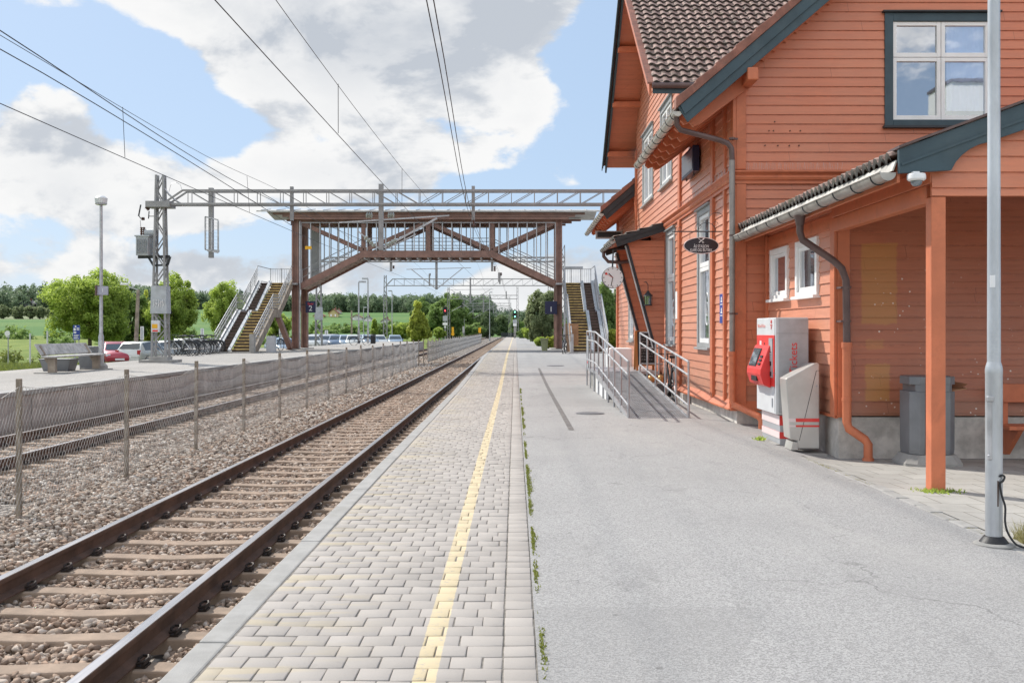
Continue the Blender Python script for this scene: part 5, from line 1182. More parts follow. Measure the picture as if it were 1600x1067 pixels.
# framed panel under the far eave
fp_ = thing('framed_panel', 'dark louvred panel in a pale frame hanging under the far eave', 'panel', (3.0, 33, 4.7)); YF = 33.; a = W(931, 361, YF); b_ = W(972, 373, YF)
MB().box(a[0], 3.55, YF-.02, YF+.16, b_[2], a[2]).build('frame', m_galv, fp_); MB().box(a[0]+.05, 3.5, YF-.028, YF-.021, b_[2]+.045, a[2]-.04).build('louvre', m_dark, fp_)
# ------------------------------------------------------------------ footbridge and railway equipment
BY = 62.; bs = K/BY
def bp_(px, py, d=0.): return ((px-CX)/bs, BY+d, CAMZ-(py-CY)/bs)
fb = thing('footbridge', 'maroon steel truss footbridge with glazed sides crossing over the tracks', 'footbridge', (-5.5, BY, 0))
BW = 2.7
cols = [(-13.67, .42), (2.72, .40)]
for cx_, w_ in cols:
    for d in (0, BW):
        q = MB(); zt = bp_(0, 340)[2]
        q.box(cx_-w_/2, cx_-w_/2+.10, BY+d-.17, BY+d+.17, -.6, zt); q.box(cx_+w_/2-.10, cx_+w_/2, BY+d-.17, BY+d+.17, -.6, zt); q.box(cx_-w_/2+.1, cx_+w_/2-.1, BY+d-.05, BY+d+.05, -.6, zt)
        q.build('column', m_maroon, fb)
    MB().box(cx_-.5, cx_+.5, BY-.5, BY+BW+.5, -.7, .36).build('footing', m_conc, fb)
ztop = bp_(0, 336)[2]; zb = bp_(0, 397)[2]; zl = bp_(0, 449)[2]
nodes_b = [(-13.45, zl), (bp_(568, 0)[0], zb), (bp_(769, 0)[0], zb), (2.5, bp_(0, 443)[2])]
xd = [bp_(x, 0)[0] for x in (468, 568, 669, 769, 868)]
for d in (0, BW):
    for a, b in zip(nodes_b[:-1], nodes_b[1:]):
        q = MB(); hh = .21
        q.ext([(a[0], BY+d-.07, a[1]-hh), (b[0], BY+d-.07, b[1]-hh), (b[0], BY+d-.07, b[1]+hh), (a[0], BY+d-.07, a[1]+hh)], (0, .14, 0)); q.build('bottom_chord', m_maroon, fb)
    MB().box(-13.9, 2.95, BY+d-.075, BY+d+.075, ztop-.46, ztop-.06).build('top_chord', m_maroon, fb)
    zu = ztop-.45; zn = zb+.2
    for a, b in (((xd[0], zu), (xd[1], zn)), ((xd[1], zn), (xd[2], zu)), ((xd[2], zu), (xd[3], zn)), ((xd[3], zn), (xd[4], zu))):
        MB().bar((a[0], BY+d, a[1]), (b[0], BY+d, b[1]), .26, .12, up=(0,1,0)).build('diagonal', m_maroon, fb)
    for x in xd[1:4]: MB().box(x-.14, x+.14, BY+d-.055, BY+d+.055, zn+.0, zu).build('vertical', m_maroon, fb)
def floor_z(x):
    return float(np.interp(x, [nodes_b[0][0], nodes_b[1][0], nodes_b[2][0], nodes_b[3][0]], [nodes_b[0][1], zb, zb, nodes_b[3][1]]))
q = MB(); q.ext([(p[0], BY+.08, p[1]+.02) for p in nodes_b]+[(p[0], BY+.08, p[1]-.06) for p in nodes_b[::-1]], (0, BW-.16, 0)); q.build('walkway', M('walkway_planks', (.30, .24, .2), .9, var=.3), fb)
q = MB(); x = xd[1]
while x < xd[3]: q.box(x, x+.09, BY+.05, BY+BW-.05, zb-.30, zb-.07); x += .66
q.build('cross_beams', m_galv, fb)
for a, b in ((nodes_b[0], nodes_b[1]), (nodes_b[3], nodes_b[2])):
    q = MB(); n_ = 15
    for i in range(n_):
        t = i/n_; x0 = a[0]+(b[0]-a[0])*t; z0 = a[1]+(b[1]-a[1])*t; x1 = a[0]+(b[0]-a[0])*(t+1/n_)
        q.box(min(x0, x1), max(x0, x1)+.02, BY+.08, BY+BW-.08, z0+.03, z0+.16)
    q.build('bridge_steps', M('bridge_step', (.36, .29, .25), .9, var=.3), fb)
for d, nm in ((-.10, 0), (BW+.10, 1)):
    mm = MB(); x = -13.3 
    while x < 2.55:
        z0 = floor_z(x)+.2; mm.box(x-.03, x+.03, BY+d-.04, BY+d+.04, z0, ztop-.45); x += .585 if nm == 0 else .44
    mm.box(-13.4, 2.5, BY+d-.02, BY+d+.02, ztop-.52, ztop-.46); mm.build('glazing_bars', m_galv, fb)
    gl = [(p[0], BY+d, p[1]+.21) for p in nodes_b]; gl2 = [(p[0], BY+d, ztop-.5) for p in nodes_b[::-1]]
    q = MB(); V = gl+gl2; q.add(V, [(0, 1, 6, 7), (1, 2, 5, 6), (2, 3, 4, 5)]); q.build('glazing', m_tint, fb, recalc=False)
    q = MB(); 
    for dz in (.55, 1.0): q.tube([(p[0], BY+(.22 if nm == 0 else BW-.22), p[1]+dz) for p in nodes_b], .025, 6)
    q.build('inner_handrail', m_galv, fb)
rx0, rx1 = bp_(407, 0)[0], 5.2
q = MB(); q.ext([(rx0, BY-1.0, ztop+.08), (rx0, BY-1.0, ztop+.16), (rx0, BY+BW/2, ztop+.5), (rx0, BY+BW+1.0, ztop+.16), (rx0, BY+BW+1.0, ztop+.08), (rx0, BY+BW/2, ztop+.40)], (rx1-rx0, 0, 0)); q.build('roof', M('roof_sheet', (.47, .46, .44), .5, .3, var=.15, dirt=(.3, .27, .24), damt=.5), fb)
for k, (xa, dz) in enumerate(((rx0+.9, .07), (rx0+1.5, -.07), (rx0+1.9, -.22))):
    for d in (-.55, BW+.5): MB().box(xa, rx1-(xa-rx0), BY+d-.06, BY+d+.06, ztop+dz-.12, ztop+dz+.01).build('roof_purlin', m_maroon, fb)
q = MB(); x = rx0+.3
while x < rx1: q.bar((x, BY-1.0, ztop+.18), (x+.0, BY+BW/2, ztop+.52), .04, .05); x += .95
q.build('roof_seams', m_galv, fb)
q = MB(); x = xd[0]+.2
while x < xd[4]: q.bar((x, BY, ztop-.2), (x, BY+BW, ztop-.2), .1, .15); x += 1.3
q.build('ceiling_joists', m_maroon, fb)
q = MB(); q.tube([(-13.36, BY-.24, .0), (-13.36, BY-.24, ztop-.4)], .05, 8); q.build('drainpipe', m_galv, fb, smooth=True)
MB().box(-13.3, -12.6, BY+BW-.1, BY+BW, zl+.2, ztop-.5).build('end_panel', m_casing, fb)
MB().box(-13.05, -12.65, BY-.15, BY-.13, bp_(0, 390)[2], bp_(0, 385)[2]).build('yellow_plate', m_yellow, fb)

def staircase(x0, x1, rampx, left, label):
    yb, yt = 52.6, 61.3; z0 = LZ+.05; z1 = bp_(0, 443)[2]; n_ = 24; mid = 13; lnd = 1.1
    t = thing('bridge_staircase', label, 'staircase', ((x0+x1)/2, yb, LZ))
    run = (yt-yb-lnd)/(n_-1); rise = (z1-z0)/n_
    def prof(i): return yb+run*i+(lnd if i >= mid else 0), z0+rise*i
    r0, r1 = rampx; s0, s1 = (x0, r0) if not left else (r1, x1); 
    for i in range(n_):
        y, z = prof(i); dp = run+(lnd if i == mid-1 else 0)
        o = MB().box(s0+.03, s1-.03, y-.03, y+dp, z+rise-.05, z+rise).build('tread', m_tread, t); MB().box(s0+.03, s1-.03, y+.0, y+.02, z, z+rise-.052).build('riser', m_riser, o)
        o = MB().box(r0+.15, r1-.15, y-.03, y+dp, z+rise-.05, z+rise).build('narrow_tread', m_pipe, t); MB().box(r0+.15, r1-.15, y, y+.02, z, z+rise-.052).build('narrow_riser', m_riser, o)
    line = [(yb-.1, z0+.02), (prof(mid-1)[0]+run*.5, prof(mid-1)[1]+rise), (prof(mid)[0], prof(mid-1)[1]+rise), (yt+.05, z1+.05)]
    for xx in (r0+.085, r1-.085):                   # pram channels
        q = MB()
        q.ext([(xx-.085, y, z+.10) for y, z in line]+[(xx-.085, y, z+.02) for y, z in line[::-1]], (.17, 0, 0)); q.build('pram_channel', m_steel, t)
    for xx in (x0, x1):
        q = MB(); q.ext([(xx-.05, y, z+.16) for y, z in line]+[(xx-.05, y+.12, z-.32) for y, z in line[::-1]], (.10, 0, 0)); q.build('stringer', m_galv if xx != x1 or not left else m_wood, t)
        q = MB(); pts = [(xx, y, z+1.0) for y, z in line]; q.tube(pts, .03, 6); q.tube([(xx, y, z+.55) for y, z in line], .02, 6); q.tube([(xx, y, z+.80) for y, z in line], .022, 6)
        q.build('handrail', m_galv, t, smooth=True)
        for i in range(0, n_, 3): y, z = prof(i); MB().tube([(xx, y, z), (xx, y, z+1.02)], .022, 6).build('railing_post', m_galv, t)
        q = MB()
        for a, b in zip(line[:-1], line[1:]):
            L = b[0]-a[0]; k = max(2, int(L/.13))
            for j in range(k): f = j/k; q.bar((xx, a[0]+L*f, a[1]+(b[1]-a[1])*f+.2), (xx, a[0]+L*f, a[1]+(b[1]-a[1])*f+.95), .012, .012)
        q.build('balusters', m_galv, t)
    # top landing with railings
    MB().box(x0 if left else 2.5, -13.46 if left else x1, yt+.0, BY+BW-.1, z1-.1, z1+.0).build('top_landing', m_galv, t)
    q = MB(); yy = BY+BW-.15
    for dz in (.15, 1.05): q.tube([(x0, yt, z1+dz), (x0, yy, z1+dz), (x1, yy, z1+dz), (x1, yt, z1+dz)], .025, 6)
    for k in range(15): x = x0+(x1-x0)*k/14; q.bar((x, yy, z1+.15), (x, yy, z1+1.05), .016, .016)
    for k in range(4): x = x0+(x1-x0)*k/3; q.tube([(x, yy, z1), (x, yy, z1+1.1)], .025, 6)
    q.build('landing_railing', m_galv, t)
    MB().box(x0-.15, x1+.15, yb-.5, yb+.35, LZ-.4, LZ+.06).build('foot_slab', m_conc, t)
    ym, zm = prof(mid)
    xs = x1-.1 if left else x1-.05
    MB().bar((xs, ym+.3, zm-.25), (xs, ym+3.6, LZ), .28, .28).build('raking_strut', m_maroon if left else m_galv, t)
    for xx in ((x0+.15,) if left else (x1-.55,)): MB().box(xx-.14, xx+.14, ym+.1, ym+.4, LZ-.3, zm-.3).build('support_post', m_galv, t)
    MB().box((x1-.12) if left else (x0-.07), (x1+.12) if left else (x0+.07), yb-.55, yb-.2, LZ, LZ+1.0).build('end_post', m_conc if left else m_galv, t)
    return t
staircase(-15.85, -13.78, (-15.78, -15.0), True, 'outdoor staircase with pram ramp up to the bridge from the concrete platform')
staircase(2.98, 4.90, (4.02, 4.82), False, 'outdoor staircase with pram ramp up to the bridge next to the orange station')
bpn = MB().box(2.93, 3.38, 53.2, 53.3, .3, 1.85).add([(2.93, 53.25, .3), (3.02, 60, .3), (3.02, 60, 1.9), (2.93, 53.25, 1.9)], [(0,1,2,3)]).build('plywood_panel', m_card); tag(bpn, 'brown plywood panel leaning beside the right hand bridge staircase', 'panel')
# platform number signs
def numsign(x, y, z, num, lab, w_=.62, hh=.72):
    t = thing('platform_sign', lab, 'sign', (x, y, z)); MB().box(x-w_/2, x+w_/2, y-.05, y+.05, z, z+hh).build('board', m_navy, t, bevel=.02)
    (text('Spor', .20, (x, y-.053, z+hh*.77), FRONT, m_red, t) if num == '2' else None); text(num, .46, (x, y-.053, z+hh*.36), FRONT, m_paper, t)
    MB().bar((x-w_/2, y, z+hh*.7), (x-w_/2-.3 if num == '2' else x+w_/2+.2, y, z+hh*.7), .05).build('arm', m_dark, t)
a = bp_(484.5, 488.5, .2); numsign(a[0], a[1], a[2], '2', 'dark blue sign with a white 2 beside the left bridge columns')
a = bp_(864.5, 491, -.3); numsign(a[0]-.15, a[1], a[2], '1', 'dark blue sign with a white 1 beside the right bridge column', .75, .8)

def lattice_mast(t, x, y, z0, z1, wb, wt, plate=None, name='mast'):
    q = MB(); n_ = int((z1-z0)/.55)
    C = lambda s1, s2, f: (x+s1*(wb+(wt-wb)*f)/2, y+s2*(wb+(wt-wb)*f)/2*.8, z0+(z1-z0)*f)
    for s1 in (-1, 1):
        for s2 in (-1, 1): q.bar(C(s1, s2, 0), C(s1, s2, 1), .072 if wb > .4 else .06)
    for i in range(n_):
        f0, f1 = i/n_, (i+1)/n_; s = 1 if i % 2 else -1
        for s2 in (-1, 1): q.bar(C(-s, s2, f0), C(s, s2, f1), .045, .02, up=(0,1,0)); q.bar(C(s2, -s, f0), C(s2, s, f1), .045, .02, up=(1,0,0))
    o = q.build(name, m_mast, t)
    if plate:
        f0, f1 = [(p-z0)/(z1-z0) for p in plate]; r = MB(); e = 1.34
        a = [(x+(u-x)*e, y+(v-y)*e, w_) for u, v, w_ in (C(-1,-1,f0), C(1,-1,f0), C(1,1,f0), C(-1,1,f0), C(-1,-1,f1), C(1,-1,f1), C(1,1,f1), C(-1,1,f1))]
        r.add(a, [(0,3,2,1),(4,5,6,7),(0,1,5,4),(1,2,6,5),(2,3,7,6),(3,0,4,7)]); r.build('climbing_guard', m_steel, o)
    return o
def truss(t, x0, x1, y, zb_, zt_, d=.42, step=.85, dbl=True, chamfer=0, sw=.050):
    q = MB()
    for yy in ((y-d/2, y+d/2) if dbl else (y,)):
        q.bar((x0, yy, zb_), (x1, yy, zb_), sw*1.3, sw*1.5); q.bar((x0+chamfer, yy, zt_), (x1, yy, zt_), sw*1.2, sw*1.4)
        if chamfer: q.bar((x0, yy, zb_), (x0+chamfer, yy, zt_), sw*1.2)
    ch_ = q.build('beam_chords', m_mast, t); q = MB(); x = x0+chamfer+.2; i = 0; mid_ = (x0+x1)/2
    while x+step <= x1:
        for yy in ((y-d/2, y+d/2) if dbl else (y,)):
            q.bar((x, yy, zb_), (x, yy, zt_), sw*.5); a, b = ((x, zt_), (x+step, zb_)) if x < mid_ else ((x, zb_), (x+step, zt_)); q.bar((a[0], yy, a[1]), (b[0], yy, b[1]), sw*.5)
        x += step; i += 1
    q.build('beam_lacing', m_mast, t)
def insulator(q, a, b, r, n_=6):
    a = Vector(a); b = Vector(b); pts = []; rs = []
    for i in range(n_*2+1): pts.append(a+(b-a)*(i/(n_*2))); rs.append(r if i % 2 else r*.45)
    q.tube(pts, rs, 8)
GYN = 37.3; gs = K/GYN
def gp(px, py, d=0., Y=GYN): return ((px-CX)/K*Y, Y+d, CAMZ-(py-CY)/K*Y)
gn = thing('catenary_gantry', 'nearest grey lattice gantry with transformer mast carrying the overhead wires', 'gantry', (-13.3, GYN, LZ))
mx = gp(251, 0)[0]
mo = lattice_mast(gn, mx, GYN, LZ+.1, gp(0, 274)[2], .52, .26, (gp(0, 490)[2], gp(0, 447)[2]))
MB().box(mx-.34, mx+.34, GYN-.3, GYN+.3, LZ+.0, LZ+.22).build('mast_foot', m_conc, gn); MB().box(mx-.62, mx+.62, GYN-.55, GYN+.55, LZ-.3, LZ+.10).build('footing', m_conc, gn)
b0 = gp(241.5, 519, -.30); b1 = gp(254.5, 501, -.30)
cbx = MB().box(b0[0], b1[0], GYN-.36, GYN-.24, b0[2], b1[2]).build('switch_box', m_mgrey, gn, bevel=.01)
c0 = gp(243, 513, -.36); c1 = gp(251.5, 506.5, -.36); MB().box(c0[0], c1[0], GYN-.368, GYN-.361, c0[2], c1[2]).build('warning_label', m_yellow, cbx)
MB().box(b0[0]+.05, b0[0]+.25, GYN-.368, GYN-.361, c0[2]-.12, c0[2]-.06).build('red_label', m_red, cbx)
MB().tube([gp(262, 503, -.2), gp(262, 560, -.2)], .03, 6).build('cable_tube', m_galv, gn)
q = MB(); rs = random.Random(4)
for k in range(5):
    x0 = 244+k*3.2; pts = [gp(x0+rs.uniform(-1, 1), 481+rs.uniform(-1, 1), -.275), gp(x0+rs.uniform(0, 2), 469+rs.uniform(-2, 3), -.275), gp(x0+rs.uniform(1, 3), 478+rs.uniform(-2, 2), -.275), gp(x0+rs.uniform(2, 4), 472+rs.uniform(-2, 2), -.275)]; q.tube(pts, .009, 4)
q.build('graffiti', m_paper, mo)
zt_, zb2 = gp(0, 299)[2], gp(0, 320)[2]
truss(gn, mx+.15, 5.2, GYN, zb2, zt_, .46, .86, True, .75)
MB().box(mx-.45, mx+.45, GYN-.34, GYN+.34, zb2-.12, zb2+.10).build('beam_bracket', m_mast, gn)
lattice_mast(gn, 5.3, GYN, .2, zt_+.5, .45, .26)
for px, yt, yb2, w_ in ((330, 294, 403, .16), (456, 292, 345, .12), (595.5, 288, 391, .17), (739.5, 291, 344, .12)):
    a = gp(px, yt); b = gp(px, yb2); MB().box(a[0]-w_/2, a[0]+w_/2, GYN-w_/2, GYN+w_/2, b[2], a[2]).build('drop_post', m_mast, gn)
# protective cage round the first drop post
q = MB(); f = [gp(324, 341), gp(324, 391), gp(344, 393), gp(344, 346)]; 
for x in (324, 334, 344): q.bar(gp(x, 340+.3*(x-324), -.25), gp(x, 391+.2*(x-324), -.25), .05)
for py in (340, 391): q.bar(gp(324, py, -.25), gp(344, py+5, -.25), .05)
for d in (-.25,): 
    for k in range(9): q.bar(gp(324, 345+k*5.4, d), gp(344, 350+k*5.4, d), .008)
q.bar(gp(327, 392, -.2), gp(345, 393, -.2), .08); q.build('cage', m_galv, gn)
# transformer, bushings, conservator and support bracket
tf = MB(); a = gp(217.5, 400); b = gp(236.5, 371); tf.box(a[0], b[0], GYN-.33, GYN+.33, a[2], b[2]); 
for k in range(6): xx = a[0]+.06+k*.075; tf.box(xx, xx+.02, GYN-.40, GYN-.331, a[2]+.08, b[2]-.08)
tf.box(a[0]-.04, b[0]+.04, GYN-.37, GYN+.37, b[2], b[2]+.05); to = tf.build('transformer', m_tank, gn)
q = MB()
for px in (221, 225): insulator(q, gp(px, 370), gp(px, 355), .06, 5)
insulator(q, gp(221, 342), gp(226, 342), .07, 3); insulator(q, gp(228, 323), gp(233, 328), .08, 3); q.build('insulators', m_insul, to)
q = MB(); q.lathe([(.14, -.2), (.14, .2)], 16, (gp(235.5, 0)[0], GYN, gp(0, 364)[2]), 'x'); q.build('conservator', m_tank, to, smooth=True)
q = MB(); q.bar(gp(216, 402), gp(265, 401), .10, .1); q.bar(gp(232, 402), gp(240, 415), .07); q.bar(gp(266, 401), gp(262, 414), .07); q.bar(gp(240, 415), gp(262, 414), .07)
q.build('support_bracket', m_dark, to); q = MB(); q.tube([gp(233, 330), gp(232, 342), gp(232, 338), gp(243, 338)], .02, 5); q.bar(gp(216.5, 338), gp(220, 320), .04); q.tube([gp(220, 320), gp(217, 337), gp(220, 342)], .018, 5); q.tube([gp(219, 344), gp(220, 355)], .008, 4); q.build('fuse_arm', m_dark, to)
q = MB(); q.tube([gp(254, 295), gp(258, 296), gp(264, 304), gp(275, 314), gp(284, 319)], .035, 6); q.tube([gp(264, 300), gp(267, 288), gp(275, 285), gp(282, 289), gp(284, 296)], .008, 4); q.build('cable_loop', m_galv, gn)
# cantilever with insulators on the middle drop post
q = MB(); q.bar(gp(600, 387), gp(683, 341), .07); q.bar(gp(530, 348), gp(702, 337), .05); q.bar(gp(592, 388), gp(560, 362), .05); q.bar(gp(604, 389), gp(650, 366), .035); cn = q.build('cantilever', m_galv, gn)
q = MB()
for px in (577, 611): insulator(q, gp(px-5, 337), gp(px+5, 337), .13, 3)
insulator(q, gp(570, 370), gp(586, 385), .10, 4); insulator(q, gp(604, 384), gp(620, 375), .10, 4); q.build('insulators', m_insg, cn)
q = MB(); insulator(q, gp(739.5, 344), gp(741, 354), .06, 3); insulator(q, gp(456, 345), gp(456, 352), .06, 3); q.build('insulators', m_insul, gn)

def gantry(Y, lab, pl, pr, py_top, py_bot, mt, base_py, drops, hang, right=True, chord=.06, yl=None):
    t = thing('catenary_gantry', lab, 'gantry', (gp(pl, 0, 0, Y)[0], Y, 0)); G = lambda px, py, d=0.: gp(px, py, d, Y)
    x0, x1 = G(pl, 0)[0], G(pr, 0)[0]
    lattice_mast(t, x0, Y, -.9 if Y > 110 else LZ-.2, G(0, mt)[2], .5, .25, (G(0, 500)[2], G(0, 480)[2]) if Y < 100 else None)
    if right: lattice_mast(t, x1, Y, -.9, G(0, mt-1)[2], .4, .22)
    truss(t, x0+.1, x1, Y, G(0, py_bot)[2], G(0, py_top)[2], .4, 1.2, Y < 130, .8, chord)
    q = MB()
    for px, a, b in drops: p = G(px, a); r = G(px, b); MB().box(p[0]-.09, p[0]+.09, Y-.09, Y+.09, r[2], p[2]).build('drop_post', m_mast, t)
    ins = MB()
    for kind, a, b, w_ in hang:
        if kind == 'b': q.bar(G(*a), G(*b), w_)
        else: insulator(ins, G(*a), G(*b), w_, 3)
    q.build('cantilevers', m_galv, t); ins.build('insulators', m_insul, t)
    return t
gantry(78, 'second grey gantry standing just behind the footbridge', 498, 880, 402.5, 409, 384, 541, [(682, 398, 452.5), (611, 400, 424), (769, 400, 424), (780, 426, 440)],
       [('b', (682, 452), (643, 421), .06), ('b', (682, 452), (723, 419), .06), ('b', (635, 421), (736, 418.5), .05), ('i', (615, 415), (615, 420), .1), ('i', (773, 416), (773, 424), .1), ('i', (783, 426), (783, 430), .09)], True)
gantry(121, 'third grey gantry beyond the footbridge with a wire leading to its left mast', 602, 858, 436, 446.5, 430, 531, [(735, 434, 473), (671, 428, 446), (781, 426, 444)],
       [('b', (735, 472), (705, 453), .05), ('b', (735, 472), (767, 452), .06), ('b', (698, 453), (771, 452), .05), ('i', (672, 427), (672, 431), .1), ('i', (783, 427), (783, 431), .1)], True)
gantry(168, 'fourth gantry, its left mast beside the red signal', 701, 808.5, 461.5, 467, 449, 526, [(755.5, 460, 488), (719, 455, 466), (791, 455, 467)],
       [('b', (706, 486), (721, 478), .09), ('b', (735, 483), (722, 474), .06), ('b', (755, 488), (775, 476), .06), ('b', (728, 474), (780, 474), .06)], True, .07)
gantry(225, 'fifth gantry, small in the distance over the tracks', 724.5, 796, 474, 478, 465, 524, [(771, 473, 490)], [('b', (730, 492), (741, 484), .09), ('b', (771, 490), (784, 480), .07)], True, .08)
gantry(290, 'farthest gantry, tiny where the tracks vanish', 739, 798, 480.5, 483.5, 474, 522, [(775, 480, 494)], [('b', (741, 497), (752, 490), .1), ('b', (775, 494), (786, 487), .08)], True, .09)

# overhead wires
def wire(name, lab, pts, r=.011, sag=.0, n_=14):
    return MB().tube(spline(pts, 8), r, 5)
def addw(nm, lab, pts, r=.011, sag=0., dro=None):
    o = wire(nm, lab, pts, r, sag).build(nm, m_wire); tag(o, lab, 'wire', 'overhead wires'); return o
def at(px, py, Y): return gp(px, py, 0, Y)
c1, c2 = TC
cw1 = [(c1-.1, -6, 4.95), (c1-.05, GYN, 5.0), (c1+.1, 78, 5.35), (c1-.1, 121, 5.5), (c1+.1, 168, 5.55), (c1, 225, 5.6), (c1+.2, 290, 5.7)]
addw('contact_wire', 'contact wire above the track beside the brick platform', cw1, .007)
ms1 = [(c1-.05, -6, 5.95), (-2.7, 26, 5.45), (c1, GYN, 6.35), (c1, 57, 5.8), (c1, 78, 6.9), (c1, 99, 6.4), (c1, 121, 7), (c1, 145, 6.3), (c1, 168, 7), (c1, 225, 7), (c1+.2, 290, 7)]
ms1 = [(c1-.1, -6, 6.0), (c1-.08, 14, 5.82), (c1-.06, 26, 5.92), (c1-.05, GYN, 6.15), (c1, 57, 5.9), (c1, 78, 6.9), (c1, 99, 6.4), (c1, 121, 7), (c1, 145, 6.3), (c1, 168, 7), (c1, 225, 7), (c1+.2, 290, 7)]
addw('messenger_wire', 'thinner carrying wire above the near contact wire', ms1, .0055)
cw2 = [(c2, 6, 5.05), (c2+.1, GYN, 5.05), (c2-.1, 78, 5.4), (c2, 121, 5.5), (c2, 168, 5.6), (c2, 225, 5.6), (c2, 290, 5.6)]
addw('contact_wire', 'lowest wire on the left, contact wire of the back track', cw2, .008)
ms2 = [(c2, 6, 6.6), (c2, 25, 5.75), (c2, GYN, 6.2), (c2, 57, 5.9), (c2, 78, 6.9), (c2, 99, 6.4), (c2, 121, 7), (c2, 168, 7), (c2, 225, 7), (c2, 290, 7)]
ms2 = [(c2, 6, 6.25), (c2, 16, 6.12), (c2, 26, 6.05), (c2, GYN, 6.3)]+ms2[3:]
addw('messenger_wire', 'thin carrying wire on the left above the lowest wire', ms2, .006)
addw('feeder_wire', 'thick feeder wire on the left ending at the second drop post', [at(0, 80, 15.5), at(430, 331, GYN)] and [(-9.0, 8, 6.2), (-8.55, 18, 6.15), at(455, 352, GYN)], .010)
addw('feeder_wire', 'thick wire on the left that runs down across the gantry beam', [at(-120, -28, 14), at(0, 48, 15.5), at(388, 295, 34), at(595, 388, 56)], .010)
for dx, lab in ((0, 'left one of the paired thick wires over the brick platform'), (.09, 'right one of the paired thick wires over the brick platform')):
    addw('feeder_wire', lab, [(-.80+dx, -6, 5.75), (-1.13+dx, 12.7, 5.70), (-1.58+dx, GYN, 5.42), (-1.4+dx, 78, 6.2), (-1.3+dx, 121, 6.4), (-1.3+dx, 168, 6.6), (-1.2+dx, 225, 6.6)], .0085)
def onw(P, y): return tuple(float(np.interp(y, [p[1] for p in P], [p[k] for p in P])) for k in range(3))
for A, B, y, lab in ((ms1, cw1, 17.6, 'thin dropper between the near carrying wire and contact wire, nearest one'), (ms1, cw1, 27.4, 'thin dropper between the near carrying wire and contact wire, next along'),
                  (ms2, cw2, 20.5, 'thin dropper hanging from the left carrying wire, nearest one'), (ms2, cw2, 30, 'thin dropper hanging from the left carrying wire, next along')):
    o = MB().tube([onw(A, y), onw(B, y)], .006, 5).build('wire_dropper', m_wire); tag(o, lab, 'dropper wire')
# signals
def signal(px, py, Y, lit, lab, plates):
    a = gp(px, py, 0, Y); s = Y/K; t = thing('railway_signal', lab, 'signal', (a[0], Y, -.5))
    MB().tube([(a[0], Y+.2, -.9), (a[0], Y+.2, a[2]+8*s)], .09, 8).build('post', m_mast, t)
    q = MB(); r_, hh = 3.6*s, 6.6*s; P_ = [(a[0]+r_*math.cos(u)*1.0, Y, a[2]+(hh-r_)*(1 if math.sin(u) > 0 else -1)+r_*math.sin(u)) for u in np.linspace(0, 2*math.pi, 24, endpoint=False)]
    q.ext(P_, (0, .25, 0)); q.build('head', m_black, t)
    for k, dz in enumerate((3.6, 0, -3.6)):
        mtl = m_offlamp
        if lit == 'red' and k == 1: mtl = m_redlamp
        if lit == 'green' and k != 1: mtl = m_greenlamp
        MB().lathe([(1.15*s, -.03), (1.15*s, 0)], 14, (a[0], Y-.003, a[2]+dz*s), 'y').build('lens', mtl, t)
        q = MB(); q.tube([(a[0]+1.5*s*math.cos(u), Y-.18, a[2]+dz*s+1.5*s*math.sin(u)) for u in np.linspace(0, math.pi, 9)], .04, 5); q.build('visor', m_black, t)
    for (dy, w_, hh, m_) in plates: MB().box(a[0]-w_*s/2, a[0]+w_*s/2, Y-.03, Y+.02, a[2]-(dy+hh)*s, a[2]-dy*s).build('plate', m_, t)
signal(695.5, 485.5, 150, 'red', 'railway signal showing red beside the fourth gantry mast', [(8, 7, 8, m_steel), (18.5, 7.6, 4, m_paper), (24, 3, 2.5, m_paper)])
signal(804.5, 491, 150, 'green', 'railway signal showing two green lights at the end of the brick platform', [(8.5, 7, 5, m_steel), (14, 5.5, 4.5, m_paper), (20, 3.5, 14, m_conc)])
def marker(px, py0, py1, Y, w_, lab, m_=None, ball=False):
    a = gp(px, py1, 0, Y); b = gp(px, py0, 0, Y); s = Y/K; t = thing('marker_board', lab, 'marker', (a[0], Y, -.8))
    MB().box(a[0]-w_*s/2, a[0]+w_*s/2, Y, Y+.05, a[2], b[2]).build('board', m_ or m_yellow, t); MB().tube([(a[0], Y+.1, -.9), (a[0], Y+.1, b[2])], .04, 6).build('post', m_mast, t)
    if ball: MB().lathe([(2.6*s, -.02), (2.6*s, .02)], 16, (a[0], Y-.03, a[2]), 'y').build('disc', m_yellow, t)
marker(707.5, 511, 522, 140, 3.4, 'yellow marker board with a disc beside the red signal', None, True)
marker(749.5, 512, 520, 175, 4, 'orange and yellow marker board at the far end of the fence', m_yellow)
marker(724, 510, 520, 160, 3, 'grey marker board between the track masts', m_galv)
# distant parapet where the tracks vanish
o = MB(); a = gp(783, 526, 0, 310); b = gp(806, 519.5, 0, 310)
for k in range(12): xx = a[0]+(b[0]-a[0])*k/12; o.box(xx, xx+.28, 310, 310.1, a[2]-1, b[2])
o.box(a[0], b[0], 310.1, 310.2, a[2]-1, b[2]-.2)
tag(o.build('slatted_barrier', m_dark), 'dark slatted barrier where the tracks vanish', 'barrier')

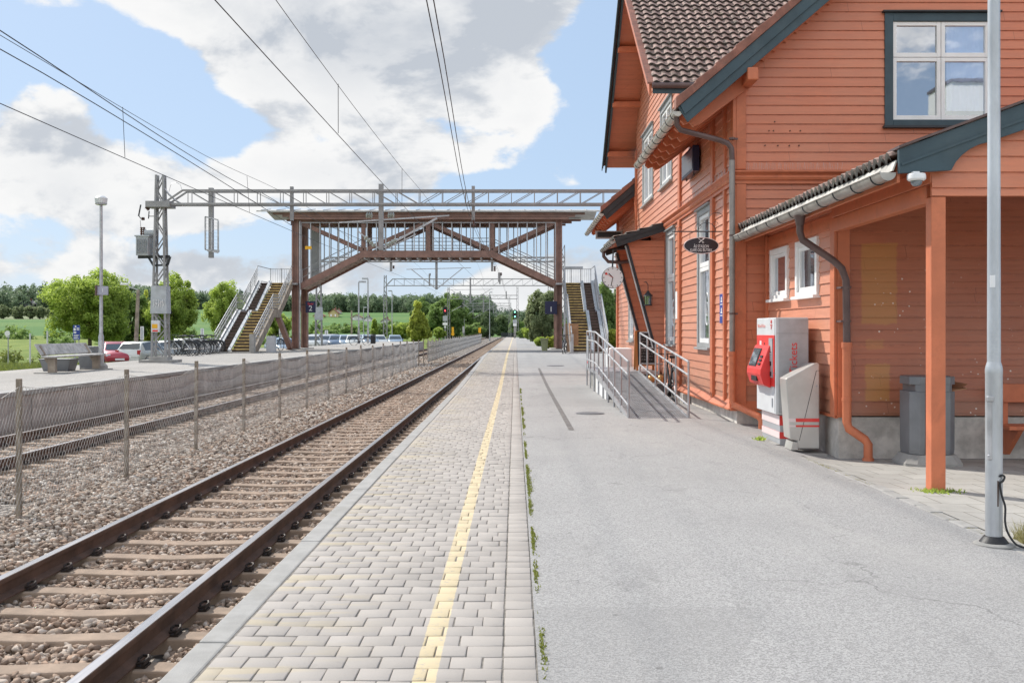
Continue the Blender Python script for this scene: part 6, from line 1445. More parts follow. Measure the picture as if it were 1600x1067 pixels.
# lamp posts on the far platform
def street_lamp(px, base_z, py_top, Y, lab, head='flat', r=.05, hw=.5):
    a = gp(px, py_top, 0, Y); t = thing('street_lamp', lab, 'street lamp', (a[0], Y, base_z))
    MB().lathe([(r*1.5, 0), (r*1.5, 1.0*(1 if Y < 50 else 1.2)), (r, 1.1), (r*.8, a[2]-base_z)], 12, (a[0], Y, base_z)).build('pole', m_galv, t, smooth=True)
    if head == 'lantern':
        MB().lathe([(.07, -.05), (.17, .0), (.19, .16), (.12, .22), (.05, .24)], 14, (a[0], Y, a[2])).build('lamp_head', m_mgrey, t, smooth=True); MB().lathe([(.14, -.03), (.185, .005)], 14, (a[0], Y, a[2]-.02)).build('lamp_glass', m_glass, t)
        MB().lathe([(.2, 0), (.2, .1), (.12, .18)], 10, (a[0], Y, base_z)).build('foot', m_conc, t)
    else:
        s = 1 if hw > 0 else -1; MB().box(min(a[0], a[0]+hw), max(a[0], a[0]+hw), Y-.12, Y+.12, a[2]-.04, a[2]+.12).build('lamp_head', m_steel, t, bevel=.03)
    return t
sl_ = street_lamp(158, LZ, 318, 31, 'grey lamp post with round lantern beside the platform bench', 'lantern', .055)
a = gp(155.5, 461, 0, 31); MB().box(a[0]-.02, a[0]+.30, 30.88, 30.94, a[2], a[2]+.27).build('number_plate', M('plate_lilac', (.38, .38, .45), .4, var=.1, bmp=0), sl_); MB().box(a[0]-.06, a[0]-.02, 30.8, 31.2, a[2]-.02, a[2]+.30).build('plate_edge', m_pipe, sl_)
text('1', .16, (a[0]+.15, 30.875, a[2]+.135), FRONT, m_paper, sl_)
street_lamp(560.5, LZ, 441, 88, 'left one of two tall lamp posts behind the car park', 'flat', .07, .65); street_lamp(575, LZ, 436, 92, 'right one of two tall lamp posts behind the car park', 'flat', .07, -.55)
street_lamp(612.5, -.8, 455, 130, 'lamp post just right of the third gantry mast', 'flat', .07, -.5); street_lamp(568, -.8, 481, 135, 'short lamp post between the two tall lamp posts', 'flat', .07, .4)
street_lamp(882, LZ, 419, 70, 'lamp post with long flat head above the right staircase landing', 'flat', .06, 1.3); street_lamp(765, -.5, 457, 185, 'distant lamp post over the tracks', 'flat', .08, .5)
# timber pole with a street light arm
a = gp(211, 556, 0, 62); b = gp(216, 453, 0, 62); wp_ = thing('timber_pole', 'leaning timber pole with a street light arm behind the white car', 'pole', a)
MB().tube([(a[0], 62, -.9), b], [.15, .10], 10).build('pole', m_wood, wp_, smooth=True); MB().tube([b, gp(206, 450, 0, 62), gp(199, 446, 0, 62)], .035, 6).build('arm', m_galv, wp_)
c = gp(193, 445, 0, 62); MB().box(c[0]-.18, c[0]+.3, 61.9, 62.1, c[2]-.02, c[2]+.1).build('lamp_head', m_paper, wp_, bevel=.03)
for px, py0, py1, Y, lab in ((549.5, 548, 485, 130, 'thin brown timber pole in the green field'), (352, 548, 470, 110, 'timber pole half hidden by the third lime tree')):
    a = gp(px, py0, 0, Y); b = gp(px, py1, 0, Y); o = MB().tube([(a[0], Y, -1), b], [.14, .1], 8).build('timber_pole', m_wood); tag(o, lab, 'pole')
# ------------------------------------------------------------------ mesh fence between the tracks
FXX = -5.34
fe = thing('mesh_fence', 'long chain link fence on thin wooden posts between the two tracks', 'fence', (FXX, 10, -.5))
py_ = [4.8+2.96*i for i in range(54)]
for i, y in enumerate(py_):
    if i > 52: break
    dx = random.uniform(-.015, .015); zt = .97+random.uniform(-.03, .03)
    MB().bar((FXX, y, -.75), (FXX+dx, y+random.uniform(-.02, .02), zt), .052, .048, up=(0,1,0)).build('post', m_post, fe, bevel=.004)
V = []; F = []
def topz(y):
    i = int((y-py_[0])//2.96); t = ((y-py_[0])/2.96) % 1; r_ = (math.sin(i*12.9898)*43758.5453) % 1
    return .90-(.07+.12*r_)*4*t*(1-t)+.012*math.sin(y*9)
def addseg(a, b, r):
    o = len(V); d = (b[0]-a[0], b[1]-a[1], b[2]-a[2])
    for p in (a, b): V.extend([(p[0]+r, p[1], p[2]+r*.6), (p[0]-r, p[1], p[2]+r*.6), (p[0], p[1], p[2]-r*1.1)])
    F.extend([(o, o+1, o+4, o+3), (o+1, o+2, o+5, o+4), (o+2, o, o+3, o+5)])
H0 = -.47
y = 4.0; hgt = 1.36
while y < 156:
    far = y > 45; p = .075 if y < 30 else (.11 if y < 60 else .2); r = .0020 if y < 20 else (.0022 if y < 30 else (.0030 if y < 60 else .007))
    if not (54 < y < 60.3):
        for sg in (-1, 1):
            prev = None; k = 6 if y < 30 else 3
            for j in range(k+1):
                t = j/k; yy = y+sg*t*hgt*.62; w_ = .01*math.sin(yy*3+t*4); z = H0+.02+t*(topz(yy)-H0-.02)
                q = (FXX+.034+w_+(.002*sg), yy, z)
                if prev: addseg(prev, q, r)
                prev = q
    y += p
y = 4.0
while y < 156:
    if not (54 < y < 60):
        y2 = y+.37; addseg((FXX+.034, y, topz(y)), (FXX+.034, y2, topz(y2)), .0022); addseg((FXX+.034, y, H0+.45), (FXX+.034, y2, H0+.45), .0016)
    y += .37
npmesh('wire_mesh', V, F, m_mesh, fe)
# ------------------------------------------------------------------ far platform furniture
pbn = thing('platform_bench', 'long weathered plank bench with a tilted back on concrete legs', 'bench', (-13.1, 29, LZ))
by0, by1 = 27.5, 30.7
for k in range(6):
    y0 = by0-.05+(by1-by0+.1)*k/6; y1 = y0+(by1-by0+.1)/6-.02
    q = MB(); q.ext([(-13.08, y0, LZ+.50), (-13.06, y0, LZ+.53), (-13.24, y0, LZ+.82), (-13.27, y0, LZ+.80)], (0, y1-y0, 0)); q.build('back_plank', m_plank, pbn, bevel=.006)
    MB().box(-13.08, -12.62, y0, y1, LZ+.44, LZ+.49).build('seat_plank', m_plank, pbn, bevel=.012)
for y in (by0+.15, by1-.15): MB().box(-12.95, -12.75, y-.07, y+.07, LZ, LZ+.44).build('leg', m_wood, pbn); MB().box(-13.3, -12.4, y-.15, y+.15, LZ-.1, LZ+.03).build('leg_slab', m_conc, pbn); MB().bar((-12.95, y, LZ+.3), (-13.22, y, LZ+.76), .08).build('back_support', m_wood, pbn)
def tub(x, y, w_, d_, hh, lab):
    t = MB(); V = []
    for z, e in ((0, .82), (hh*.92, 1), (hh*.92, 1.06), (hh, 1.06)): V += [(x-w_/2*e, y-d_/2*e, LZ+z), (x+w_/2*e, y-d_/2*e, LZ+z), (x+w_/2*e, y+d_/2*e, LZ+z), (x-w_/2*e, y+d_/2*e, LZ+z)]
    F = [(4*k+j, 4*k+(j+1) % 4, 4*k+4+(j+1) % 4, 4*k+4+j) for k in range(3) for j in range(4)]+[(3,2,1,0), (12,13,14,15)]
    tag(t.add(V, F).build('grit_container', m_bin, bevel=.015), lab, 'container')
tub(-13.55, 29.6, .9, .6, .36, 'low dark grey grit container behind the bench'); tub(-13.35, 31.2, .5, .5, .70, 'taller dark grey container with a lid beside the lamp post')
def postsign(px, py0, py1, w_, Y, m_, lab, zb_, two=False, marks=True):
    a = gp(px, py1, 0, Y); b = gp(px, py0, 0, Y); s = Y/K; t = thing('post_sign', lab, 'sign', (a[0], Y, zb_))
    MB().box(a[0]-w_*s/2, a[0]+w_*s/2, Y-.02, Y+.02, a[2], b[2]).build('board', m_, t)
    for dx in ((-.3, .3) if two else (0,)): MB().tube([(a[0]+dx*w_*s, Y+.05, zb_), (a[0]+dx*w_*s, Y+.05, b[2])], .03, 6).build('post', m_galv, t)
    return t, a, b, s
t, a, b, s = postsign(119.5, 508, 531, 10.5, 55, m_signblue, 'blue parking information board on two posts behind the bench', -.6, True)
q = MB(); y = 54.975; w_ = 10.5*s; hh = b[2]-a[2]
for (u0, v0, u1, v1) in ((.28, .86, .5, .96), (.1, .62, .42, .8), (.55, .66, .95, .72), (.55, .76, .95, .82), (.1, .44, .5, .55), (.15, .30, .9, .34), (.1, .22, .8, .26), (.1, .08, .9, .12), (.1, .14, .7, .17)):
    q.box(a[0]-w_/2+w_*u0, a[0]-w_/2+w_*u1, y-.003, y, a[2]+hh*v0, a[2]+hh*v1)
q.build('white_marks', m_paper, t)
for px, py0, py1, Y, lab in ((222, 510, 531, 62, 'narrow white and grey post sign between timber pole and gantry mast'), (316, 513, 527, 75, 'small narrow post sign left of the left staircase'), (438.5, 513, 528, 72, 'small narrow post sign seen through the left staircase'), (510, 516, 531, 105, 'thin pale post sign in front of the green field')):
    t, a, b, s = postsign(px, py0, py1, 5, Y, m_paper, lab, -.9); MB().box(a[0]-.05, a[0]+.05, Y-.03, Y-.022, a[2]+.05, b[2]-.05).build('stripe', m_steel, t)
t, a, b, s = postsign(12, 518, 527, 5, 52, m_mgrey, 'round faced traffic sign on a post in the meadow, seen from behind', -.3); MB().lathe([(.14, -.02), (.14, .0)], 18, (a[0], 51.97, b[2]-.1), 'y').build('disc', m_paper, t)
for px, py, Y, lab in ((47, 521, 46, 'left pale fence stake in the meadow'), (74, 517, 46, 'right pale fence stake in the meadow')):
    a = gp(px, py, 0, Y); tag(MB().tube([(a[0], Y, -.3), a], .04, 6).build('fence_stake', m_mgrey), lab, 'stake')
# dark litter bins beyond
def drum(px, pyb, pyt, w_, Y, m_, lab, nm='waste_bin'):
    a = gp(px, pyb, 0, Y); b = gp(px, pyt, 0, Y); r = w_/2*Y/K; t = thing(nm, lab, 'bin', a)
    MB().lathe([(r*.9, 0), (r, .1), (r, (b[2]-a[2])*.86)], 14, a).build('body', m_, t, smooth=True); MB().lathe([(r*1.08, (b[2]-a[2])*.87), (r*1.08, (b[2]-a[2])*.95), (r*.8, b[2]-a[2])], 14, a).build('lid', m_, t, smooth=True)
drum(583, 537, 522.5, 8, 80, m_black, 'black waste bin at the far end of the concrete platform'); 
t = MB(); a = gp(416, 550, 0, 53); b = gp(429, 525, 0, 53); tag(t.box(a[0], b[0], 53, 53.4, a[2]-.02, b[2]).box(a[0]+.05, b[0]-.2, 52.99, 53.0, b[2]-.16, b[2]-.10).build('waste_bin', m_mgrey2, bevel=.02), 'grey sheet metal bin at the foot of the left staircase', 'bin')
a = gp(847, 542, 0, 58); b = gp(856, 530, 0, 58); q = MB(); q.ext([(a[0], 58, .28), (b[0]-.03, 58, .28), (b[0]+.02, 58, b[2]), (a[0]-.08, 58, b[2])], (0, .6, 0)); q.box(a[0]-.12, b[0]+.06, 57.95, 58.65, b[2], b[2]+.05); tag(q.build('planter_tub', m_greenbox), 'pale green planter tub left of the right bridge column', 'planter')
a = gp(838, 531, 0, 88); b = gp(838, 523, 0, 88); tag(MB().box(a[0]-.1, a[0]+.12, 88, 88.3, .28, b[2]).build('bollard', m_black), 'short black bollard in front of the hedge', 'bollard')
# ------------------------------------------------------------------ bicycles
def bicycle(label, col, group=None):
    t = thing('bicycle', label, 'bicycle', (0, 0, 0), group); R_ = .34
    for nm, x in (('wheel', -.52), ('wheel', .52)):
        q = MB(); q.tube([(x+R_*math.cos(a), 0, R_+R_*math.sin(a)) for a in np.linspace(0, 2*math.pi, 25)], .021, 6, False); w_ = q.build(nm, m_black, t, smooth=True)
        q = MB(); 
        for k in range(10): a = math.pi*k/10; q.tube([(x+R_*math.cos(a), 0, R_+R_*math.sin(a)), (x-R_*math.cos(a), 0, R_-R_*math.sin(a))], .003, 3)
        q.build('spokes', m_galv, w_)
    q = MB(); bb = (-.08, 0, .28); st_ = (-.20, 0, .78); hd = (.36, 0, .82); hb = (.40, 0, .70); rw = (-.52, 0, .34); fw = (.52, 0, .34)
    for a, b in ((bb, st_), (bb, hb), ((-.18, 0, .72), hd), (rw, bb), (rw, (-.18, 0, .72)), (hd, hb)): q.tube([a, b], .019, 6)
    q.tube([hb, (.46, 0, .5), fw], .015, 6); q.build('frame', col, t, smooth=True)
    q = MB(); q.tube([hd, (.34, 0, .96)], .015, 6); q.tube([(.26, -.28, .98), (.36, -.12, .98), (.36, .12, .98), (.26, .28, .98)], .014, 6); q.build('handlebar', m_dark, t, smooth=True)
    q = MB(); q.tube([st_, (-.22, 0, .90)], .015, 6); q.ext([(-.36, -.07, .90), (-.36, .07, .90), (-.12, .025, .92), (-.12, -.025, .92)], (0, 0, .05)); q.build('saddle', m_black, t, bevel=.01)
    q = MB(); q.lathe([(.09, -.01), (.09, .01)], 14, (bb[0], .05, bb[2]), 'y'); q.bar((bb[0]-.1, .07, bb[2]-.12), (bb[0]+.1, -.07, bb[2]+.12), .02); q.build('crank', m_dark, t)
    q = MB(); q.tube([(-.52+(R_+.04)*math.cos(a), 0, R_+(R_+.04)*math.sin(a)) for a in np.linspace(.3, 2.9, 10)], .018, 5); q.tube([(.52+(R_+.04)*math.cos(a), 0, R_+(R_+.04)*math.sin(a)) for a in np.linspace(.3, 2.6, 9)], .018, 5); q.build('mudguards', m_dark, t)
    return t
m_bk = M('bicycle_black', (.05, .05, .055), .35, .2, bmp=0); m_bs = M('bicycle_silver', (.5, .5, .5), .3, .6, bmp=0); m_bb = M('bicycle_blue', (.08, .16, .24), .35, .2, bmp=0)
bk = bicycle('dark bicycle leaning at the foot of the right bridge column', m_bk); place(bk, (2.55, 51.5, .27), R(80))
gl_ = 'bicycle parked in the crowded row left of the left staircase'
proto = [bicycle(gl_, m_bs, 'bicycles parked by the left staircase'), bicycle(gl_, m_bk, 'bicycles parked by the left staircase')]
for i in range(11):
    o = proto[i] if i < 2 else copy_tree(proto[i % 2]); Y = 46.5+i*.62; x = (283+i*4.6-CX)/K*Y
    place(o, (x, Y, LZ-.02 if i else LZ), R(random.uniform(-28, 22)+(180 if i % 3 == 0 else 0))); o.rotation_euler[0] = R(random.uniform(-7, 7))
o = bicycle('lone bicycle at the edge of the far car park', m_bk); place(o, gp(563, 540, 0, 80), R(6)); o.location.z = LZ-.02; o.scale = (1.35, 1, 1.2) if False else (1, 1, 1)
o = bicycle('blue bicycle under the maroon strut of the left staircase', m_bb); place(o, (-13.95, 58.0, LZ), R(70))
o = bicycle('black bicycle leaning on the station wall behind the ramp railing', m_bk); place(o, (3.36, 21.6, H(3.3, 21.6)), R(90)); o.rotation_euler[1] = R(0)
# ------------------------------------------------------------------ cars
def paint(name, c): 
    m, n, l, b = nt(name); b.inputs['Base Color'].default_value = (*c, 1); b.inputs['Roughness'].default_value = .3; b.inputs['Coat Weight'].default_value = .6; b.inputs['Coat Roughness'].default_value = .06; b.inputs['Metallic'].default_value = .25
    f = noise(n, l, objco(n, l), 6, 5, .6); l.new(mixc(n, l, mth(n, l, 'MULTIPLY', f, .25), c, vm(c, .7)), b.inputs['Base Color']); return m
m_tyre = m_black; m_rim = M('alloy_rim', (.45, .45, .46), .35, .7, bmp=0); m_tail = lens('tail_lamp', (.55, .02, .02), .15); m_head = M('head_lamp', (.7, .72, .75), .12, .1, bmp=0)
def car(label, pm_, group=None, L=4.1, Hh=1.46, hatch=True):
    t = thing('parked_car', label, 'car', (0, 0, 0), group); w = .86; s = L/4.1; r = Hh/1.46
    # stations: x, z under, z belt, z top, half width at belt, half width at top
    P = [(-2.05,.35,.62,.66,.72,.66),(-1.98,.24,.80,.86,.80,.74),(-1.85,.22,.88,1.00,.84,.72),(-1.55,.20,.92,1.36,.855,.62),(-1.2,.20,.92,1.44,.86,.61),(-.5,.20,.91,1.46,.86,.61),(.1,.20,.90,1.43,.86,.61),(.45,.20,.90,1.32,.86,.63),(1.05,.20,.89,.95,.85,.76),(1.6,.22,.82,.86,.82,.72),(1.92,.26,.68,.74,.76,.66),(2.05,.34,.54,.60,.66,.58)]
    V = []
    for x, zu, zbt, ztp, wb, wt in P: V += [(x*s, -wb*.93, zu), (x*s, -wb, .52), (x*s, -wb, zbt*r), (x*s, -wt, ztp*r), (x*s, wt, ztp*r), (x*s, wb, zbt*r), (x*s, wb, .52), (x*s, wb*.93, zu)]
    F = [(8*i+j, 8*i+(j+1) % 8, 8*i+8+(j+1) % 8, 8*i+8+j) for i in range(len(P)-1) for j in range(8)]+[tuple(range(8))[::-1], tuple(8*(len(P)-1)+j for j in range(8))]
    MB().add(V, F).build('body', pm_, t, smooth='all', bevel=.02)
    def pt(i, j): v = V[8*i+j]; return Vector(v)
    g_ = MB(); e = Vector((0, 0, .012))
    def pane(a, b, c, d, ins=.10, off=(0, 0, 0)):
        ce = (a+b+c+d)/4; of = Vector(off); g_.quad(*[p+(ce-p)*ins+of for p in (a, b, c, d)])
    for j0, j1, sg in ((2, 3, -1), (5, 4, 1)):
        pane(pt(3, j0), pt(5, j0), pt(5, j1), pt(3, j1), .09, (0, sg*.012, .006)); pane(pt(5, j0), pt(7, j0), pt(7, j1)+Vector((-.05, 0, 0)), pt(5, j1), .09, (0, sg*.012, .006)); pane(pt(7, j0), pt(8, j0), pt(7, j1)*.5+pt(8, j1)*.5, pt(7, j1), .16, (0, sg*.012, .006))
    pane(pt(7, 3), pt(7, 4), pt(8, 4), pt(8, 3), .10, (.012, 0, .018)); pane(pt(2, 3), pt(2, 4), pt(3, 4), pt(3, 3), .10, (-.018, 0, .012))
    g_.build('windows', m_glass2, t, recalc=False)
    for x in (-1.28, 1.3):
        for sg in (-1, 1):
            wl = MB().lathe([(.30, -.1), (.315, -.07), (.315, .07), (.30, .1)], 20, (x*s, sg*.76, .315), 'y').build('wheel', m_tyre, t, smooth=True); MB().lathe([(.20, -.012), (.20, .012)], 16, (x*s, sg*.862, .315), 'y').build('rim', m_rim, wl)
    for sg in (-1, 1):
        MB().box(1.80*s, 1.99*s, sg*.62-.13, sg*.62+.13, .60, .74).build('headlight', m_head, t, bevel=.03); MB().box(-2.03*s, -1.9*s, sg*.70-.09, sg*.70+.09, .68*r, .96*r).build('tail_light', m_tail, t, bevel=.02)
        MB().box(.72*s, .84*s, sg*.92-.07, sg*.92+.07, .92, 1.03).build('mirror', pm_, t, bevel=.02)
    MB().box(2.035*s, 2.062*s, -.26, .26, .38, .49).build('number_plate', m_paper, t); MB().box(-2.075*s, -2.045*s, -.26, .26, .50, .61).build('number_plate', m_paper, t); MB().box(1.98*s, 2.04*s, -.5, .5, .30, .37).build('grille', m_black, t)
    MB().box(-2.08*s, -1.99*s, -.76, .76, .30, .46).build('bumper', pm_, t, bevel=.03)
    return t
p_red = paint('car_paint_red', (.38, .03, .05)); p_white = paint('car_paint_white', (.62, .62, .58)); p_silver = paint('car_paint_silver', (.42, .45, .48)); p_blue = paint('car_paint_blue', (.12, .17, .25)); p_lblue = paint('car_paint_light_blue', (.30, .38, .46)); p_black = paint('car_paint_black', (.03, .03, .035))
def park(o, px, Y, rz): place(o, ((px-CX)/K*Y, Y, float(T((px-CX)/K*Y, Y))+.06), R(rz))
park(car('red hatchback parked facing the camera behind the lamp post', p_red), 181, 60, -62)
park(car('white hatchback with its tail and red lights towards the camera', p_white), 228, 60.5, 80)
park(car('silver blue estate parked tail first between gantry mast and bicycles', p_silver), 275, 64, 68)
park(car('light blue car seen under the left staircase', p_lblue), 441, 74, -60)
cl = [(487, 95, -70, p_white, 'white car with an open field behind, first in the far row'), (513, 100, -78, p_silver, 'silver car right of the gantry mast in the far row'), (526, 99, -80, p_blue, 'dark blue car in the middle of the far row'), (541, 99, -75, p_lblue, 'pale blue car left of the lone bicycle'),
      (553, 99, -80, p_white, 'white car behind the lone bicycle'), (575, 104, -70, p_lblue, 'light blue car between bicycle and black bin'), (591, 106, -75, p_white, 'white car just right of the black bin'), (657-40, 116, -80, p_lblue, 'small light blue car right of the third gantry mast')]
for px, Y, rz_, p_, lab in cl: park(car(lab, p_), px, Y, rz_)
for px, Y, rz_, p_, lab in ((500, 112, 75, p_silver, 'silver car roof behind the first row of the car park'), (520, 113, 75, p_white, 'white car roof behind the dark blue car'), (305, 72, 70, p_white, 'white car hidden behind the crowded bicycles')): park(car(lab, p_), px, Y, rz_)
# ------------------------------------------------------------------ trees
def crown(cx_, cy_, cz, rx_, ry_, rz_, ncl, nleaf, ls, seed, shape='round', rc=.22, dens=1.):
    g2 = np.random.default_rng(seed); C = []
    while len(C) < ncl:
        p = g2.uniform(-1, 1, 3); d = np.linalg.norm(p)
        if d > 1 or (d < .45 and g2.random() > .35): continue
        if shape == 'cone':
            f = 1-(p[2]+1)/2; 
            if math.hypot(p[0], p[1]) > .12+.88*f**.8: continue
        C.append(p)
    C = np.array(C); C *= (1+.13*np.sin(C[:, [0]]*5+seed)+.10*np.sin(C[:, [2]]*7+seed*2)+.08*np.sin(C[:, [1]]*6)); ctone = g2.normal(0, .16, ncl); n_ = ncl*nleaf; ci = np.repeat(np.arange(ncl), nleaf)
    off = g2.normal(0, 1, (n_, 3)); off /= np.linalg.norm(off, axis=1)[:, None]; off *= (g2.random((n_, 1))**.4)*rc*(g2.uniform(.6, 1.35, ncl)[ci])[:, None]
    P = C[ci]+off; nr = off/np.linalg.norm(off, axis=1)[:, None]+g2.normal(0, .55, (n_, 3))+np.array([0, 0, .35]); nr /= np.linalg.norm(nr, axis=1)[:, None]
    pos = P*np.array([rx_, ry_, rz_])+np.array([cx_, cy_, cz])
    a = np.cross(nr, g2.normal(0, 1, (n_, 3))); a /= np.linalg.norm(a, axis=1)[:, None]; b = np.cross(nr, a); sz = ls*g2.uniform(.6, 1.35, (n_, 1))
    V = np.stack([pos-a*sz, pos+b*sz*.55, pos+a*sz, pos-b*sz*.55], 1).reshape(-1, 3); F = np.arange(4*n_).reshape(-1, 4)
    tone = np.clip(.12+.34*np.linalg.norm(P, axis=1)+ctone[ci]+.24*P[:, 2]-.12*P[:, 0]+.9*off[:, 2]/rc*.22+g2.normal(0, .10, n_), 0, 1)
    return V, F, tone
def tree(label, px, Y, py_top, py_cb, wpx, leaf, ncl=160, nleaf=80, ls=.12, shape='round', name='tree', base_z=None, trunk_r=.14, group=None, rc=.20, ov=None):
    x = (px-CX)/K*Y; s = Y/K; zt = CAMZ-(py_top-CY)*s; zb_ = CAMZ-(py_cb-CY)*s; bz_ = float(T(x, Y)) if base_z is None else base_z
    t = thing(name, label, 'tree', (x, Y, bz_), group); w_ = wpx*s/2; hz = (zt-zb_)/2; cz = (zt+zb_)/2
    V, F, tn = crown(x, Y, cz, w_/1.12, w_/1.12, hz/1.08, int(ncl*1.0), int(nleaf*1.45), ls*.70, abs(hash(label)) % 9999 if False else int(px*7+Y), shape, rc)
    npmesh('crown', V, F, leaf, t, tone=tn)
    q = MB(); q.tube([(x, Y, bz_-.2), (x+.03, Y, bz_+(cz-bz_)*.5), (x-.04, Y+.05, cz), (x, Y, zt-hz*.4)], [trunk_r*1.25, trunk_r, trunk_r*.7, trunk_r*.2], 8)
    if shape != 'cone':
        for k in range(7):
            a = k*2.4; r_ = w_*random.uniform(.5, .8); z0 = bz_+(cz-bz_)*random.uniform(.55, 1.0); q.tube([(x, Y, z0), (x+r_*.5*math.cos(a), Y+r_*.5*math.sin(a), z0+hz*.35), (x+r_*math.cos(a), Y+r_*math.sin(a), z0+hz*.75)], [trunk_r*.5, trunk_r*.3, trunk_r*.1], 6)
    q.build('trunk', m_bark, t, smooth=True); return t
tree('large light green lime tree behind the bench and lamp post', 140, 75, 421, 537, 132, lf_lime, 230, 110, .15)
tree('darker lime tree squeezed between the large lime tree and the gantry mast', 204, 84, 458, 546, 52, lf_mid, 110, 80, .15)
tree('light green lime tree right behind the gantry mast', 270, 84, 436, 535, 84, lf_lime, 190, 100, .15); tree('pale lime tree partly covered by the gantry mast', 233, 88, 458, 540, 36, lf_yel, 80, 80, .14)
tree('light green lime tree left of the left staircase', 351, 95, 446, 527, 68, lf_lime, 170, 90, .15); tree('small lime tree seen under the left staircase', 437, 98, 486, 540, 44, lf_lime, 110, 70, .15)
for px, lab in ((5, 'orchard tree cut by the left edge of the picture'), (28, 'orchard tree second from the left edge'), (47, 'orchard tree third from the left edge'), (62, 'orchard tree next to the large lime tree'), (80, 'orchard tree half hidden by the large lime tree')):
    tree(lab, px, 345, 478, 497, 20, lf_olive, 60, 45, .42, name='orchard_tree', trunk_r=.3, rc=.3)
tree('bright yellow green conical tree beyond the platform fence', 654, 125, 475, 532, 44, lf_yel, 170, 80, .22, 'cone', base_z=-.9); tree('small bright conical tree right of the tall lamp posts', 585, 128, 496, 527, 15, lf_lime, 70, 60, .2, 'cone', base_z=-.9)
tree('tall dense tree behind the red signal', 700, 190, 463, 527, 62, lf_mid, 200, 90, .35, base_z=-.9, trunk_r=.3); tree('dense tree left of the red signal tree', 662, 200, 467, 527, 50, lf_mid, 170, 80, .36, base_z=-.9, trunk_r=.3)
tree('low bush tree right of the third gantry mast', 628, 140, 503, 530, 34, lf_lime, 90, 60, .25, base_z=-.9); tree('low light bush below the red signal', 686, 145, 511, 529, 20, lf_lime, 70, 60, .22, base_z=-.9); tree('low bush behind the light blue car', 597, 150, 505, 530, 24, lf_mid, 70, 60, .25, base_z=-.9)
tree('large whitebeam tree left of the right bridge column', 847, 82, 456, 531, 56, lf_olive, 200, 100, .15, base_z=.1); tree('bushy tree behind the station clock', 946, 78, 440, 535, 34, lf_mid, 140, 80, .16, base_z=.1); tree('grey green poplar tree right of the station clock', 966, 96, 447, 520, 26, lf_olive, 120, 70, .15, base_z=.1)
for px, Y, yt, yb_, w_, lf, lab in ((960, 62, 514, 543, 34, lf_yel, 'bright green bush beyond the ramp landing'), (862, 66, 525, 546, 22, lf_yel, 'yellow green bush at the foot of the right bridge column'), (829, 118, 508, 531, 30, lf_lime, 'light green bush right of the green signal'), (846, 75, 527, 541, 26, lf_lime, 'leafy low hedge behind the green planter tub'), (818, 150, 514, 530, 22, lf_mid, 'dark green bush beside the end of the platform'), (884, 90, 500, 540, 30, lf_mid, 'dark bush behind the right staircase'), (930, 88, 505, 548, 46, lf_mid, 'tall hedge bush between staircase and station')):
    tree(lab, px, Y, yt, yb_, w_, lf, 90, 70, .09*Y/62+.03, name='bush', trunk_r=.05, base_z=.1)
for px, Y, yt, w_, lf, lab in ((730, 290, 484, 26, lf_mid, 'leafy tree left of the vanishing tracks'), (748, 330, 488, 22, lf_dark, 'dark leafy tree behind the farthest gantry'), (762, 250, 486, 34, lf_dark, 'dark pine like tree standing over the vanishing tracks'), (784, 345, 492, 26, lf_dark, 'dark tree closing off the tracks'), (806, 330, 497, 24, lf_mid, 'green tree right of the vanishing tracks'), (714, 240, 500, 30, lf_mid, 'mid green bush left of the tracks'), (742, 235, 506, 34, lf_mid, 'low green bush under the fifth gantry')):
    tree(lab, px, Y, yt, 527, w_, lf, 130, 60, .0022*Y, 'cone' if 'pine' in lab else 'round', base_z=-.9, trunk_r=.25)
tag(MB().ext([W(968, 508, 90), W(1010, 480, 90), W(1040, 480, 90), W(1040, 508, 90)], (0, 8, 0)).build('shed_roof', m_housered), 'brown tiled roof edge of an outbuilding behind the station', 'roof')
# ------------------------------------------------------------------ hedges, scrub and forest
def scrub(name, xs_, ys_, zs_, R_, n_, leaf, ls, lab, nl=30):
    g2 = np.random.default_rng(len(lab)); VV = []; FF = []; TT = []; o = 0
    for i in range(n_):
        V, F, tn = crown(g2.uniform(*xs_), g2.uniform(*ys_), 0, R_*g2.uniform(.6, 1.3), R_, R_*g2.uniform(.5, 1.0), 10, nl, ls, i, 'round', .45)
        zz = T(V[:, 0].mean(), V[:, 1].mean()); V[:, 2] += float(zz)+zs_; VV.append(V); FF.append(F+o); TT.append(tn); o += len(V)
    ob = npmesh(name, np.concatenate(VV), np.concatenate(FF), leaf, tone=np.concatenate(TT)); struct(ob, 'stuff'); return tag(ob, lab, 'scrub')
scrub('meadow_scrub', (-52, -30), (58, 66), .2, .9, 26, lf_grass, .10, 'tall rough weeds along the edge of the car park'); scrub('field_hedge', (-120, -45), (150, 160), .3, 1.8, 40, lf_mid, .28, 'low green hedge across the meadow')
scrub('track_scrub', (-40, -12), (180, 300), .4, 1.7, 70, lf_mid, .35, 'green scrub left of the tracks far away'); scrub('right_scrub', (2.5, 30), (176, 300), .5, 1.7, 60, lf_mid, .35, 'green scrub beyond the end of the brick platform'); scrub('lot_scrub', (-60, -18), (124, 132), .2, 1.0, 40, lf_mid, .18, 'low green scrub behind the car park')
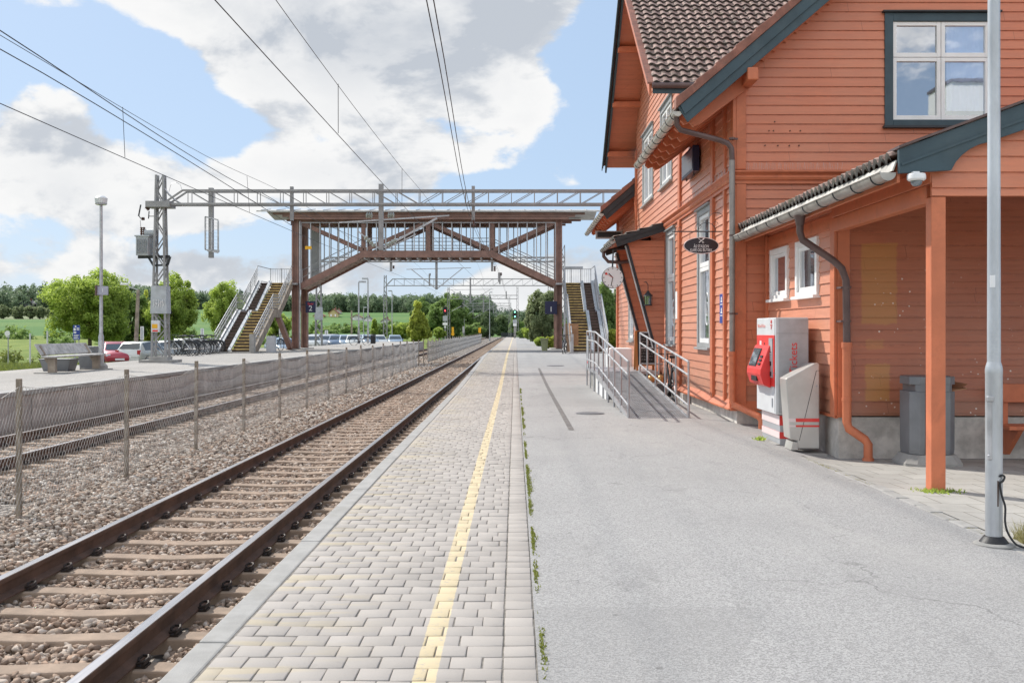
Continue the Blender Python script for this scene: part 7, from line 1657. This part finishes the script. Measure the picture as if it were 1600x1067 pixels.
def forest(name, lab, leaf, n_, xr, yr, hr_, conifer, seed, ls):
    g2 = np.random.default_rng(seed); VV = []; FF = []; TT = []; o = 0; k = 0
    while k < n_:
        y = g2.uniform(*yr); x = g2.uniform(*xr)*y/600; 
        z = float(T(x, y)); hh = g2.uniform(*hr_); w_ = hh*(g2.uniform(.16, .24) if conifer else g2.uniform(.32, .48))
        V, F, tn = crown(x, y, z+hh*.52, w_, w_, hh*.5, 20 if conifer else 30, 24, ls*hh/14, k+seed, 'cone' if conifer else 'round', .34)
        tn = np.clip(tn+g2.normal(0, .16), 0, 1); VV.append(V); FF.append(F+o); TT.append(tn); o += len(V); k += 1
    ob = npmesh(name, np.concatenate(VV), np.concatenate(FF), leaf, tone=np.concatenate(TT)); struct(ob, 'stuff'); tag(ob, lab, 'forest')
forest('conifer_forest', 'dark conifer forest along the ridge of the hill', lf_farcon, 1500, (-380, 30), (560, 760), (7, 11.5), True, 3, .72)
forest('mixed_forest', 'mixed leafy forest below the ridge behind the fields', lf_far, 800, (-380, 25), (455, 600), (6, 9), False, 9, .8)
forest('right_forest', 'dark forest behind the station and the tracks', lf_farcon, 420, (5, 330), (420, 640), (7, 10), True, 5, .72)
forest('near_wood', 'leafy wood at the far left edge behind the orchard trees', lf_far, 120, (-400, -215), (395, 450), (8, 12), False, 13, .8)
# ------------------------------------------------------------------ houses on the far slope
def hit(px, py):
    for Y in np.arange(150, 900, 2.):
        if CAMZ-(py-CY)/K*Y <= float(T((px-CX)/K*Y, Y)): return Y
    return 600.
def house(px, py, Y, wpx, hpx, wallm, roofm, lab, rz_=0):
    Y = min(Y, hit(px, py)+6); x = (px-CX)/K*Y; s = Y/K; z = CAMZ-(py-CY)*s; w_ = wpx*s; hh = hpx*s; t = thing('house', lab, 'house', (x, Y, z)); d = w_*.8
    MB().box(x-w_/2, x+w_/2, Y, Y+d, z-6, z+hh*.55).build('walls', wallm, t); MB().ext([(x-w_/2, Y+.05, z+hh*.55), (x+w_/2, Y+.05, z+hh*.55), (x, Y+.05, z+hh*.98)], (0, d-.1, 0)).build('gable', wallm, t)
    q = MB()
    for sg in (-1, 1): q.ext([(x, Y-.5, z+hh), (x+sg*w_*.6, Y-.5, z+hh*.47), (x+sg*w_*.6, Y-.5, z+hh*.52), (x, Y-.5, z+hh*1.06)], (0, d+1, 0))
    q.build('roof', roofm, t); MB().box(x+w_*.1, x+w_*.2, Y+d*.4, Y+d*.5, z+hh*.7, z+hh*1.22).build('chimney', m_housered, t)
    for u in (-.25, .2): MB().box(x+w_*(u-.07), x+w_*(u+.07), Y-.06, Y-.01, z+hh*.2, z+hh*.42).build('window', m_glass, t)
house(521, 497, 425, 15, 14, m_cream, m_housered, 'yellow house at the edge of the forest above the field'); house(528, 492, 445, 9, 9, m_housewhite, m_housered, 'white gabled house just behind the yellow house'); house(498, 498, 430, 16, 9, m_cream, m_housered, 'low cream house left of the yellow house')
house(557, 501, 420, 17, 9, m_housewhite, m_housered, 'white house with long red roof right of the timber pole'); house(575, 503, 410, 12, 9, m_housewhite, m_housegrey, 'pale house between the tall lamp posts'); house(603, 508, 395, 15, 11, m_housewhite, m_housered, 'white house behind the third gantry mast')
house(213, 470, 520, 40, 12, m_housegrey, m_housegrey, 'large grey barn roof behind the timber pole'); house(302, 468, 560, 9, 9, m_housewhite, m_housegrey, 'white gable on the ridge right of the gantry mast'); house(42, 481, 400, 20, 12, m_housegrey, m_housegrey, 'dark roofed house among trees behind the orchard'); house(46, 463, 480, 6, 5, m_housewhite, m_housegrey, 'tiny pale house up in the woods')

# the white block behind the photographer that the gable window mirrors
wh = thing('white_building', 'plain white building behind the photographer, mirrored in the gable window of the station', 'building', (34, -34, 0))
MB().box(27.3, 46, -33.5, -30, -.5, 17.0).build('walls', m_paper, wh); MB().box(27.2, 46.4, -33.6, -29.8, 17.003, 17.2).build('roof', m_housegrey, wh)
for x in (28.2, 31.5, 35, 38.5):
    for z in (4, 8, 12.2): MB().box(x-.65, x+.65, -29.98, -29.9, z-.8, z+.8).build('window', m_glass, wh)
# ------------------------------------------------------------------ light, sky, camera
AZ = R(-42); EL = R(41)
sd = Vector((math.sin(AZ)*math.cos(EL), math.cos(AZ)*math.cos(EL), math.sin(EL)))
L = bpy.data.lights.new('sun', 'SUN'); L.energy = 5.0; L.angle = R(1.4); L.color = (1, .95, .87)
lo = bpy.data.objects.new('sun', L); COL.objects.link(lo); lo.rotation_euler = (-sd).to_track_quat('-Z', 'Y').to_euler()
w = bpy.data.worlds.new('World'); sc.world = w; w.use_nodes = True
n = w.node_tree.nodes; l = w.node_tree.links; bg = n['Background']
sky = n.new('ShaderNodeTexSky'); sky.sky_type = 'NISHITA'; sky.sun_disc = False; sky.sun_elevation = EL; sky.sun_rotation = AZ
sky.air_density = 1.0; sky.dust_density = .8; sky.ozone_density = 1.2
SKS = .15
tc = n.new('ShaderNodeTexCoord'); vn = n.new('ShaderNodeVectorMath'); vn.operation = 'NORMALIZE'; l.new(tc.outputs['Generated'], vn.inputs[0])
D = vn.outputs[0]
def vmap(sc_, loc=(0, 0, 0)):
    m = n.new('ShaderNodeMapping'); m.inputs['Scale'].default_value = sc_; m.inputs['Location'].default_value = loc; l.new(D, m.inputs['Vector']); return m.outputs[0]
f1 = noise(n, l, vmap((1, 1, 1.9), (3.1, .4, 1.2)), 6.0, 12, .57, .2)
f2 = noise(n, l, vmap((1, 1, 1.5), (7.7, 2.2, .3)), 11, 8, .6, .3)
def blob(px, py, rx, ry, amt):
    u, v_ = (px-CX)/K, -(py-CY)/K; d = Vector((u, 1, v_)).normalized()
    s = n.new('ShaderNodeVectorMath'); s.operation = 'SUBTRACT'; l.new(D, s.inputs[0]); s.inputs[1].default_value = d
    q = n.new('ShaderNodeVectorMath'); q.operation = 'MULTIPLY'; l.new(s.outputs[0], q.inputs[0]); q.inputs[1].default_value = (K/rx, K/rx, K/ry)
    e = n.new('ShaderNodeVectorMath'); e.operation = 'LENGTH'; l.new(q.outputs[0], e.inputs[0])
    return mth(n, l, 'MULTIPLY', smooth(n, l, e.outputs['Value'], 1.25, .2), amt)
def total(bl):
    t = None
    for b in bl:
        q = blob(*b); t = q if t is None else mth(n, l, 'ADD', t, q)
    return t
cover = total([(560, 20, 430, 130, .36), (600, 170, 330, 120, .24), (800, 130, 130, 100, .12), (30, 230, 140, 110, .36), (200, 300, 200, 80, .22), (20, 400, 300, 60, .12),
               (430, 270, 150, 60, .14), (350, 440, 500, 50, .14), (330, 345, 200, 40, .08), (700, 440, 500, 70, .22), (930, 440, 220, 70, .24), (620, 270, 240, 70, .16), (840, 20, 140, 60, .1), (880, 275, 60, 30, .12),
               (90, 70, 170, 80, -.30), (320, 190, 85, 60, -.22), (950, 120, 90, 150, -.24), (250, 120, 80, 60, -.12), (530, 228, 110, 34, -.24), (770, 290, 90, 26, -.16), (330, 375, 150, 22, -.10)])
sz = n.new('ShaderNodeSeparateXYZ'); l.new(D, sz.inputs[0])
rear = smooth(n, l, sz.outputs[1], .25, -.35)
cover = mth(n, l, 'ADD', cover, mth(n, l, 'MULTIPLY', rear, .13))  # extra cloud out of view, for brighter fill light
dens = mth(n, l, 'ADD', mth(n, l, 'ADD', mth(n, l, 'MULTIPLY', f1, 1.2), mth(n, l, 'MULTIPLY', f2, .36)), cover)
mask = smooth(n, l, dens, .855, .965)
# thick parts show their grey undersides, thin edges stay white
grey = total([(620, 0, 380, 120, .62), (90, 350, 330, 60, .26), (260, 400, 500, 45, .2), (560, 440, 600, 40, .2)])
thick = mth(n, l, 'MULTIPLY', smooth(n, l, dens, .92, 1.38), mth(n, l, 'ADD', grey, .22), clamp=True)
off = vmap((1, 1, 1.9), (3.1-.020, .4, 1.2+.062))      # the same field a step towards the sun: lit tops, shaded undersides
f1b = noise(n, l, off, 6.0, 12, .57, .2)
relief = mth(n, l, 'SUBTRACT', f1b, f1)
shade = mth(n, l, 'MULTIPLY', smooth(n, l, relief, -.04, .12), .72)
th2 = mth(n, l, 'MINIMUM', mth(n, l, 'ADD', thick, shade), .82)
cc = mixc(n, l, th2, (.97/SKS, .965/SKS, .955/SKS), (.46/SKS, .51/SKS, .585/SKS))
cc = mixc(n, l, rear, cc, mixc(n, l, th2, (1.9/SKS, 1.86/SKS, 1.8/SKS), (.95/SKS, .98/SKS, 1.02/SKS)))  # unseen clouds added behind the camera, brightened to lift the shaded gable
pale = mixc(n, l, .80, sky.outputs[0], (.49/SKS, .65/SKS, .88/SKS))
fin = mixc(n, l, mth(n, l, 'MULTIPLY', mask, .97), pale, cc)
haze = smooth(n, l, sz.outputs[2], .07, -.01)
fin = mixc(n, l, mth(n, l, 'MULTIPLY', haze, .35), fin, (.78/SKS, .83/SKS, .89/SKS))
l.new(fin, bg.inputs['Color']); bg.inputs['Strength'].default_value = SKS
cam = bpy.data.cameras.new('camera'); co = bpy.data.objects.new('camera', cam); COL.objects.link(co)
co.location = (0, 0, CAMZ); co.rotation_euler = (R(90), 0, 0)
cam.sensor_width = 36; cam.lens = K/1600*36; cam.shift_x = -(CX-800)/1600; cam.shift_y = -(533.5-CY)/1600
cam.clip_start = .1; cam.clip_end = 4000
sc.camera = co
sc.view_settings.view_transform = 'Standard'; sc.view_settings.look = 'None'; sc.view_settings.exposure = 0; sc.view_settings.gamma = 1
sc.render.engine = 'CYCLES'
sc.cycles.max_bounces = 6; sc.cycles.transparent_max_bounces = 16
